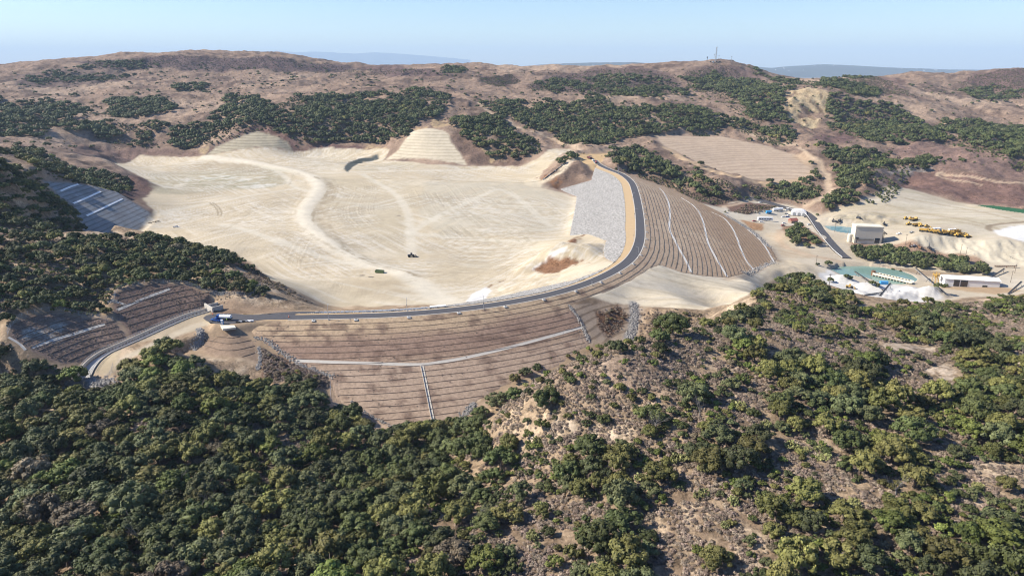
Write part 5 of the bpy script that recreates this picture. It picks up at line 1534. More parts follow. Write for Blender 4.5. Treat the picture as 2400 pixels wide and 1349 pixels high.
def single(px, py, kind, r, tone, y0=90, y1=440):
    x, y = hit(px, py, y0, y1)
    field.add(x, y, r); (OAKS if kind == 'oak' else BUSHES).append((x, y, r, tone))


# single trees and shrubs on the brush hill
for px_, py_, r_, t_ in ((1165, 950, 5.6, 'grey green'), (1280, 955, 4.2, 'dark green'), (1232, 880, 3.6, 'grey green'), (1205, 893, 3.2, 'olive'), (1115, 1015, 5.4, 'dark green'), (1110, 1068, 5.8, 'dark green'), (1125, 980, 4.4, 'dark green'), (1575, 788, 6.2, 'dark green'), (1600, 772, 5.2, 'dark green'), (1545, 800, 3.8, 'dark green'), (1655, 770, 3.6, 'olive'),
                         (1260, 868, 3.0, 'dark green'), (1770, 770, 3.6, 'olive'), (1775, 700, 4.0, 'olive'), (1852, 652, 4.4, 'dark green'), (1872, 650, 4.8, 'dark green'), (1893, 660, 4.4, 'dark green'), (1830, 664, 4.2, 'dark green'), (1912, 674, 4.2, 'dark green'), (1930, 688, 4.0, 'dark green'), (1862, 672, 4.4, 'dark green'), (1815, 680, 3.6, 'olive')):
    single(px_, py_, 'oak', r_, t_)
for px_, py_, r_, t_ in ((1270, 1005, 2.6, 'bright green'), (1330, 887, 2.0, 'dark green'), (1338, 900, 2.2, 'dark green'), (1385, 937, 1.8, 'dark green'), (1450, 915, 2.4, 'olive'), (1480, 938, 2.0, 'olive'), (1440, 957, 1.8, 'olive'), (1496, 974, 2.2, 'olive'), (1463, 852, 1.8, 'bright green'), (1530, 858, 2.2, 'bright green'), (1535, 838, 2.0, 'olive'), (1505, 925, 2.0, 'dark green'), (1565, 905, 2.0, 'dark green'), (1330, 980, 1.7, 'olive'), (1375, 1000, 1.9, 'dark green'), (1378, 1030, 1.6, 'grey green'),
                         (1290, 845, 1.9, 'dark green'), (1380, 822, 2.2, 'bright green'), (1405, 818, 2.4, 'bright green'), (1440, 812, 2.3, 'olive'), (1470, 808, 2.2, 'olive'), (1500, 806, 2.4, 'dark green'), (1330, 838, 1.8, 'olive'), (1350, 832, 2.2, 'dark green'), (1640, 905, 1.8, 'bright green'), (1755, 868, 2.4, 'bright green'), (1740, 900, 2.6, 'bright green'), (1715, 835, 2.6, 'bright green'), (1960, 772, 2.0, 'olive'), (2002, 748, 2.2, 'dark green'), (2060, 768, 2.2, 'olive'), (2112, 795, 2.4, 'olive'), (2020, 775, 1.8, 'dark green'), (1885, 770, 2.0, 'grey green'), (1990, 730, 1.8, 'olive'),
                         (1300, 1330, 2.3, 'bright green'), (1700, 1070, 2.2, 'olive'), (1345, 1310, 2.8, 'olive'), (2225, 1095, 2.6, 'bright green'), (2190, 905, 2.0, 'olive'), (2180, 920, 1.6, 'olive'), (1925, 755, 1.7, 'olive'), (1850, 755, 1.6, 'bright green')):
    single(px_, py_, 'bush', r_, t_)
N1, N2 = 68, 440
# the closed wood on the left
wood_l = [(-440, 800), (20, 800), (40, 842), (110, 862), (165, 885), (190, 915), (235, 945), (300, 880), (340, 838), (375, 818), (430, 838), (480, 862), (540, 890), (600, 906), (640, 912), (700, 898), (735, 915), (765, 962), (800, 975), (860, 1010), (920, 1028), (1000, 1020), (1090, 985), (1140, 1000), (1150, 1040), (1085, 1090), (1060, 1140), (1020, 1190), (1010, 1260), (1040, 1640), (-440, 1640), (-440, 900)]
grow(wood_l, N1, 330, 'oak', .95, 2.6, 6.4, WOODT, holes=.04, seed=2, k_=.60)
grow(wood_l, N1, 330, 'bush', .9, 1.2, 2.6, BUSHT, seed=3, k_=.55)
for i, (pts, dn) in enumerate((
    ([(1040, 1090), (1120, 1060), (1180, 1040), (1260, 1040), (1330, 1030), (1420, 1050), (1500, 1060), (1560, 1080), (1600, 1130), (1540, 1180), (1460, 1200), (1360, 1180), (1290, 1155), (1290, 1115), (1220, 1115), (1195, 1150), (1260, 1200), (1200, 1260), (1120, 1290), (1060, 1260), (1030, 1200)], .62),
    ([(1000, 1270), (1180, 1290), (1230, 1310), (1220, 1640), (1020, 1640)], .6), ([(1340, 1230), (1440, 1210), (1500, 1240), (1530, 1290), (1520, 1640), (1380, 1640), (1350, 1290)], .75),
    ([(1675, 800), (1760, 790), (1800, 830), (1790, 860), (1740, 850), (1700, 840)], .7), ([(1790, 880), (1850, 820), (1900, 830), (1960, 860), (2000, 850), (2060, 840), (2080, 870), (2060, 910), (2010, 930), (1960, 920), (1900, 910), (1850, 930), (1800, 920)], .75),
    ([(1800, 950), (1870, 920), (1960, 930), (2060, 940), (2120, 960), (2120, 1000), (2060, 1020), (2000, 1050), (1920, 1010), (1880, 1010), (1820, 1010)], .8), ([(1940, 1000), (2020, 1010), (2080, 1050), (2160, 1030), (2180, 1060), (2140, 1090), (2040, 1100), (1980, 1060)], .8),
    ([(1600, 1010), (1640, 1000), (1740, 1010), (1800, 1040), (1830, 1090), (1800, 1130), (1740, 1140), (1690, 1110), (1630, 1080), (1600, 1060)], .8), ([(1700, 1120), (1760, 1120), (1880, 1130), (1940, 1170), (1900, 1200), (1830, 1210), (1780, 1180), (1720, 1160)], .8),
    ([(1980, 1080), (2060, 1080), (2100, 1100), (2050, 1140), (1990, 1130)], .8), ([(2060, 1090), (2200, 1090), (2280, 1150), (2360, 1180), (2820, 1230), (2820, 1640), (2250, 1640), (2100, 1300), (2050, 1200), (2040, 1140)], .78),
    ([(1800, 1200), (1900, 1180), (2020, 1200), (2080, 1260), (2120, 1640), (1840, 1640), (1790, 1280)], .78), ([(2200, 850), (2260, 840), (2330, 850), (2820, 870), (2820, 1050), (2330, 1000), (2260, 990), (2240, 920)], .72),
    ([(2150, 950), (2250, 930), (2330, 960), (2820, 1000), (2820, 1080), (2300, 1070), (2200, 1020)], .72), ([(1500, 985), (1560, 960), (1610, 970), (1640, 1000), (1600, 1040), (1520, 1030)], .75),
    ([(2100, 775), (2180, 745), (2280, 775), (2340, 805), (2820, 830), (2820, 870), (2300, 845), (2200, 835), (2120, 815)], .7), ([(1590, 900), (1640, 880), (1660, 930), (1640, 980), (1600, 960)], .6), ([(1650, 1010), (1700, 940), (1740, 960), (1730, 1010)], .3),
)):
    grow(pts, N1, N2, 'oak', dn, 2.3, 5.8, MIXT, seed=10 + i, ragged=4, k_=.62, holes=.10)
    grow(pts, N1, N2, 'bush', .85, 1.0, 2.4, BUSHT, seed=40 + i, ragged=7, k_=.60)
for i, pts in enumerate(([(1795, 655), (1820, 640), (1870, 628), (1920, 648), (1960, 690), (2010, 712), (1960, 722), (1880, 700), (1840, 690)], [(1835, 725), (1880, 715), (1900, 745), (1850, 775), (1820, 755)], [(1690, 745), (1760, 720), (1790, 700), (1800, 720), (1740, 760), (1700, 770)], [(2020, 728), (2100, 725), (2200, 714), (2280, 735), (2330, 765), (2250, 775), (2130, 765)], [(2310, 704), (2820, 694), (2820, 745), (2330, 740)], [(1905, 708), (2000, 722), (2040, 728), (1960, 734), (1900, 722)], [(2260, 800), (2330, 790), (2420, 800), (2420, 830), (2330, 825)])):
    grow(pts, 240, 450, 'oak' if i in (0, 2) else 'bush', .8, *((2.4, 4.4) if i in (0, 2) else (1.4, 2.8)), MIXT if i in (0, 2) else BUSHT, seed=70 + i, ragged=3, k_=.7)
    grow(pts, 240, 450, 'bush', .5, 1.0, 2.0, BUSHT, seed=80 + i, ragged=4, k_=.7)
hill = [(1160, 990), (1250, 880), (1480, 810), (1600, 780), (1750, 730), (1850, 670), (1900, 705), (2000, 722), (2200, 712), (2460, 695), (2820, 1640), (1050, 1640), (1060, 1250), (1130, 1090)]
grow(hill, N1, N2, 'oak', .07, 2.2, 4.2, MIXT, seed=91, holes=.62, k_=.8)
grow(hill, N1, N2, 'bush', .15, .8, 2.1, BUSHT, seed=90, holes=.42, k_=.8)
# ridge woods on the left
RT = {'dark green': 5, 'grey green': 2.5, 'olive': 2, 'bright green': .8, 'grey brown': .6}
for i, (pts, y0, y1, dn) in enumerate((
    ([(-440, 585), (100, 572), (240, 575), (360, 592), (430, 615), (520, 640), (605, 672), (630, 695), (560, 690), (490, 680), (400, 662), (365, 662), (280, 684), (262, 705), (262, 745), (200, 742), (130, 728), (60, 740), (20, 762), (-440, 790)], 280, 440, .95),
    ([(180, 560), (330, 558), (480, 590), (540, 612), (600, 640), (520, 625), (400, 600), (240, 575), (100, 565), (-60, 560)], 400, 520, .95), ([(-440, 360), (30, 360), (110, 405), (150, 445), (180, 495), (200, 542), (100, 545), (-440, 545)], 420, 600, .92),
    ([(30, 340), (110, 362), (180, 402), (240, 402), (300, 417), (310, 440), (270, 455), (220, 438), (150, 423), (90, 404), (40, 372)], 600, 900, .7), ([(-60, 335), (30, 345), (60, 365), (110, 400), (30, 360), (-60, 360)], 500, 820, .7),
)):
    grow(pts, y0, y1, 'oak', dn, 2.3, 5.6, RT, seed=100 + i, k_=.7, holes=.08)
    grow(pts, y0, y1, 'bush', .4, 1.0, 2.0, BUSHT, seed=110 + i, k_=.7)
grow([(505, 585), (612, 640), (702, 690), (745, 724), (640, 715), (600, 660)], 380, 560, 'bush', .10, .6, 1.5, {'grey brown': 1}, seed=120)
# valley trees
for i, (pts, dn) in enumerate((([(1990, 592), (2050, 584), (2110, 588), (2150, 602), (2260, 612), (2310, 628), (2320, 646), (2260, 642), (2180, 632), (2100, 622), (2030, 612), (1995, 594)], 1.25), ([(1838, 548), (1870, 534), (1890, 548), (1915, 572), (1905, 582), (1870, 577), (1842, 563)], 1.0))):
    grow(pts, 520, 800, 'oak', dn, 3.4, 6.2, {'dark green': 5, 'grey green': 2, 'olive': 1}, seed=130 + i, k_=.52)
for px_, py_, r_ in ((1940, 622, 3.6), (1916, 622, 2.4), (2160, 630, 3.2), (2092, 633, 1.8), (2110, 637, 1.6), (1985, 652, 3.0), (1995, 655, 2.4), (2045, 668, 3.2), (2058, 672, 2.6), (2200, 678, 4.4), (2215, 672, 2.4), (1945, 660, 3.0), (2010, 602, 2.4), (1915, 505, 2.4), (1700, 498, 2.0), (1795, 498, 2.2), (2240, 605, 1.6)):
    single(px_, py_, 'oak' if r_ > 2.8 else 'bush', r_, 'dark green', 470, 900)
grow([(1705, 496), (1745, 482), (1820, 482), (1800, 495), (1750, 502)], 600, 950, 'bush', .35, .8, 1.6, {'grey brown': 2, 'dark green': 1}, seed=140)
for px_, py_ in ((1862, 232), (1880, 248), (1905, 226), (1870, 262), (1898, 262), (1884, 284), (1915, 246), (1852, 250)):
    single(px_, py_, 'bush', random.uniform(2.2, 4.0), 'dark green', 1000, 1700)
# gullies beside the dam
grow([(1530, 742), (1600, 732), (1650, 735), (1630, 755), (1560, 780), (1515, 770)], 250, 420, 'bush', .5, 1.0, 2.2, {'grey brown': 2, 'olive': 1}, seed=141)
grow([(1410, 735), (1450, 722), (1468, 745), (1440, 770), (1415, 765)], 320, 420, 'bush', .16, .8, 1.6, {'grey brown': 2, 'olive': 1}, seed=142)
grow([(620, 830), (690, 860), (760, 890), (740, 905), (640, 900)], 270, 320, 'bush', .4, .8, 1.8, {'grey brown': 3, 'olive': 1}, seed=143)
print('near oaks', len(OAKS), 'bushes', len(BUSHES))
# far woods
far = [
    ([(0, 240), (60, 246), (140, 237), (195, 262), (190, 300), (120, 308), (60, 325), (-60, 330), (-60, 240)], .75), ([(240, 238), (300, 232), (390, 228), (395, 265), (330, 280), (250, 272)], .9), ([(410, 203), (500, 200), (495, 213), (415, 216)], .8), ([(510, 227), (545, 225), (545, 239), (512, 240)], .8),
    ([(175, 292), (245, 287), (290, 330), (250, 337), (180, 312)], .75), ([(245, 303), (340, 293), (345, 332), (310, 342), (260, 332)], .75), ([(318, 332), (350, 304), (385, 304), (375, 347), (320, 344)], .7), ([(358, 284), (412, 279), (412, 297), (360, 299)], .8),
    ([(410, 300), (480, 287), (500, 272), (560, 244), (600, 226), (650, 254), (700, 288), (715, 305), (715, 338), (690, 345), (655, 322), (610, 296), (550, 305), (500, 330), (470, 350), (400, 345)], .92),
    ([(683, 224), (720, 234), (760, 222), (800, 226), (800, 332), (720, 340), (690, 312), (650, 282), (700, 262), (690, 242)], .95), ([(800, 226), (860, 220), (910, 225), (1000, 240), (1040, 255), (1035, 272), (990, 278), (965, 296), (945, 322), (920, 338), (850, 336), (800, 342)], .9),
    ([(935, 219), (965, 211), (1020, 219), (1070, 234), (1060, 240), (990, 232), (935, 226)], .7), ([(1060, 284), (1100, 282), (1140, 274), (1190, 304), (1262, 333), (1265, 350), (1230, 368), (1180, 372), (1140, 365), (1100, 350), (1070, 330)], .72),
    ([(1115, 242), (1190, 239), (1270, 234), (1330, 244), (1370, 244), (1430, 252), (1500, 256), (1600, 254), (1680, 268), (1700, 293), (1640, 302), (1560, 312), (1480, 332), (1440, 347), (1370, 342), (1300, 312), (1230, 293), (1160, 268), (1120, 254)], .85),
    ([(1240, 195), (1300, 188), (1400, 175), (1500, 185), (1560, 185), (1600, 205), (1600, 222), (1500, 228), (1380, 222), (1260, 216)], .45), ([(1035, 158), (1085, 163), (1090, 174), (1040, 172)], .9), ([(1600, 186), (1680, 166), (1730, 190), (1780, 194), (1830, 199), (1840, 234), (1840, 288), (1780, 292), (1740, 274), (1730, 234), (1680, 214), (1620, 214)], .8),
    ([(1690, 268), (1750, 278), (1850, 303), (1870, 333), (1830, 338), (1760, 303), (1700, 283)], .7), ([(1600, 258), (1670, 263), (1705, 293), (1680, 312), (1610, 317)], .9), ([(1760, 160), (1790, 172), (1800, 182), (1770, 178)], .6), ([(1920, 188), (1980, 193), (2060, 213), (2060, 225), (2000, 224), (1930, 204)], .75),
    ([(1925, 220), (1980, 224), (2000, 240), (2070, 240), (2110, 255), (2160, 294), (2200, 304), (2240, 334), (2140, 338), (2070, 343), (2000, 324), (1960, 294), (1930, 255)], .72), ([(2190, 280), (2250, 290), (2330, 295), (2460, 300), (2460, 405), (2340, 373), (2290, 343), (2230, 328)], .65),
    ([(1880, 350), (1960, 354), (2050, 369), (2140, 370), (2205, 378), (2180, 396), (2120, 388), (2060, 404), (2066, 430), (2030, 458), (1980, 486), (1935, 492), (1945, 470), (1955, 440), (1925, 394)], .8), ([(1740, 432), (1800, 430), (1900, 426), (1930, 444), (1925, 466), (1880, 476), (1800, 468), (1750, 452)], .6),
    ([(1420, 356), (1480, 350), (1530, 384), (1600, 404), (1700, 444), (1755, 464), (1740, 470), (1650, 462), (1560, 428), (1500, 404), (1440, 388)], .62), ([(1320, 372), (1350, 365), (1370, 372), (1340, 392), (1318, 392)], .4), ([(200, 150), (340, 140), (385, 152), (300, 163), (180, 160)], .4), ([(40, 185), (120, 167), (250, 170), (300, 176), (290, 188), (170, 192), (60, 198)], .45), ([(2240, 215), (2320, 200), (2400, 215), (2400, 235), (2300, 235)], .3), ([(1750, 420), (1910, 415), (1925, 425), (1840, 436)], .35),
    ([(1780, 175), (1830, 190), (1900, 195), (1860, 200), (1800, 190)], .5), ([(1370, 232), (1410, 226), (1430, 240), (1380, 245)], .9), ([(1950, 165), (2050, 180), (2010, 186), (1950, 178)], .5),
]
for i, (pts, dn) in enumerate(far):
    grow(pts, 640, 2600, 'oak', dn, 2.6, 8.0, FART, seed=150 + i, ragged=34, k_=.60, holes=.14 if dn > .6 else .40, mx=2600)
    grow(pts, 640, 2600, 'bush', dn * .55, .9, 3.0, FART, seed=350 + i, ragged=80, k_=.75, holes=.3, mx=2200)
NFAR0 = len(BUSHES)
everywhere = [(-150, 165), (200, 155), (700, 145), (1100, 165), (1600, 162), (2000, 190), (2500, 175), (2500, 400), (2130, 400), (1900, 420), (1560, 400), (1300, 360), (1000, 300), (700, 340), (400, 350), (0, 350), (-150, 330)]
grow(everywhere, 800, 2600, 'bush', .09, .8, 2.6, {'dark green': 3, 'grey brown': 3, 'grey green': 1}, seed=201, holes=.62, k_=.9, mx=7000)
grow(everywhere, 800, 2600, 'oak', .035, 2.4, 5.5, {'dark green': 3, 'grey green': 1}, seed=202, holes=.72, k_=.75, mx=3000)
for i, pts in enumerate(([(200, 142), (480, 132), (760, 147), (1030, 166), (1060, 180), (830, 170), (640, 168), (430, 164), (230, 165)], [(1230, 205), (1400, 160), (1580, 175), (1600, 225), (1260, 215)], [(1600, 170), (1690, 153), (1790, 190), (1840, 230), (1740, 240), (1620, 215)], [(1960, 190), (2060, 180), (2150, 230), (1970, 212)], [(1940, 225), (2160, 290), (2230, 330), (1980, 310)], [(2240, 195), (2330, 170), (2460, 168), (2460, 235), (2330, 220)], [(1420, 350), (1560, 400), (1750, 465), (1640, 474), (1500, 410)], [(1750, 425), (1930, 440), (1880, 478), (1760, 455)], [(1125, 182), (1200, 174), (1220, 192), (1150, 200)])):
    grow(pts, 640, 2600, 'bush', .40, .9, 1.9, {'grey brown': 6, 'dark green': 2, 'grey green': 2}, seed=210 + i, ragged=14, k_=.75, mx=3000)
print('all oaks', len(OAKS), 'bushes', len(BUSHES))
OAKS.sort(key=lambda o: -(o[2] / math.hypot(o[0], o[1]))); BUSHES.sort(key=lambda o: -(o[2] / math.hypot(o[0], o[1])))


def to_px(x, y, z):
    """column and row in the photograph, for choosing what shows largest"""
    dy = y * CP - (z - CAMZ) * SP; up_ = y * SP + (z - CAMZ) * CP
    return 1200 + FPX * x / dy, 674.5 - FPX * up_ / dy


def in_frame(x, y):
    px, py = to_px(x, y, zat(x, y) + 3)
    return -10 < px < 2410 and 0 < py < 1360


def seen(x, y, h):
    """nothing of the ground stands between the lens and a point h above the ground"""
    z = zat(x, y) + h
    t = np.linspace(.25, .985, 60)
    return bool(np.all(zlook(GZ, x * t, y * t) < CAMZ + (z - CAMZ) * t))


ROWN = ((1235, 'at the bottom edge'), (1120, 'low down'), (1010, 'halfway up'), (900, 'high up'), (760, 'near the crest'), (0, 'on the ridge'))
COLN = ('at the left edge', 'in the left wood', 'below the spillway', 'below the rock gully', 'below the brown dam face', 'left of the brush hill', 'on the brush hill', 'right of the bald hilltop', 'on the right slope', 'at the right edge')


def label_all(items, noun, group):
    """unique wording: size, colour, height on the slope, column, then order from the left among those alike"""
    cells = {}
    for o, x, y, r, t_ in items:
        px, py = to_px(x, y, zat(x, y) + 2)
        row = next(n_ for y_, n_ in ROWN if py >= y_)
        col = COLN[int(min(9, max(0, px // 240)))]
        big = ('large' if r > 4.0 else 'small' if r < 3.0 else 'middling') if noun == 'oak' else ('large' if r > 1.9 else 'small' if r < 1.4 else 'middling')
        cells.setdefault(f'{big} {t_} {noun} {row} {col}', []).append((px, o))
    ords = ['leftmost', 'second from left', 'third from left', 'fourth from left', 'fifth from left', 'sixth from left', 'seventh from left', 'eighth from left', 'ninth from left', 'tenth from left']
    for lb, lst in cells.items():
        lst.sort(key=lambda q: q[0])
        for k_, (px, o) in enumerate(lst):
            o['label'] = lb if len(lst) == 1 else f'{lb}, {ords[min(k_, 9)]}'
            o['group'] = group


VSC = lambda: random.uniform(.92, 1.1)
rest_o, rest_b, items = [], [], []
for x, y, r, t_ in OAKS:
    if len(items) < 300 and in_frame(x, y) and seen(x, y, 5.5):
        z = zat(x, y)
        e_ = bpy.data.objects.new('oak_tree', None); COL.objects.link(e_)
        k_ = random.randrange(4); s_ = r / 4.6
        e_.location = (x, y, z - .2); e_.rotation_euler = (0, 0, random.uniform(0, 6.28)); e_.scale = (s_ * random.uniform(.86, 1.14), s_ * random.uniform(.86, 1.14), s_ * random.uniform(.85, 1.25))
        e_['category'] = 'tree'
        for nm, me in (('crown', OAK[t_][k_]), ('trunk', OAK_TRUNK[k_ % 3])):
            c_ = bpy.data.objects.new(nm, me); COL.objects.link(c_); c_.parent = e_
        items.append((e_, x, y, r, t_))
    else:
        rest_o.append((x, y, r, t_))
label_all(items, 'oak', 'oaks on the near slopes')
items = []
for x, y, r, t_ in BUSHES:
    if len(items) < 300 and in_frame(x, y) and seen(x, y, 1.5):
        o = bpy.data.objects.new('shrub', BUSH[t_][random.randrange(2)]); COL.objects.link(o)
        s_ = r / 1.9
        o.location = (x, y, zat(x, y) - .1); o.rotation_euler = (0, 0, random.uniform(0, 6.28)); o.scale = (s_, s_, s_ * VSC())
        o['category'] = 'shrub'; items.append((o, x, y, r, t_))
    else:
        rest_b.append((x, y, r, t_))
label_all(items, 'shrub', 'shrubs on the near slopes')
tl = list(TONES)


def scatter(name, lst, near_p, far_p, r0, dn, sink, nn, nf):
    for nm, sel, pr, n_ in ((name, [q for q in lst if q[1] < dn], near_p, nn), ('distant_' + name, [q for q in lst if q[1] >= dn], far_p, nf)):
        if not sel:
            continue
        a = np.array([q[:3] for q in sel], float)
        z = zlook(GZ, a[:, 0], a[:, 1]) - sink
        pk = [tl.index(q[3]) * n_ + random.randrange(n_) for q in sel]
        stuff(nm, [m_ for t_ in tl for m_ in pr[t_]], np.c_[a[:, :2], z], a[:, 2] / r0, pk)


scatter('oak_woodland', rest_o, OAK, FAR_OAK, 4.6, 560, .3, 4, 2)
scatter('shrubland', rest_b, BUSH, FAR_BUSH, 1.9, 480, .1, 2, 2)

# dry brush over the near slopes and the brown gullies
def brush(poly, n, smin, smax, seed, thr=-.3, sc=5.0):
    p = np.array(poly); x0, y0 = p.min(0); x1, y1 = p.max(0)
    X, Y = rng.uniform(x0, x1, n), rng.uniform(y0, y1, n)
    m = in_poly(X, Y, poly) & (fbm(X, Y, sc, 3, seed) > thr) & free(X, Y, np.full(n, .8))
    X, Y = X[m], Y[m]
    return np.c_[X, Y, zlook(GZ, X, Y) - .05], rng.uniform(smin, smax, len(X))


bp, bs = [], []
for pts, y0, y1, n, a, b_, sd_k in ((hill, 68, 440, 115000, .40, .95, 801), (wood_l, 68, 330, 30000, .5, 1.1, 802), ([(505, 585), (612, 640), (702, 690), (745, 724), (640, 715), (600, 660)], 380, 560, 5000, .4, .9, 803), ([(-440, 560), (360, 560), (620, 660), (620, 700), (-440, 760)], 280, 500, 9000, .5, 1.0, 804), ([(614, 815), (680, 850), (760, 880), (780, 900), (700, 900), (620, 895)], 270, 330, 2600, .4, .9, 805), ([(1400, 728), (1450, 716), (1475, 740), (1455, 770), (1420, 790), (1400, 760)], 310, 420, 600, .3, .7, 806), ([(1500, 730), (1600, 726), (1660, 735), (1560, 790), (1500, 795)], 250, 420, 3000, .5, 1.0, 807)):
    q, s_ = brush(world_poly(pts, y0, y1), n, a, b_, sd_k)
    bp.append(q); bs.append(s_)
# tufts on the outer dam face and the cut slopes
for poly, n in ((dam_poly, 26000), (cut_r, 2600), (cut_l, 2600)):
    p = np.array(poly); X, Y = rng.uniform(p[:, 0].min(), p[:, 0].max(), n), rng.uniform(p[:, 1].min(), p[:, 1].max(), n)
    m = poly_sd(X, Y, poly) < -1
    if poly is dam_poly:
        s_, t_ = dam_st(X, Y); q_ = fbm(X, Y, 16, 3, 811)
        m &= (t_ > 7) & (s_ < S_EAST + 90) & (q_ + .35 * ((t_ > 12) & (t_ < 30)) + .25 * ((t_ > 36) & (t_ < 42)) > .12)
    X, Y = X[m], Y[m]
    z = dam_z(X, Y) if poly is dam_poly else zlook(GZ, X, Y)
    bp.append(np.c_[X, Y, z - .05]); bs.append(rng.uniform(.18, .42, len(X)))
stuff('dry_brush', BRUSH, np.concatenate(bp), np.concatenate(bs))

# prickly pear clumps
pears = [(1235, 905), (1290, 915), (1260, 1040), (1240, 1050), (1245, 1262), (1260, 1190), (1735, 955), (1770, 975), (1795, 1000), (1855, 1050), (1890, 1058), (1920, 1052), (1935, 1075), (1620, 1065), (1655, 1105), (1650, 1160), (1605, 1080), (1720, 1180), (2215, 960), (2225, 985), (2240, 925), (2290, 1145), (2205, 990), (1985, 815), (2060, 900), (1960, 1010), (1700, 745), (1730, 745), (2020, 885), (2150, 760), (2130, 795), (2380, 1000), (1575, 1085), (1510, 1125), (1395, 1240), (1310, 1085), (1700, 1235), (2000, 1180), (395, 925), (405, 932)]
items = []
for i, (px_, py_) in enumerate(pears):
    for q in range(2):
        x, y = hit(px_ + random.uniform(-14, 14) * q, py_ + random.uniform(-8, 8) * q, 95, 440)
        o = bpy.data.objects.new('prickly_pear', PEAR[(i + q) % 3]); COL.objects.link(o)
        s_ = random.uniform(.9, 1.7); o.location = (x, y, zat(x, y)); o.scale = (s_, s_, s_); o.rotation_euler = (0, 0, random.uniform(0, 6.28))
        o['category'] = 'cactus'; items.append((o, x, y, s_ * 1.5, 'yellow green'))
label_all(items, 'cactus', 'prickly pear clumps in the dry brush')

# bare grey trees among the living ones
def dead_mesh(seed):
    rr = random.Random(seed); mb_v, mb_f = [], []

    def limb(a, b_, ra, rb, depth):
        t_ = (b_ - a).normalized(); s_ = t_.cross(Vector((.31, .9, .2))).normalized(); u_ = s_.cross(t_); k0 = len(mb_v)
        for p, r in ((a, ra), (b_, rb)):
            for q in range(5):
                an = q * 1.2566; mb_v.append(tuple(p + (s_ * math.cos(an) + u_ * math.sin(an)) * r))
        for q in range(5):
            mb_f.append((k0 + q, k0 + (q + 1) % 5, k0 + 5 + (q + 1) % 5, k0 + 5 + q))
        if depth:
            for _ in range(4 if depth > 1 else 3):
                d_ = (t_ + Vector((rr.uniform(-1, 1), rr.uniform(-1, 1), rr.uniform(-.2, .6))) * .9).normalized()
                limb(a.lerp(b_, rr.uniform(.55, 1)), b_ + d_ * (b_ - a).length * rr.uniform(.5, .8), rb * .8, rb * .35, depth - 1)
    limb(Vector((0, 0, -.5)), Vector((.2, .1, 2.2)), .26, .18, 3)
    me = bpy.data.meshes.new('bare_tree'); me.from_pydata(mb_v, [], mb_f); me.materials.append(M_DEAD)
    return me


M_DEAD = plain('bleached_wood', (.19, .17, .15), .9, var=.2)
DEAD = [dead_mesh(k_) for k_ in range(3)]
items = []
for i, (px_, py_) in enumerate(((430, 1145), (80, 1110), (180, 1290), (500, 1200), (1530, 1010), (1535, 1005), (1640, 975), (670, 1330), (660, 1135), (2150, 1015), (315, 1210), (905, 1100), (1120, 1225), (2395, 845), (2100, 1160), (330, 1280))):
    x, y = hit(px_, py_, 95, 440)
    o = bpy.data.objects.new('bare_tree', DEAD[i % 3]); COL.objects.link(o); s_ = random.uniform(.65, 1.0)
    o.location = (x, y, zat(x, y) + (2.0 if py_ > 1000 and px_ < 1000 else .2)); o.scale = (s_,) * 3; o.rotation_euler = (random.uniform(-.2, .2), random.uniform(-.2, .2), random.uniform(0, 6.28))
    o['category'] = 'tree'; items.append((o, x, y, 2.0 * s_, 'leafless grey'))
label_all(items, 'tree', 'bare grey trees on the near slopes')

# rock linings
def rocks(pts, y0, y1, width, n, smin, smax, on_d=False):
    line = smooth_line([on_dam(x, y) if on_d else hit(x, y, y0, y1) for x, y in pts], 1)
    k_ = rng.integers(0, len(line), n); P = line[k_] + rng.normal(0, width * .32, (n, 2))
    z = np.maximum(zlook(GZ, P[:, 0], P[:, 1]), np.where(poly_sd(P[:, 0], P[:, 1], dam_poly) < .2, dam_z(P[:, 0], P[:, 1]), -99))
    return np.c_[P, z], rng.uniform(smin, smax, n)


rp, rz = [], []
for a in (([(600, 792), (625, 800), (660, 826), (700, 852), (740, 868), (780, 884)], 270, 340, 2.0, 520, .25, .55), ([(468, 772), (472, 790), (462, 806), (452, 818)], 300, 360, 2.4, 260, .35, .8), ([(607, 815), (610, 840), (606, 870), (606, 893)], 290, 330, 1.6, 240, .3, .6), ([(175, 890), (200, 905), (235, 905), (250, 895)], 270, 340, 7, 700, .4, 1.1), ([(1486, 712), (1488, 735), (1484, 765), (1475, 795)], 300, 420, 3.6, 900, .3, .65), ([(1060, 998), (1085, 975), (1110, 948)], 240, 320, 2.6, 320, .3, .7), ([(1334, 717), (1352, 740), (1366, 766), (1380, 800)], 300, 420, 1.5, 300, .3, .6), ([(825, 948), (860, 975), (920, 1000)], 240, 310, 1.2, 160, .25, .5), ([(266, 755), (276, 740)], 330, 420, 2.0, 120, .3, .6),
          ([(1700, 505), (1740, 528), (1770, 548), (1800, 580)], 480, 900, 4.5, 1200, .4, .9), ([(1815, 614), (1760, 638), (1740, 640)], 440, 640, 4, 350, .4, .9)):
    q, s_ = rocks(*a); rp.append(q); rz.append(s_)
# narrow rock strip along the inner road edge
s_ = rng.uniform(s_of(716, 738), s_of(1330, 680), 1500); t_ = -4.8 - np.abs(rng.normal(0, .8, 1500)); x, y = st_xy(s_, t_)
rp.append(np.c_[x, y, dam_zst(s_, t_)]); rz.append(rng.uniform(.3, .7, 1500))
stuff('riprap_rubble', ROCKS, np.concatenate(rp), np.concatenate(rz), tilt=.6)
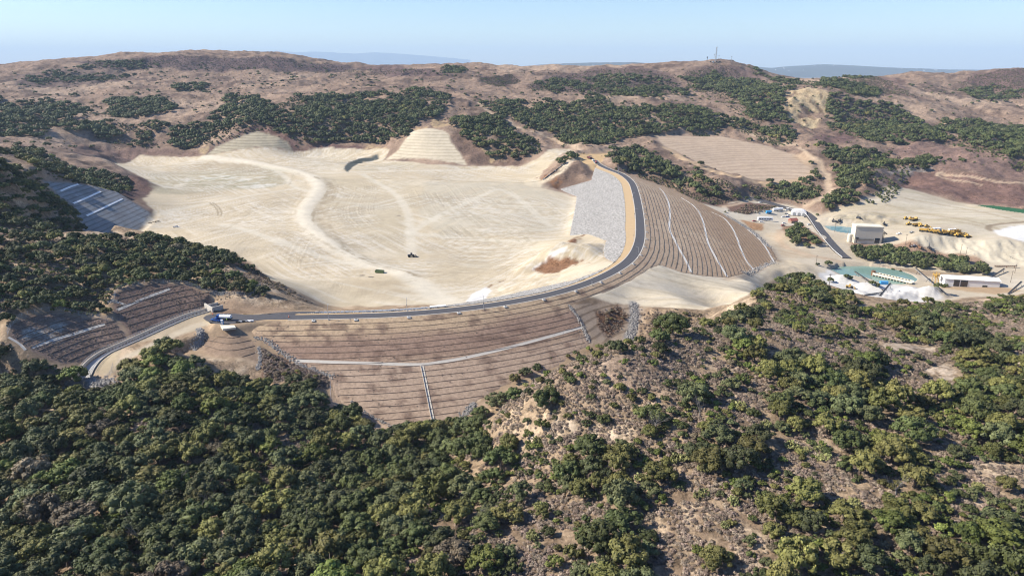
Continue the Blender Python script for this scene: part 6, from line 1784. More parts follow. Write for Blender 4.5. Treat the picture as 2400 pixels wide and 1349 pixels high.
# ------------------------------------------------------------------ built things
class MB:
    """gathers boxes, prisms, bars and drums into one mesh"""
    def __init__(self):
        self.v, self.f = [], []

    def add(self, V_, F_):
        k_ = len(self.v); self.v += [tuple(p) for p in V_]; self.f += [tuple(i + k_ for i in f) for f in F_]
        return self

    def box(self, x0, x1, y0, y1, z0, z1, taper=0.0):
        t = taper
        V_ = [(x0, y0, z0), (x1, y0, z0), (x1, y1, z0), (x0, y1, z0), (x0 + t, y0 + t, z1), (x1 - t, y0 + t, z1), (x1 - t, y1 - t, z1), (x0 + t, y1 - t, z1)]
        return self.add(V_, [(0, 3, 2, 1), (4, 5, 6, 7), (0, 1, 5, 4), (1, 2, 6, 5), (2, 3, 7, 6), (3, 0, 4, 7)])

    def prism(self, prof, y0, y1):
        """side outline in x,z pulled from y0 to y1"""
        n = len(prof); V_ = [(x, y0, z) for x, z in prof] + [(x, y1, z) for x, z in prof]
        return self.add(V_, [tuple(range(n)), tuple(range(2 * n - 1, n - 1, -1))] + [(i, i + n, (i + 1) % n + n, (i + 1) % n) for i in range(n)])

    def rod(self, a, b_, r, r2=None, n=8, cap=True):
        a, b_ = Vector(a), Vector(b_); t_ = (b_ - a).normalized(); s_ = t_.cross(Vector((0, 0, 1)) if abs(t_.z) < .95 else Vector((1, 0, 0))).normalized(); u_ = s_.cross(t_)
        r2 = r if r2 is None else r2
        V_ = [a + (s_ * math.cos(2 * math.pi * k_ / n) + u_ * math.sin(2 * math.pi * k_ / n)) * r for k_ in range(n)] + [b_ + (s_ * math.cos(2 * math.pi * k_ / n) + u_ * math.sin(2 * math.pi * k_ / n)) * r2 for k_ in range(n)]
        return self.add(V_, [(k_, (k_ + 1) % n, n + (k_ + 1) % n, n + k_) for k_ in range(n)] + ([tuple(range(n))[::-1], tuple(range(n, 2 * n))] if cap else []))

    def mesh(self, name, m):
        me = bpy.data.meshes.new(name); me.from_pydata(self.v, [], self.f)
        bm_ = bmesh.new(); bm_.from_mesh(me); bmesh.ops.recalc_face_normals(bm_, faces=bm_.faces); bm_.to_mesh(me); bm_.free()
        me.materials.append(m)
        return me

    def obj(self, name, m, parent=None):
        o = bpy.data.objects.new(name, self.mesh(name, m)); COL.objects.link(o)
        if parent:
            o.parent = parent
        return o


def thing(name, label, cat, loc, rz=0.0, group=None, scale=1.0):
    o = bpy.data.objects.new(name, None); COL.objects.link(o)
    o.location = loc; o.rotation_euler = (0, 0, rz); o.scale = (scale,) * 3
    return tag(o, label, cat, group)


def clone(root, label, loc, rz=0.0, group=None, recolour=None):
    """copy of a thing with its parts and their sub-parts"""
    r = root.copy(); COL.objects.link(r); r.location = loc; r.rotation_euler = (0, 0, rz); r['label'] = label
    if group:
        r['group'] = group
    for ch in root.children:
        c_ = ch.copy(); COL.objects.link(c_); c_.parent = r
        if recolour and ch.name.split('.')[0] in recolour:
            c_.data = ch.data.copy(); c_.data.materials[0] = recolour[ch.name.split('.')[0]]
        for g_ in ch.children:
            d_ = g_.copy(); COL.objects.link(d_); d_.parent = c_
    return r


def paintm(name, col, rough=.4):
    return plain(name, col, rough, var=.08, scale=.8)


P_BLUE, P_RED, P_GREEN, P_YEL, P_ORG, P_SKY, P_GREY, P_MAROON = paintm('blue_paint', (.03, .09, .28)), paintm('red_paint', (.33, .05, .04)), paintm('green_paint', (.12, .17, .07)), paintm('yellow_paint', (.50, .31, .07)), paintm('orange_plastic', (.8, .14, .03)), paintm('sky_blue_paint', (.06, .32, .62)), paintm('grey_paint', (.28, .29, .30)), paintm('maroon_paint', (.12, .03, .03))
M_GLASS = plain('dark_window', (.03, .04, .05), .08, var=.05, spec=.6)
M_CREAM = plain('cream_cladding', (.66, .60, .47), .7, var=.12, scale=.15); M_ROOF_RED = plain('red_roof', (.30, .10, .07), .7, var=.2); M_WOOD = plain('weathered_wood', (.16, .13, .10), .9, var=.3)
M_RUST = plain('rusty_steel', (.17, .09, .05), .8, var=.3); M_SKIN = plain('skin', (.45, .27, .18), .6); M_VEST = plain('safety_vest', (.45, .78, .06), .7); M_JEANS = plain('dark_trousers', (.04, .05, .08), .9)


def wheel_mesh(r, wd):
    return MB().rod((0, -wd / 2, 0), (0, wd / 2, 0), r, n=14).rod((0, -wd / 2 - .02, 0), (0, wd / 2 + .02, 0), r * .5, n=10).mesh('wheel', M_BLACK)


W_CAR, W_TRUCK, W_BIG = wheel_mesh(.36, .26), wheel_mesh(.52, .34), wheel_mesh(.9, .6)


def wheels(root, me, pts):
    for x, y, z in pts:
        o = bpy.data.objects.new('wheel', me); COL.objects.link(o); o.parent = root; o.location = (x, y, z)


def pickup(label, loc, rz, m, group=None):
    t = thing('pickup_truck', label, 'pickup', loc, rz, group)
    MB().prism([(-2.7, .45), (2.75, .45), (2.8, .95), (1.55, 1.12), (.9, 1.15), (.3, 1.15), (-.6, 1.15), (-.6, .7), (-2.55, .7), (-2.55, 1.1), (-2.7, 1.1)], -.95, .95).box(-2.7, -.6, -.95, -.85, .7, 1.12).box(-2.7, -.6, .85, .95, .7, 1.12).obj('body', m, t)
    MB().prism([(-.62, 1.14), (1.3, 1.14), (.65, 1.82), (-.5, 1.86)], -.86, .86).obj('cabin', m, t)
    MB().prism([(1.24, 1.2), (1.30, 1.22), (.72, 1.80), (.66, 1.78)], -.78, .78).obj('windscreen', M_GLASS, t)
    for s_ in (-1, 1):
        MB().prism([(-.4, 1.25), (1.0, 1.25), (.6, 1.72), (-.36, 1.74)], s_ * .865 - .01, s_ * .865 + .01).obj('side_window', M_GLASS, t)
    wheels(t, W_CAR, [(1.75, -.85, .36), (1.75, .85, .36), (-1.75, -.85, .36), (-1.75, .85, .36)])
    return t


def car(label, loc, rz, m, group=None):
    t = thing('parked_car', label, 'car', loc, rz, group)
    MB().prism([(-2.2, .35), (2.2, .35), (2.25, .75), (1.2, .95), (-1.7, .98), (-2.2, .9)], -.88, .88).obj('body', m, t)
    MB().prism([(-1.75, .97), (1.15, .94), (.45, 1.42), (-1.1, 1.45)], -.76, .76).obj('cabin', M_GLASS, t)
    MB().prism([(-1.15, 1.42), (.5, 1.40), (.42, 1.47), (-1.05, 1.5)], -.74, .74).obj('roof', m, t)
    wheels(t, W_CAR, [(1.35, -.8, .34), (1.35, .8, .34), (-1.35, -.8, .34), (-1.35, .8, .34)])
    return t


def tank_truck(label, loc, rz, cabm, tankm, group=None):
    t = thing('water_truck', label, 'truck', loc, rz, group)
    MB().box(-4.2, 3.6, -.45, .45, .75, 1.05).obj('chassis', M_DARK, t)
    c_ = MB().prism([(2.0, .8), (3.9, .8), (3.95, 1.55), (3.3, 1.75), (3.05, 2.75), (2.0, 2.8)], -1.15, 1.15).obj('cab', cabm, t)
    MB().prism([(3.32, 1.78), (3.36, 1.82), (3.10, 2.66), (3.06, 2.64)], -1.0, 1.0).obj('windscreen', M_GLASS, c_)
    mb = MB(); n = 18
    for s0, s1 in ((-4.1, 1.7),):
        ring = [(math.cos(2 * math.pi * k_ / n) * 1.2, 1.95 + math.sin(2 * math.pi * k_ / n) * .9) for k_ in range(n)]
        mb.add([(x, y, z) for x in (s0, s1) for y, z in ring], [(k_, (k_ + 1) % n, n + (k_ + 1) % n, n + k_) for k_ in range(n)] + [tuple(range(n)), tuple(range(n, 2 * n))])
    mb.rod((-2.6, 0, 2.8), (-2.6, 0, 3.0), .35).rod((-.4, 0, 2.8), (-.4, 0, 3.0), .35)
    mb.obj('tank', tankm, t)
    MB().box(-4.5, -4.1, -1.1, 1.1, .9, 1.2).obj('spray_bar', M_DARK, t)
    wheels(t, W_TRUCK, [(2.9, -.95, .52), (2.9, .95, .52), (-2.0, -.95, .52), (-2.0, .95, .52), (-3.2, -.95, .52), (-3.2, .95, .52)])
    return t


def loader(label, loc, rz, m, group=None):
    t = thing('wheel_loader', label, 'loader', loc, rz, group)
    MB().prism([(-3.2, 1.0), (-.2, 1.0), (-.2, 2.2), (-3.0, 2.1)], -.95, .95).box(-.2, 1.6, -.6, .6, .9, 1.6).obj('body', m, t)
    c_ = MB().box(-.9, .6, -.75, .75, 2.1, 3.4, .1).obj('cab', m, t)
    MB().box(-.82, .56, -.71, .71, 2.4, 3.2, .07).obj('window', M_GLASS, c_)
    MB().rod((1.2, -.5, 1.6), (3.2, -.5, .8), .16).rod((1.2, .5, 1.6), (3.2, .5, .8), .16).obj('lift_arm', m, t)
    MB().prism([(3.0, .3), (4.2, .15), (4.3, .3), (3.4, .55), (3.3, 1.5), (3.0, 1.3)], -1.5, 1.5).obj('bucket', m, t)
    wheels(t, W_BIG, [(1.3, -1.1, .9), (1.3, 1.1, .9), (-2.1, -1.1, .9), (-2.1, 1.1, .9)])
    return t


def dozer(label, loc, rz, m, group=None):
    t = thing('bulldozer', label, 'bulldozer', loc, rz, group)
    MB().box(-2.0, 2.2, -.7, .7, .8, 2.0, .08).obj('body', m, t)
    c_ = MB().box(-1.4, .3, -.8, .8, 2.0, 3.3, .08).obj('cab', m, t); MB().box(-1.3, .34, -.84, .84, 2.35, 3.05).obj('window', M_GLASS, c_)
    for s_ in (-1, 1):
        MB().prism([(-2.3, .45), (-1.9, .05), (1.9, .05), (2.3, .45), (1.9, 1.0), (-1.9, 1.0)], s_ * 1.1 - .3, s_ * 1.1 + .3).obj('track', M_DARK, t)
        MB().rod((2.0, s_ * 1.0, .6), (3.1, s_ * 1.0, .7), .14).obj('push_arm', m, t)
    MB().prism([(3.0, .1), (3.25, .05), (3.05, .7), (3.3, 1.4), (3.05, 1.4), (2.85, .7)], -1.9, 1.9).obj('blade', m, t)
    return t


def dumper(label, loc, rz, m, group=None):
    t = thing('dump_truck', label, 'dump truck', loc, rz, group)
    MB().box(-4.0, 4.2, -.6, .6, 1.0, 1.5).obj('chassis', M_DARK, t)
    c_ = MB().prism([(2.4, 1.2), (4.6, 1.2), (4.6, 2.0), (3.8, 2.2), (3.6, 3.3), (2.4, 3.3)], -1.3, 1.3).obj('cab', m, t); MB().prism([(3.82, 2.25), (3.88, 2.3), (3.68, 3.2), (3.62, 3.2)], -1.1, 1.1).obj('window', M_GLASS, c_)
    MB().prism([(-4.6, 2.1), (-3.6, 1.6), (1.9, 1.7), (2.2, 3.1), (3.6, 3.6), (3.6, 3.75), (2.0, 3.3), (1.6, 2.1), (-3.4, 2.0), (-4.6, 2.4)], -1.5, 1.5).box(-4.3, 1.9, -1.55, -1.42, 1.8, 3.0).box(-4.3, 1.9, 1.42, 1.55, 1.8, 3.0).obj('dump_body', m, t)
    wheels(t, W_BIG, [(3.0, -1.2, .9), (3.0, 1.2, .9), (-1.6, -1.2, .9), (-1.6, 1.2, .9), (-3.4, -1.2, .9), (-3.4, 1.2, .9)])
    return t


# ---- crest lighting
def lamp(label, loc, rz):
    t = thing('street_lamp', label, 'street lamp', loc, rz, 'slim lamps along the crest road')
    MB().rod((0, 0, -.3), (0, 0, .5), .32, .28, 10).obj('footing', M_CONC, t)
    MB().rod((0, 0, .5), (0, 0, 7.6), .11, .07, 8).rod((0, 0, 7.5), (1.5, 0, 7.85), .05, .045, 6).obj('pole', M_STEEL, t)
    MB().prism([(1.3, 7.80), (2.1, 7.92), (2.1, 8.0), (1.3, 7.92)], -.16, .16).obj('lamp_head', M_STEEL, t)
    MB().box(-.22, .22, -.16, .16, 3.1, 3.6).obj('control_box', M_DARK, t)
    return t


lamp_at = [(775, 740, 1, 'slim steel lamp opposite the rock strip by the turnaround'), (955, 734, -1, 'slim steel lamp at the inner road edge near the white barriers'), (1127, 718, 1, 'slim steel lamp above the white sand patch'), (1372, 664, 1, 'slim steel lamp at the start of the road bend'),
           (1479, 603, 1, 'slim steel lamp on the outside of the road bend'), (1498, 562, -1, 'slim steel lamp on the gravel shoulder just past the bend'), (1498, 510, -1, 'slim steel lamp halfway up the straight gravel shoulder'), (1492, 470, -1, 'slim steel lamp on the upper straight gravel shoulder'),
           (1478, 426, 1, 'slim steel lamp at the top of the brown dam face'), (1456, 409, -1, 'slim steel lamp at the second far bend'), (1440, 402, 1, 'slim steel lamp farthest along the road before the tan pad')]
root = None
for px_, py_, sd_k, lb in lamp_at:
    s_ = s_of(px_, py_); x, y = st_xy(s_, 4.75 if sd_k > 0 else -4.0)
    a_ = math.atan2(float(np.interp(s_, sv, RNY)), float(np.interp(s_, sv, RNX))) + (math.pi if sd_k > 0 else 0)
    root = lamp(lb, (float(x), float(y), CREST_Z - .1), a_) if root is None else clone(root, lb, (float(x), float(y), CREST_Z - .1), a_)

# ---- concrete drain inlets on the outer road edge
inlet_s = [s_of(740, 742), s_of(838, 739), s_of(957, 735), s_of(1070, 725), s_of(1175, 711), s_of(1262, 695)] + list(np.arange(s_of(1262, 695) + 23, LEN - 60, 23.0))
root = None
for k_, s_ in enumerate(inlet_s):
    x, y = st_xy(s_, 5.0)
    a_ = math.atan2(float(np.interp(s_, sv, RNY)), float(np.interp(s_, sv, RNX)))
    lb = f'small pale concrete drain inlet on the outer road edge, number {k_ + 1} counted from the turnaround'
    if root is None:
        root = thing('drain_inlet', lb, 'drain inlet', (float(x), float(y), CREST_Z - .05), a_, 'drain inlets along the crest road', .7)
        MB().prism([(-1.2, 0), (-1.2, .16), (.4, .16), (1.6, -.25), (1.6, -.6), (-1.2, -.6)], -1.3, 1.3).obj('apron', M_CONC_D, root)
        MB().box(-.2, .5, -.5, .5, .1, .75, .05).obj('inlet_box', M_CONC, root)
    else:
        clone(root, lb, (float(x), float(y), CREST_Z - .05), a_)

# ---- white barriers on the inner edge
b_me = MB().prism([(-.38, 0), (.38, 0), (.34, .25), (.16, .5), (.12, 1.05), (-.12, 1.05), (-.16, .5), (-.34, .25)], -.92, .92).mesh('concrete_barrier', M_WHITE)
s0, s1 = s_of(735, 742), s_of(1003, 731)
nb_ = 27
for k_ in range(nb_):
    s_ = s0 + (s1 - s0) * k_ / (nb_ - 1); x, y = st_xy(s_, -7.2)
    o = bpy.data.objects.new('concrete_barrier', b_me); COL.objects.link(o)
    o.location = (float(x), float(y), float(dam_zst(np.array([s_]), np.array([-7.2]))[0])); o.rotation_euler = (0, 0, math.atan2(float(np.interp(s_, sv, RNY)), float(np.interp(s_, sv, RNX))) + random.uniform(-.05, .05))
    tag(o, f'white precast barrier beyond the rock strip, number {k_ + 1} counted from the turnaround end', 'barrier', 'white barriers along the inner road edge')
p = at_z(1026, 722, CREST_Z - .6)
t = thing('concrete_ramp', 'low white concrete slab with dark open side beside the inner road edge', 'ramp', p, .16)
MB().prism([(-4.2, 1.0), (4.2, 1.35), (4.2, 1.6), (-4.2, 1.25)], -1.0, 1.0).obj('slab', M_WHITE, t)
for x_ in (-3.9, 0, 3.9):
    MB().box(x_ - .2, x_ + .2, -.9, .9, -1.0, 1.2 + x_ * .042).obj('support', M_DARK, t)

# ---- turnaround: water truck, toilet, worker, pad, bundles, cones
tank_truck('blue water truck with white tank parked on the asphalt turnaround', at_z(524, 749.5, CREST_Z + .06), math.radians(176), P_BLUE, M_WHITE)
pickup('dark blue pickup beside the white water tank on the turnaround', at_z(507, 752, CREST_Z + .06), math.radians(160), P_BLUE)
t = thing('portable_toilet', 'sky blue portable toilet with white roof at the turnaround edge', 'toilet', at_z(521, 759, CREST_Z + .06), .2)
MB().box(-.6, .6, -.6, .6, 0, 2.1, .03).obj('cabin', P_SKY, t); MB().box(-.62, .62, -.62, .62, 2.1, 2.3, .2).obj('roof', M_WHITE, t); MB().box(-.38, .38, -.65, -.59, .1, 1.95).obj('door', M_WHITE, t)


def person(label, loc, rz, shirt, group=None):
    """standing figure: one skinned body, with hair or helmet and clothes as its parts"""
    t = thing('person', label, 'person', loc, rz, group)
    J = {'pel': (0, 0, .95, .14), 'wst': (0, 0, 1.12, .13), 'che': (0, 0, 1.35, .16), 'nek': (0, .0, 1.50, .06), 'hd0': (0, .02, 1.60, .085), 'hd1': (0, .02, 1.72, .08), 'shl': (-.19, 0, 1.43, .065), 'ell': (-.27, .02, 1.15, .045), 'wrl': (-.27, .14, .93, .035), 'shr': (.19, 0, 1.43, .065), 'elr': (.28, -.02, 1.16, .045), 'wrr': (.27, .1, .92, .035), 'hpl': (-.1, 0, .88, .1), 'knl': (-.11, .02, .48, .065), 'anl': (-.12, 0, .07, .045), 'tol': (-.13, .18, .03, .04), 'hpr': (.1, 0, .88, .1), 'knr': (.12, .03, .48, .065), 'anr': (.13, -.02, .07, .045), 'tor': (.14, .16, .03, .04)}
    E = [('pel', 'wst'), ('wst', 'che'), ('che', 'nek'), ('nek', 'hd0'), ('hd0', 'hd1'), ('che', 'shl'), ('shl', 'ell'), ('ell', 'wrl'), ('che', 'shr'), ('shr', 'elr'), ('elr', 'wrr'), ('pel', 'hpl'), ('hpl', 'knl'), ('knl', 'anl'), ('anl', 'tol'), ('pel', 'hpr'), ('hpr', 'knr'), ('knr', 'anr'), ('anr', 'tor')]
    nm = list(J)
    me = bpy.data.meshes.new('body'); me.from_pydata([J[k_][:3] for k_ in nm], [(nm.index(a), nm.index(b_)) for a, b_ in E], [])
    o = bpy.data.objects.new('body', me); COL.objects.link(o); o.parent = t
    sk = o.modifiers.new('skin', 'SKIN'); o.modifiers.new('sub', 'SUBSURF').render_levels = 1
    for i, k_ in enumerate(nm):
        me.skin_vertices[0].data[i].radius = (J[k_][3],) * 2
    me.skin_vertices[0].data[0].use_root = True
    me.materials.append(M_SKIN)
    MB().rod((0, 0, .98), (0, 0, 1.46), .19, .215, 12).obj('vest', shirt, t)
    mb = MB()
    for s_ in (-1, 1):
        mb.rod((s_ * .1, 0, .98), (s_ * .115, .02, .5), .125, .09, 10).rod((s_ * .115, .02, .5), (s_ * .12, 0, .08), .09, .075, 10)
    mb.obj('trousers', M_JEANS, t)
    MB().rod((0, .02, 1.69), (0, .02, 1.80), .125, .07, 12).rod((0, .04, 1.68), (0, .04, 1.70), .16, .15, 12).obj('helmet', M_WHITE, t)
    return t


person('person in bright green safety vest and white helmet standing by the water truck', at_z(532, 753, CREST_Z + .06), 2.6, M_VEST)
pp = [at_z(x, y, CREST_Z - .35) for x, y in [(516, 763), (549, 763), (553, 768), (522, 772)]]
o = mesh_obj('concrete_pad', [(*q[:2], CREST_Z - .9) for q in pp] + [(*q[:2], CREST_Z + .02) for q in pp], [(0, 3, 2, 1), (4, 5, 6, 7), (0, 1, 5, 4), (1, 2, 6, 5), (2, 3, 7, 6), (3, 0, 4, 7)], M_CREAM); tag(o, kind='structure')
for k_, (px_, py_, m_, lb) in enumerate(((557, 754, M_BLACK, 'black roll of sheeting nearest the portable toilet'), (564, 753, M_GREY if 'M_GREY' in globals() else P_GREY, 'grey roll of sheeting second from the truck'), (570, 752.5, M_BLACK, 'black roll of sheeting in the middle of the row'), (576, 752, P_GREY, 'grey roll of sheeting fourth from the truck'), (584, 751.5, M_WHITE, 'white roll of sheeting second from the far end'), (590, 751, M_WHITE, 'white roll of sheeting at the far end of the row'))):
    x, y, z = at_z(px_, py_, CREST_Z + .4)
    o = MB().rod((-.9, 0, 0), (.9, 0, 0), .42, n=12).rod((-.95, 0, 0), (.95, 0, 0), .1, n=8).obj('sheeting_roll', m_); o.location = (x, y, z); o.rotation_euler = (0, 0, random.uniform(-.3, .3))
    tag(o, lb + ' on the turnaround', 'roll', 'rolls laid out on the turnaround')
for px_, py_, lb in ((499, 737, 'orange traffic cone by the spillway headwall'), (677, 743, 'orange traffic cone on the asphalt before the bare island')):
    t = thing('traffic_cone', lb, 'traffic cone', at_z(px_, py_, CREST_Z + .06), 0, 'orange cones on the crest road', 1.4)
    MB().box(-.25, .25, -.25, .25, 0, .06).obj('base', M_BLACK, t); MB().rod((0, 0, .05), (0, 0, .85), .2, .04, 12).obj('cone', P_ORG, t); MB().rod((0, 0, .45), (0, 0, .6), .125, .09, 12).obj('band', M_WHITE, t)
# far end of the crest road: paving machine, roller, pickup
p = at_z(1383, 372, CREST_Z + .05)
t = thing('paving_machine', 'maroon paving machine at the far end of the crest road', 'paver', p, 1.9, None, 1.5)
MB().box(-2.5, 2.5, -1.3, 1.3, .5, 1.6, .1).obj('body', P_MAROON, t); MB().prism([(2.5, .5), (4.0, .6), (4.2, 1.6), (2.5, 1.3)], -1.5, 1.5).obj('hopper', P_MAROON, t); MB().box(-1.2, .8, -1.2, 1.2, 2.6, 2.75).rod((-1, -1, 1.5), (-1, -1, 2.7), .06).rod((.6, 1, 1.5), (.6, 1, 2.7), .06).obj('canopy', M_DARK, t); MB().box(-3.6, -2.5, -2.2, 2.2, .1, .8).obj('screed', M_DARK, t)
for s_ in (-1, 1):
    MB().box(-2.2, 2.2, s_ * 1.25 - .2, s_ * 1.25 + .2, 0, .7).obj('track', M_BLACK, t)
p = at_z(1397, 382, CREST_Z + .05)
t = thing('road_roller', 'red road roller on the asphalt below the paving machine', 'roller', p, 1.9, None, 1.2)
MB().box(-1.6, .8, -.7, .7, .7, 1.5, .08).obj('body', P_RED, t); MB().box(-.8, .6, -.7, .7, 2.3, 2.4).rod((-.6, -.6, 1.4), (-.6, -.6, 2.3), .05).rod((.4, .6, 1.4), (.4, .6, 2.3), .05).obj('canopy', P_RED, t); MB().rod((1.5, -.8, .65), (1.5, .8, .65), .65, n=16).obj('drum', M_STEEL, t); MB().rod((-1.3, -.8, .6), (-1.3, .8, .6), .6, n=14).obj('rear_drum', M_BLACK, t)
pickup('white pickup parked beside the maroon paving machine', at_z(1390, 376, CREST_Z + .05), 1.9, M_WHITE)

# ---- on the reservoir floor
pickup('white pickup alone on the sand near the shaded blue cut', spot(413, 533, 395, 1200), .15, M_WHITE)
t = thing('dumpster', 'open green steel dumpster standing on the sand', 'dumpster', spot(890, 639, 395, 700), -.25)
MB().box(-3.1, 3.1, -1.15, -1.05, .2, 1.9).box(-3.1, 3.1, 1.05, 1.15, .2, 1.9).box(-3.1, -3.0, -1.1, 1.1, .2, 1.9).box(3.0, 3.1, -1.1, 1.1, .2, 1.9).box(-3.1, 3.1, -1.1, 1.1, .15, .3).obj('box', P_GREEN, t)
MB().box(-3.2, 3.2, -1.22, -1.12, 1.8, 1.95).box(-3.2, 3.2, 1.12, 1.22, 1.8, 1.95).obj('rim', P_GREEN, t)
for x_ in (-2, -.7, .7, 2):
    MB().box(x_ - .08, x_ + .08, -1.25, 1.25, .2, 1.85).obj('stiffener', P_GREEN, t)
MB().box(-2.9, 2.9, -1.0, 1.0, 1.1, 1.5, .2).obj('load', M_WOOD, t)
loader('small dark wheel loader alone on the haul road sand', spot(965, 602, 395, 700), .3, M_DARK)
for k_, (px_, py_, lb) in enumerate(((352, 523, 'dark pile of timbers left of three on the sand'), (362, 521, 'dark pile of timbers in the middle of three on the sand'), (369, 519, 'dark pile of timbers right of three on the sand'))):
    t = thing('timber_stack', lb, 'timber', spot(px_, py_, 395, 1200), random.uniform(-.5, .5), 'timber piles near the blue cut')
    for q in range(6):
        o = MB().rod((-1.8, -.6 + .4 * (q % 3), .15 + .3 * (q // 3)), (1.8, -.5 + .38 * (q % 3), .2 + .3 * (q // 3)), .17, n=6).obj('log', M_WOOD, t)
for px_, py_, lb in ((870, 649, 'rubble mound with dark debris near the green dumpster'), (935, 505, 'small scrap heap in the middle of the sand floor'), (850, 645, 'low brown debris heap left of the green dumpster')):
    o = bpy.data.objects.new('debris_heap', ROCKS[0].copy()); COL.objects.link(o); o.data.materials[0] = M_WOOD
    o.location = spot(px_, py_, 395, 900); o.scale = (2.6, 1.4, .6); tag(o, lb, 'debris heap')
# ribbed discharge pipe on the pale slope by the far crest
l_ = smooth_line([hit(x, y, 700, 1100) for x, y in ((1275, 421), (1290, 409), (1306, 398), (1326, 385))], 5)
t = thing('discharge_pipe', 'black ribbed pipe running down the white slope into the reservoir', 'pipe', (0, 0, 0))
mb = MB()
pts3 = [(q[0], q[1], zat(q[0], q[1]) + .8) for q in l_]
for a, b_ in zip(pts3, pts3[1:]):
    mb.rod(a, b_, .55, n=10)
mb.obj('pipe', M_DARK, t)
for q in pts3[::2]:
    MB().box(q[0] - 1.2, q[0] + 1.2, q[1] - .6, q[1] + .6, q[2] - 1.6, q[2] + .7).obj('saddle', M_CONC_D, t)

# ---- chain-link fences
def fence(label, pts, y0, y1, h=2.2):
    line = smooth_line([hit(x, y, y0, y1) for x, y in pts], 3.0)
    t = thing('chain_link_fence', label, 'fence', (0, 0, 0), 0, 'chain-link fences round the spillway')
    P3 = [Vector((q[0], q[1], zat(q[0], q[1]))) for q in line]
    mb = MB()
    for p in P3:
        mb.rod(p - UP * .3, p + UP * h, .05, n=5)
    mb.obj('posts', M_STEEL, t)['kind'] = 'stuff'
    mb = MB()
    for a, b_ in zip(P3, P3[1:]):
        for hh in (h, h * .75, h * .5, h * .25, .08):
            mb.rod(a + UP * hh, b_ + UP * hh, .025, n=4, cap=False)
        for q in range(1, 9):
            c_ = a.lerp(b_, q / 9); mb.rod(c_ + UP * .05, c_ + UP * h, .012, n=3, cap=False)
    mb.obj('wire_mesh', M_STEEL, t)


fence('long wire fence along the top of the upper brown cut', [(268, 700), (276, 683), (310, 670), (365, 662), (400, 664), (440, 668), (490, 686), (540, 692), (590, 694), (612, 672)], 330, 440)
fence('wire fence along the top of the pale lower cut', [(18, 785), (28, 764), (60, 740), (130, 728), (200, 741), (250, 750), (266, 752)], 280, 400)
fence('short wire fence beside the rocky spillway outlet', [(232, 935), (240, 915), (250, 890), (266, 860)], 270, 340)
fence('short wire fence at the foot of the dam by the oak wood', [(776, 945), (775, 915), (774, 888)], 260, 320)

# ---- asphalt plant road with white edge rail, pale access roads
pr = smooth_line([hit(x, y, 520, 1000, SMOOTH) for x, y in ((1762, 464), (1800, 477), (1850, 490), (1882, 497), (1900, 512), (1918, 535), (1938, 560), (1958, 585), (1985, 606))], 4)
prz = np.array([zat(*q) for q in pr]); prz = np.convolve(np.r_[[prz[0]] * 7, prz, [prz[-1]] * 7], np.ones(15) / 15, 'valid')
zmax = np.array([max(zat(q[0] + a, q[1] + b_) for a in (-4, 0, 4) for b_ in (-4, 0, 4)) for q in pr])
zmax = np.convolve(np.r_[[zmax[0]] * 7, zmax, [zmax[-1]] * 7], np.ones(15) / 15, 'valid')
pr3 = np.c_[pr, np.maximum(prz, zmax) + .35]
o = ribbon('plant_road', pr3, 7.5, M_ASPH, 0, None, thick=2.5); tag(o, kind='structure')
t = thing('guard_rail', 'white guard rail along the outer edge of the grey plant road', 'guard rail', (0, 0, 0))
ribbon('beam', pr3[12:], 1, M_WHITE, 0, t, profile=[(4.0, .35), (4.0, .8), (4.15, .8), (4.15, .35)])
mb = MB()
d_ = np.gradient(pr3[:, :2], axis=0); d_ /= np.linalg.norm(d_, axis=1)[:, None]
for i in range(12, len(pr3), 1):
    x, y = pr3[i, 0] + d_[i, 1] * 4.2, pr3[i, 1] - d_[i, 0] * 4.2; mb.rod((x, y, pr3[i, 2] - 2), (x, y, pr3[i, 2] + .8), .12, n=5)
mb.obj('posts', M_WOOD, t)['kind'] = 'stuff'

# ---- the plant
def V3(px, py, y0=440, y1=1000): return spot(px, py, y0, y1)
p = V3(2028, 566, 600, 760)
t = thing('plant_building', 'tall cream processing building standing at the edge of the sand bench', 'building', p, math.radians(-8))
MB().box(-12.5, 12.5, -6, 6, -1, 15.5).obj('wall', M_CREAM, t)
MB().box(-12.9, 12.9, -6.4, 6.4, 15.5, 16.0).prism([(-12.6, 16.0), (12.6, 16.0), (12.6, 16.25), (-12.6, 16.8)], -6.1, 6.1).obj('roof', M_CREAM, t)
MB().box(6.2, 10.6, -6.12, -5.98, .2, 5.2).obj('doorway', M_GLASS, t)
MB().box(-11, 5, -6.9, -6.0, 3.4, 3.6).rod((-11, -6.8, 3.6), (5, -6.8, 4.7), .06).rod((-11, -6.8, 4.6), (5, -6.8, 4.6), .06).obj('gantry', M_DARK, t)
MB().rod((-10.5, -6.7, 0), (-10.5, -6.7, 5.0), .4).box(-11.6, -9.2, -7.4, -6.2, 4.2, 5.6).obj('pump_unit', M_DARK, t)
mb = MB()
for a, b_ in (((13.2, -5, 0), (13.2, -5, 11)), ((13.2, -2, 0), (13.2, -2, 11)), ((14.2, -5, 0), (14.2, -5, 11)), ((13.2, -3.5, 11), (17.5, -3.5, 9)), ((13.2, -3.5, 8.5), (17.5, -3.5, 9)), ((13, -3.5, 12.6), (17.5, -3.5, 9))):
    mb.rod(a, b_, .28, n=6)
for z_ in range(1, 11, 2):
    mb.rod((13.2, -5, z_), (13.2, -2, z_ + 1.6), .12, n=5)
mb.obj('lift_frame', M_DARK, t)
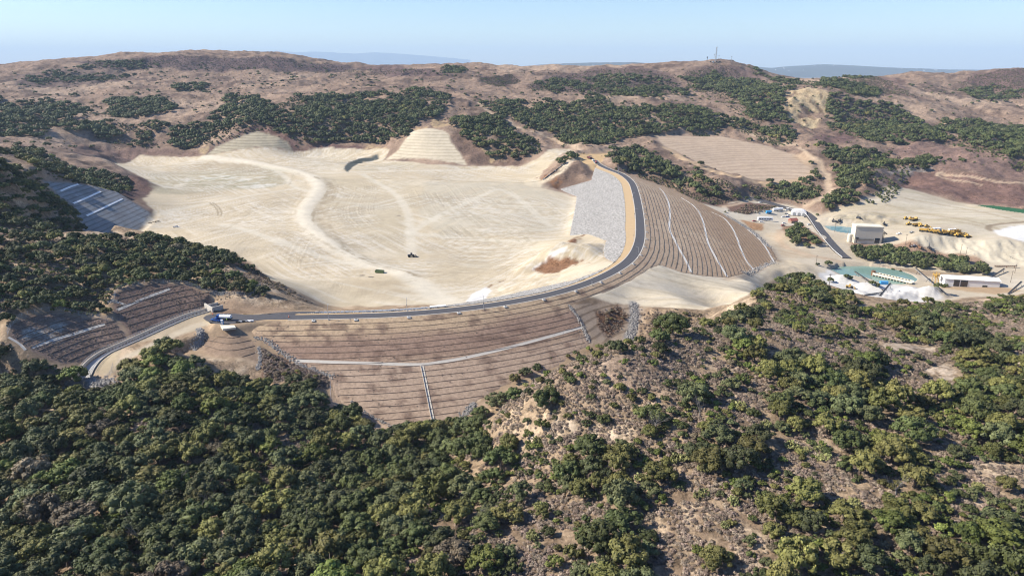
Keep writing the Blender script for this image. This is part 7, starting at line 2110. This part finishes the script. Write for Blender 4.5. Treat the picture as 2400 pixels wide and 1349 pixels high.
for k_, (px_, py_, r_, h_) in enumerate(((1990, 566, 2.2, 7.5), (1998, 567, 1.8, 6.0))):
    t = thing('storage_silo', ('taller' if k_ == 0 else 'shorter') + ' cream storage silo left of the cream plant building', 'silo', V3(px_, py_, 600, 760), 0, 'silos beside the plant building')
    MB().rod((0, 0, 0), (0, 0, h_), r_, n=20).obj('shell', M_CREAM, t); MB().rod((0, 0, h_), (0, 0, h_ + .9), r_, .3, n=20).obj('roof', M_CREAM, t); MB().rod((r_ + .2, 0, 0), (r_ + .2, 0, h_), .12).rod((r_ + .2, .5, 0), (r_ + .2, .5, h_), .12).obj('ladder', M_DARK, t)
p = V3(2268, 668, 480, 640)
t = thing('warehouse', 'long white open-sided warehouse with dark bays by the white stockpiles', 'warehouse', p, math.radians(-12))
MB().box(-19, 20, -5.5, 5.5, -1.0, 6.0).prism([(-19, 6.0), (20, 6.0), (20, 6.0), (-19, 6.0)], -5, 5).obj('wall', P_GREY_L if 'P_GREY_L' in globals() else M_WHITE, t)
MB().add([(-19.5, -6, 6.0), (20.5, -6, 6.0), (20.5, 0, 7.6), (-19.5, 0, 7.6), (-19.5, 6, 6.0), (20.5, 6, 6.0), (-19.5, -6, 5.8), (20.5, -6, 5.8), (20.5, 6, 5.8), (-19.5, 6, 5.8)], [(0, 1, 2, 3), (3, 2, 5, 4), (6, 9, 8, 7), (0, 6, 7, 1), (4, 5, 8, 9), (0, 3, 4, 9, 6), (1, 7, 8, 5, 2)]).obj('roof', M_WHITE, t)
for a, b_ in ((-12.5, -8.4), (-7.6, -2.6)):
    MB().box(a, b_, -5.62, -5.48, .2, 5.2).obj('bay_shade_panel', M_GLASS, t)  # closed dark panel stands for the shade inside an open bay
    for z_ in (1.6, 3.2):
        MB().box(a + .1, b_ - .1, -5.8, -5.6, z_, z_ + .25).obj('rack_shelf', M_RUST, t)
MB().box(8, 11.4, -5.62, -5.48, .2, 2.2).obj('door', M_GLASS, t)
t = thing('lattice_hopper', 'yellow steel hopper tower left of the long white warehouse', 'hopper', V3(2190, 668, 480, 640), .3)
mb = MB()
for x_ in (-1.8, 1.8):
    for y_ in (-1.8, 1.8):
        mb.rod((x_, y_, -.5), (x_ * .8, y_ * .8, 11), .16, n=5)
for z_ in range(1, 11, 2):
    for a, b_ in (((-1.8, -1.8), (1.8, -1.8)), ((1.8, -1.8), (1.8, 1.8)), ((1.8, 1.8), (-1.8, 1.8)), ((-1.8, 1.8), (-1.8, -1.8))):
        mb.rod((*a, z_), (*b_, z_ + 1.8), .09, n=4)
mb.obj('frame', P_YEL, t); MB().rod((0, 0, 6.2), (0, 0, 9.0), .5, 2.2, 8).box(-2.0, 2.0, -2.0, 2.0, 9, 9.3).obj('bin', P_YEL, t); MB().rod((0, 0, 9), (6, 2, 2), .3, n=6).obj('chute', P_YEL, t)


def conveyor(label, a, b_, za, zb, m=None):
    """inclined conveyor: truss, belt, legs; a low end, b high end"""
    A_, B_ = V3(*a, 440, 700), V3(*b_, 440, 700)
    A_.z += za; B_.z = zb * .5 + max(A_.z - za, B_.z)
    L_ = (B_ - A_).length; hv = B_ - A_; rz = math.atan2(hv.y, hv.x); pitch = math.asin(hv.z / L_)
    t = thing('conveyor', label, 'conveyor', A_, 0, 'conveyors round the white stockpiles'); t.rotation_euler = (0, -pitch, rz)
    mb = MB()
    for y_ in (-.5, .5):
        mb.rod((0, y_, 0), (L_, y_, 0), .09, n=5).rod((0, y_, -.7), (L_, y_, -.7), .09, n=5)
        for k_ in range(int(L_ / 1.5)):
            mb.rod((k_ * 1.5, y_, -.7 * (k_ % 2)), (k_ * 1.5 + 1.5, y_, -.7 * ((k_ + 1) % 2)), .05, n=4)
    mb.obj('truss', m or P_GREY, t); MB().box(0, L_, -.5, .5, .08, .2).obj('belt', M_BLACK, t); MB().rod((L_, -.6, 0), (L_, .6, 0), .3, n=12).obj('head_drum', M_DARK, t)
    c_, s_ = math.cos(pitch), math.sin(pitch)
    for q in (.55, .9):
        h_ = q * L_ * s_ / c_ + 1.5
        for y_ in (-.9, .9):
            MB().rod((q * L_, y_ * .6, -.5), (q * L_ - h_ * s_, y_ * 1.6, -h_ * c_), .14, n=5).obj('leg', m or M_DARK, t)


conveyor('long grey conveyor rising from the white piles to the pond tip', (2215, 690), (2142, 655), .8, 6)
conveyor('pale conveyor sloping down across the white piles left of the pond', (2070, 682), (2002, 648), .6, 4.5, M_WOOD)
conveyor('short dark conveyor left in the middle of the white piles', (2026, 692), (2070, 690), .5, 4)
conveyor('short dark conveyor crossing behind the middle white pile', (2062, 694), (2084, 680), .5, 4.5)
conveyor('dark conveyor leaning against the far end of the white warehouse', (2322, 652), (2352, 637), .6, 6)
conveyor('rusty conveyor near the right edge behind the warehouse', (2330, 625), (2382, 628), 1.0, 4, M_RUST)
conveyor('tangled dark conveyor by the right edge below the warehouse', (2362, 690), (2392, 668), .5, 5)
t = thing('dredge_launder', 'long cream trough on piers across the turquoise pond', 'trough', at_z(2048, 640, POND_Z + 2.0)[:3], 0)
a_, b_ = Vector(at_z(2048, 640, POND_Z + 2)), Vector(at_z(2140, 661, POND_Z + 2)); hv = b_ - a_; t.rotation_euler = (0, 0, math.atan2(hv.y, hv.x)); L_ = hv.length
MB().box(0, L_, -2.2, -1.9, -.8, .9).box(0, L_, 1.9, 2.2, -.8, .9).box(0, L_, -2.0, 2.0, -.8, -.5).obj('trough', M_CREAM, t)
for k_ in range(int(L_ / 2.5)):
    MB().box(k_ * 2.5, k_ * 2.5 + .25, -2.35, 2.35, -3.4, 1.0).obj('rib', M_CREAM, t)
MB().rod((-.5, 0, -3), (-.5, 0, 2.2), 1.6, n=16).obj('end_drum', M_RUST, t)
p = V3(2071, 666, 440, 700)
t = thing('shipping_container', 'bright blue steel container at the pond edge by the white piles', 'container', p, -.1)
MB().box(-3, 3, -1.2, 1.2, .1, 2.6).obj('box', P_SKY, t)
for x_ in (-2.4, -1.2, 0, 1.2, 2.4):
    MB().box(x_ - .12, x_ + .12, -1.28, 1.28, .2, 2.5).obj('rib', P_SKY, t)
MB().box(3.0, 3.06, -1.1, 1.1, .2, 2.5).obj('door', P_SKY, t)

# ---- the works yard
p = V3(1872, 503, 650, 1000)
t = thing('fabric_shed', 'white arched fabric shed beside the grey plant road', 'shed', p, -.35)
prof = [(-8, 0), (-8, 3)] + [(-8 * math.cos(a), 3 + 3.2 * math.sin(a)) for a in np.linspace(.2, math.pi - .2, 9)] + [(8, 3), (8, 0)]
mb = MB(); mb.prism(prof, -6, 6); mb.obj('cover', M_WHITE, t)
for x_ in (-5, 0, 5):
    MB().prism([(x_ - 1.6, 0), (x_ + 1.6, 0), (x_ + 1.6, 2.6), (x_ + .8, 3.4), (x_ - .8, 3.4), (x_ - 1.6, 2.6)], -6.08, -5.98).obj('doorway', P_GREY, t)
p = V3(1858, 522, 600, 1000)
t = thing('site_house', 'small house with red gable roof in the works yard', 'house', p, .25)
MB().box(-4, 4, -3, 3, -.5, 3).obj('wall', paintm('brown_wall', (.3, .2, .15)), t); MB().add([(-4.5, -3.5, 3), (4.5, -3.5, 3), (4.5, 3.5, 3), (-4.5, 3.5, 3), (-4.5, 0, 5.4), (4.5, 0, 5.4)], [(0, 1, 5, 4), (2, 3, 4, 5), (0, 4, 3), (1, 2, 5), (0, 3, 2, 1)]).obj('roof', M_ROOF_RED, t); MB().box(-.5, .5, -3.06, -2.98, 0, 2.1).obj('door', M_GLASS, t); MB().box(1.5, 2.8, -3.06, -2.98, 1, 2.1).obj('window', M_GLASS, t); MB().box(-2.8, -1.5, -3.06, -2.98, 1, 2.1).obj('window', M_GLASS, t)
t = thing('office_trailer', 'long white site trailer with dark windows in the works yard', 'trailer', V3(1793, 517, 600, 1000), -.05)
MB().box(-8, 8, -1.6, 1.6, .7, 3.6, .05).obj('wall', M_WHITE, t); MB().box(-8.1, 8.1, -1.7, 1.7, 3.6, 3.75).obj('roof', M_WHITE, t)
for x_ in (-6, -3.4, -.6, 2.2, 5.4):
    MB().box(x_ - .8, x_ + .8, -1.66, -1.58, 1.7, 2.9).obj('window', M_GLASS, t)
MB().box(3.6, 4.4, -1.66, -1.58, .8, 2.9).obj('door', P_GREY, t); wheels(t, W_TRUCK, [(-1, -1.3, .5), (-1, 1.3, .5), (1, -1.3, .5), (1, 1.3, .5)])
for k_, (px_, py_, m_, lb) in enumerate(((1801, 500, P_SKY, 'pale blue water tank left of the white tanks'), (1818, 494, M_WHITE, 'white water tank between blue tank and white shed'), (1828, 493, M_WHITE, 'white water tank nearest the plant road'))):
    t = thing('water_tank', lb, 'tank', V3(px_, py_, 650, 1000), .2, 'tanks in the works yard')
    MB().rod((-3.2, 0, 1.9), (3.2, 0, 1.9), 1.5, n=16).obj('drum', m_, t); MB().box(-2.6, -2.0, -1.2, 1.2, 0, 1.2).obj('saddle', M_DARK, t); MB().box(2.0, 2.6, -1.2, 1.2, 0, 1.2).obj('saddle', M_DARK, t)
cars = [(1846, 493, M_WHITE, 'white car at the top of the yard beside the road'), (1853, 494, P_GREY, 'grey car beside the topmost white car'), (1843, 502, P_GREY, 'grey car left of the white fabric shed'), (1850, 505, M_WHITE, 'white car at the corner of the white fabric shed'), (1846, 509, P_BLUE, 'dark blue car above the red-roofed house'), (1836, 509, M_WHITE, 'white car left of the red-roofed house'), (1838, 524, M_WHITE, 'white car below the red-roofed house'), (1835, 529, P_RED, 'red car at the yard edge by the wooded mound'), (1768, 519, P_RED, 'small red car left of the long site trailer'), (1785, 521, M_WHITE, 'white car in front of the long site trailer'), (1888, 509, P_GREY, 'grey car on the plant road beside the shed'), (1896, 527, M_WHITE, 'white car at the rail below the shed'), (1782, 475, M_WHITE, 'white car on the upper plant road by the brush')]
r_car = None
for px_, py_, m_, lb in cars:
    q = V3(px_, py_, 600, 1000); rz = random.uniform(-.4, .4)
    if r_car is None:
        r_car = car(lb, q, rz, m_, 'cars parked in the works yard')
    else:
        clone(r_car, lb, q, rz, recolour={'body': m_, 'roof': m_})
# ---- yellow machines lined up on the sand bench
mk = [dumper, loader, dozer]
protos_ = {}
names_ = ['dump truck', 'wheel loader', 'bulldozer']
fleet = [(2166, 543), (2172, 541), (2178, 544), (2184, 543), (2190, 546), (2197, 545), (2203, 548), (2209, 546), (2216, 549), (2222, 548), (2229, 551), (2235, 550), (2242, 553), (2249, 552), (2256, 554), (2262, 553), (2267, 556), (2240, 545)]
ordn = ['first', 'second', 'third', 'fourth', 'fifth', 'sixth', 'seventh', 'eighth', 'ninth', 'tenth', 'eleventh', 'twelfth', 'thirteenth', 'fourteenth', 'fifteenth', 'sixteenth', 'seventeenth', 'eighteenth']
for k_, (px_, py_) in enumerate(fleet):
    q = V3(px_, py_, 560, 900); kk = (k_ * 2 + k_ // 3) % 3; rz = random.uniform(-.6, .6) + (math.pi if k_ % 2 else 0)
    lb = f'yellow {names_[kk]}, {ordn[k_]} from the left in the crowded machine row'
    if kk not in protos_:
        protos_[kk] = mk[kk](lb, q, rz, P_YEL, 'yellow machines on the sand bench')
    else:
        clone(protos_[kk], lb, q, rz)
for px_, py_, kk, lb in ((2130, 527, 1, 'yellow wheel loader alone above the machine row'), (2149, 530, 0, 'yellow dump truck between the lone loader and the machine row'), (2158, 531, 1, 'yellow wheel loader close behind the lone dump truck'), (2172, 533, 2, 'yellow bulldozer just above the crowded machine row'), (2122, 514, 2, 'yellow bulldozer farthest up the sand bench'), (2134, 515, 2, 'yellow bulldozer second farthest up the sand bench'), (2142, 517, 0, 'yellow dump truck far up the sand bench'), (1992, 675, 1, 'yellow wheel loader working beside the white sand pile'), (2262, 620, 2, 'yellow bulldozer at the foot of the pale bank')):
    clone(protos_[kk], lb, V3(px_, py_, 440, 1000), random.uniform(-.5, .5))
for px_, py_, lb in ((2196, 540, 'white tank truck behind the yellow machine row, left'), (2232, 542, 'white tank truck behind the yellow machine row, right')):
    tank_truck(lb, V3(px_, py_, 560, 900), .1, M_WHITE, M_WHITE, 'white tank trucks on the sand bench')
for px_, py_, lb in ((2107, 549, 'white pickup on the sand bench edge'), (2137, 546, 'grey pickup near the yellow machine row'), (2142, 577, 'dark pickup below the pale bank')):
    pickup(lb, V3(px_, py_, 500, 900), .2, M_WHITE if 'white' in lb else P_GREY)
for px_, py_, lb in ((1955, 520, 'dark pump set at the edge of the small blue pond'), (1967, 519, 'dark pump set second from the plant road'), (2012, 512, 'dark broken machine at the right end of the grey spoil'), (2072, 527, 'dark broken machine at the end of the rubble pile'), (2136, 578, 'rusty hopper at the foot of the pale bank'), (2155, 582, 'rusty bin right of the rusty hopper'), (2178, 583, 'dark steel bin at the bank foot by the oak row')):
    t = thing('scrap_machine', lb, 'machine', V3(px_, py_, 500, 1000), random.uniform(0, 3), 'old machines round the ponds', 1.3)
    m_ = M_RUST if 'rusty' in lb else M_DARK
    MB().box(-1.8, 1.8, -.9, .9, .4, 1.6, .2).obj('body', m_, t); MB().rod((1, 0, 1.5), (1, 0, 2.8), .3, n=8).obj('stack', m_, t); MB().rod((-1.8, 0, .9), (-4, .5, .5), .25, n=8).obj('hose', M_BLACK, t); wheels(t, W_TRUCK, [(-1, -.9, .4), (1, .9, .4)])

# ---- utility poles
root = None
for px_, py_, h_, lb in ((1912, 622, 9, 'wooden utility pole on the bank above the turquoise pond'), (2062, 625, 8, 'wooden utility pole in front of the oak row'), (1956, 543, 9, 'wooden utility pole at the small blue pond'), (1985, 560, 9, 'wooden utility pole left of the cream plant building'), (1942, 676, 9, 'wooden utility pole on the white stockpile'), (2122, 573, 10, 'wooden utility pole left along the pale bank foot'), (2250, 597, 10, 'wooden utility pole midway along the pale bank foot'), (2263, 600, 8, 'shorter utility pole midway along the pale bank foot'), (2368, 662, 10, 'wooden utility pole right of the white warehouse'), (2378, 640, 8, 'wooden utility pole near the right edge'), (1842, 684, 8, 'wooden utility pole on the brush slope under the oaks'), (1787, 468, 8, 'wooden utility pole beside the upper plant road'), (1350, 357, 9, 'wooden utility pole left of the tan pad at the far dam end'), (1385, 357, 9, 'wooden utility pole behind the tan pad at the far dam end')):
    q = V3(px_, py_, 280, 1200)
    if root is None:
        root = thing('utility_pole', lb, 'utility pole', q, .5, 'wooden utility poles')
        MB().rod((0, 0, -.5), (0, 0, 9), .2, .13, 7).obj('post', M_WOOD, root); MB().box(-1.3, 1.3, -.08, .08, 8.2, 8.4).obj('crossarm', M_WOOD, root)
        for x_ in (-1.1, 0, 1.1):
            MB().rod((x_, 0, 8.4), (x_, 0, 8.7), .07, n=6).obj('insulator', M_STEEL, root)
    else:
        clone(root, lb, q, random.uniform(0, 1.5)).scale = (1, 1, h_ / 9)

# ---- radio masts on the skyline hill
def ridge_spot(px, py): return spot(px, py, 1700, 2300)
t = thing('radio_tower', 'tall grey lattice radio tower on top of the skyline hill', 'radio tower', ridge_spot(1677, 144))
mb = MB(); H_ = 37
for k_ in range(3):
    a = k_ * 2.094; mb.rod((math.cos(a) * 2.2, math.sin(a) * 2.2, -2), (math.cos(a) * .9, math.sin(a) * .9, H_), .28, n=5)
for k_ in range(12):
    z0_, z1_ = H_ * k_ / 12, H_ * (k_ + 1) / 12; r0_, r1_ = 2.2 - 1.3 * k_ / 12, 2.2 - 1.3 * (k_ + 1) / 12
    for q in range(3):
        a, b_ = q * 2.094, (q + 1) * 2.094
        mb.rod((math.cos(a) * r0_, math.sin(a) * r0_, z0_), (math.cos(b_) * r1_, math.sin(b_) * r1_, z1_), .15, n=4); mb.rod((math.cos(b_) * r0_, math.sin(b_) * r0_, z0_), (math.cos(a) * r1_, math.sin(a) * r1_, z1_), .15, n=4)
mb.obj('lattice', P_GREY, t)
for z_, x_ in ((35, 1.5), (29, 1.4), (22, 1.7), (15, 1.9)):
    MB().rod((x_, -1.2, z_), (x_, -.4, z_), 1.1, .5, 10).obj('dish', M_WHITE, t)
MB().rod((-1.8, 0, H_), (-1.8, 0, H_ + 3), .12).rod((1.8, 0, H_), (1.8, 0, H_ + 3), .12).box(-2, 2, -.15, .15, H_ - .2, H_).obj('antenna', P_GREY, t)
for px_, h_, r_, lb in ((1673, 20, .22, 'thin mast just left of the lattice radio tower'), (1684, 17, .2, 'thin mast just right of the lattice radio tower'), (1689, 9, .2, 'short mast right of the radio tower sheds'), (1714, 14, .3, 'lone pale mast right of the lattice radio tower')):
    t = thing('antenna_mast', lb, 'mast', ridge_spot(px_, 145), 0, 'masts on the skyline hill')
    MB().rod((0, 0, -1), (0, 0, h_), r_ * 1.6, r_, 6).obj('pole', P_GREY, t); MB().box(-1.1, 1.1, -.2, .2, h_ - 1.5, h_).rod((.9, 0, h_ - 1), (.9, 0, h_ + 1.5), .1).obj('antenna', P_GREY, t)
t = thing('cell_tower', 'dark stubby cell tower with thick head on the skyline hill', 'cell tower', ridge_spot(1657, 145))
MB().rod((0, 0, -1), (0, 0, 11), .7, .6, 10).obj('column', M_DARK, t); MB().rod((0, 0, 9), (0, 0, 13.5), 1.5, 1.3, 12).obj('head', M_DARK, t)
for px_, lb, w_ in ((1665, 'low dark shed left of the radio tower', 4), (1671, 'low white shed at the foot of the radio tower', 5), (1679, 'low dark shed right under the radio tower', 5), (1686, 'long brown shed right of the radio tower', 6)):
    t = thing('equipment_shed', lb, 'shed', ridge_spot(px_, 146), 0, 'sheds under the radio tower')
    MB().box(-w_ / 2, w_ / 2, -2, 2, -1, 2.8).obj('wall', M_WHITE if 'white' in lb else M_WOOD, t); MB().box(-w_ / 2 - .3, w_ / 2 + .3, -2.3, 2.3, 2.8, 3.1).obj('roof', P_GREY, t); MB().box(-.5, .5, -2.05, -1.98, 0, 2.2).obj('door', M_DARK, t)
# ---- houses on the distant ridges
h_me = MB().box(-11, 11, -8, 8, -6, 6).add([(-12, -9, 6), (12, -9, 6), (12, 9, 6), (-12, 9, 6), (-12, 0, 10), (12, 0, 10)], [(0, 1, 5, 4), (2, 3, 4, 5), (0, 4, 3), (1, 2, 5), (0, 3, 2, 1)]).mesh('ridge_house', M_WHITE)
k_ = 0
dg_h = [o for o in scene.objects if o.name.startswith('distant_hills')]
for o in dg_h:
    n_ = len(o.data.vertices); ncol = n_ // 22; co = np.empty(n_ * 3); o.data.vertices.foreach_get('co', co); co = co.reshape(22, ncol, 3)
    for q in range(22 if ncol > 90 else 6):
        i, j = random.randrange(7, 11), random.randrange(4, ncol - 4)
        h_ = bpy.data.objects.new('ridge_house', h_me); COL.objects.link(h_); h_.location = co[i, j]; h_.rotation_euler = (0, 0, random.uniform(-.8, .8)); s_ = random.uniform(.6, 1.2); h_.scale = (s_, s_, s_ * .8)
        tag(h_, 'tiny pale house on a distant hazy blue ridge', 'house', 'houses on the distant blue ridges'); k_ += 1
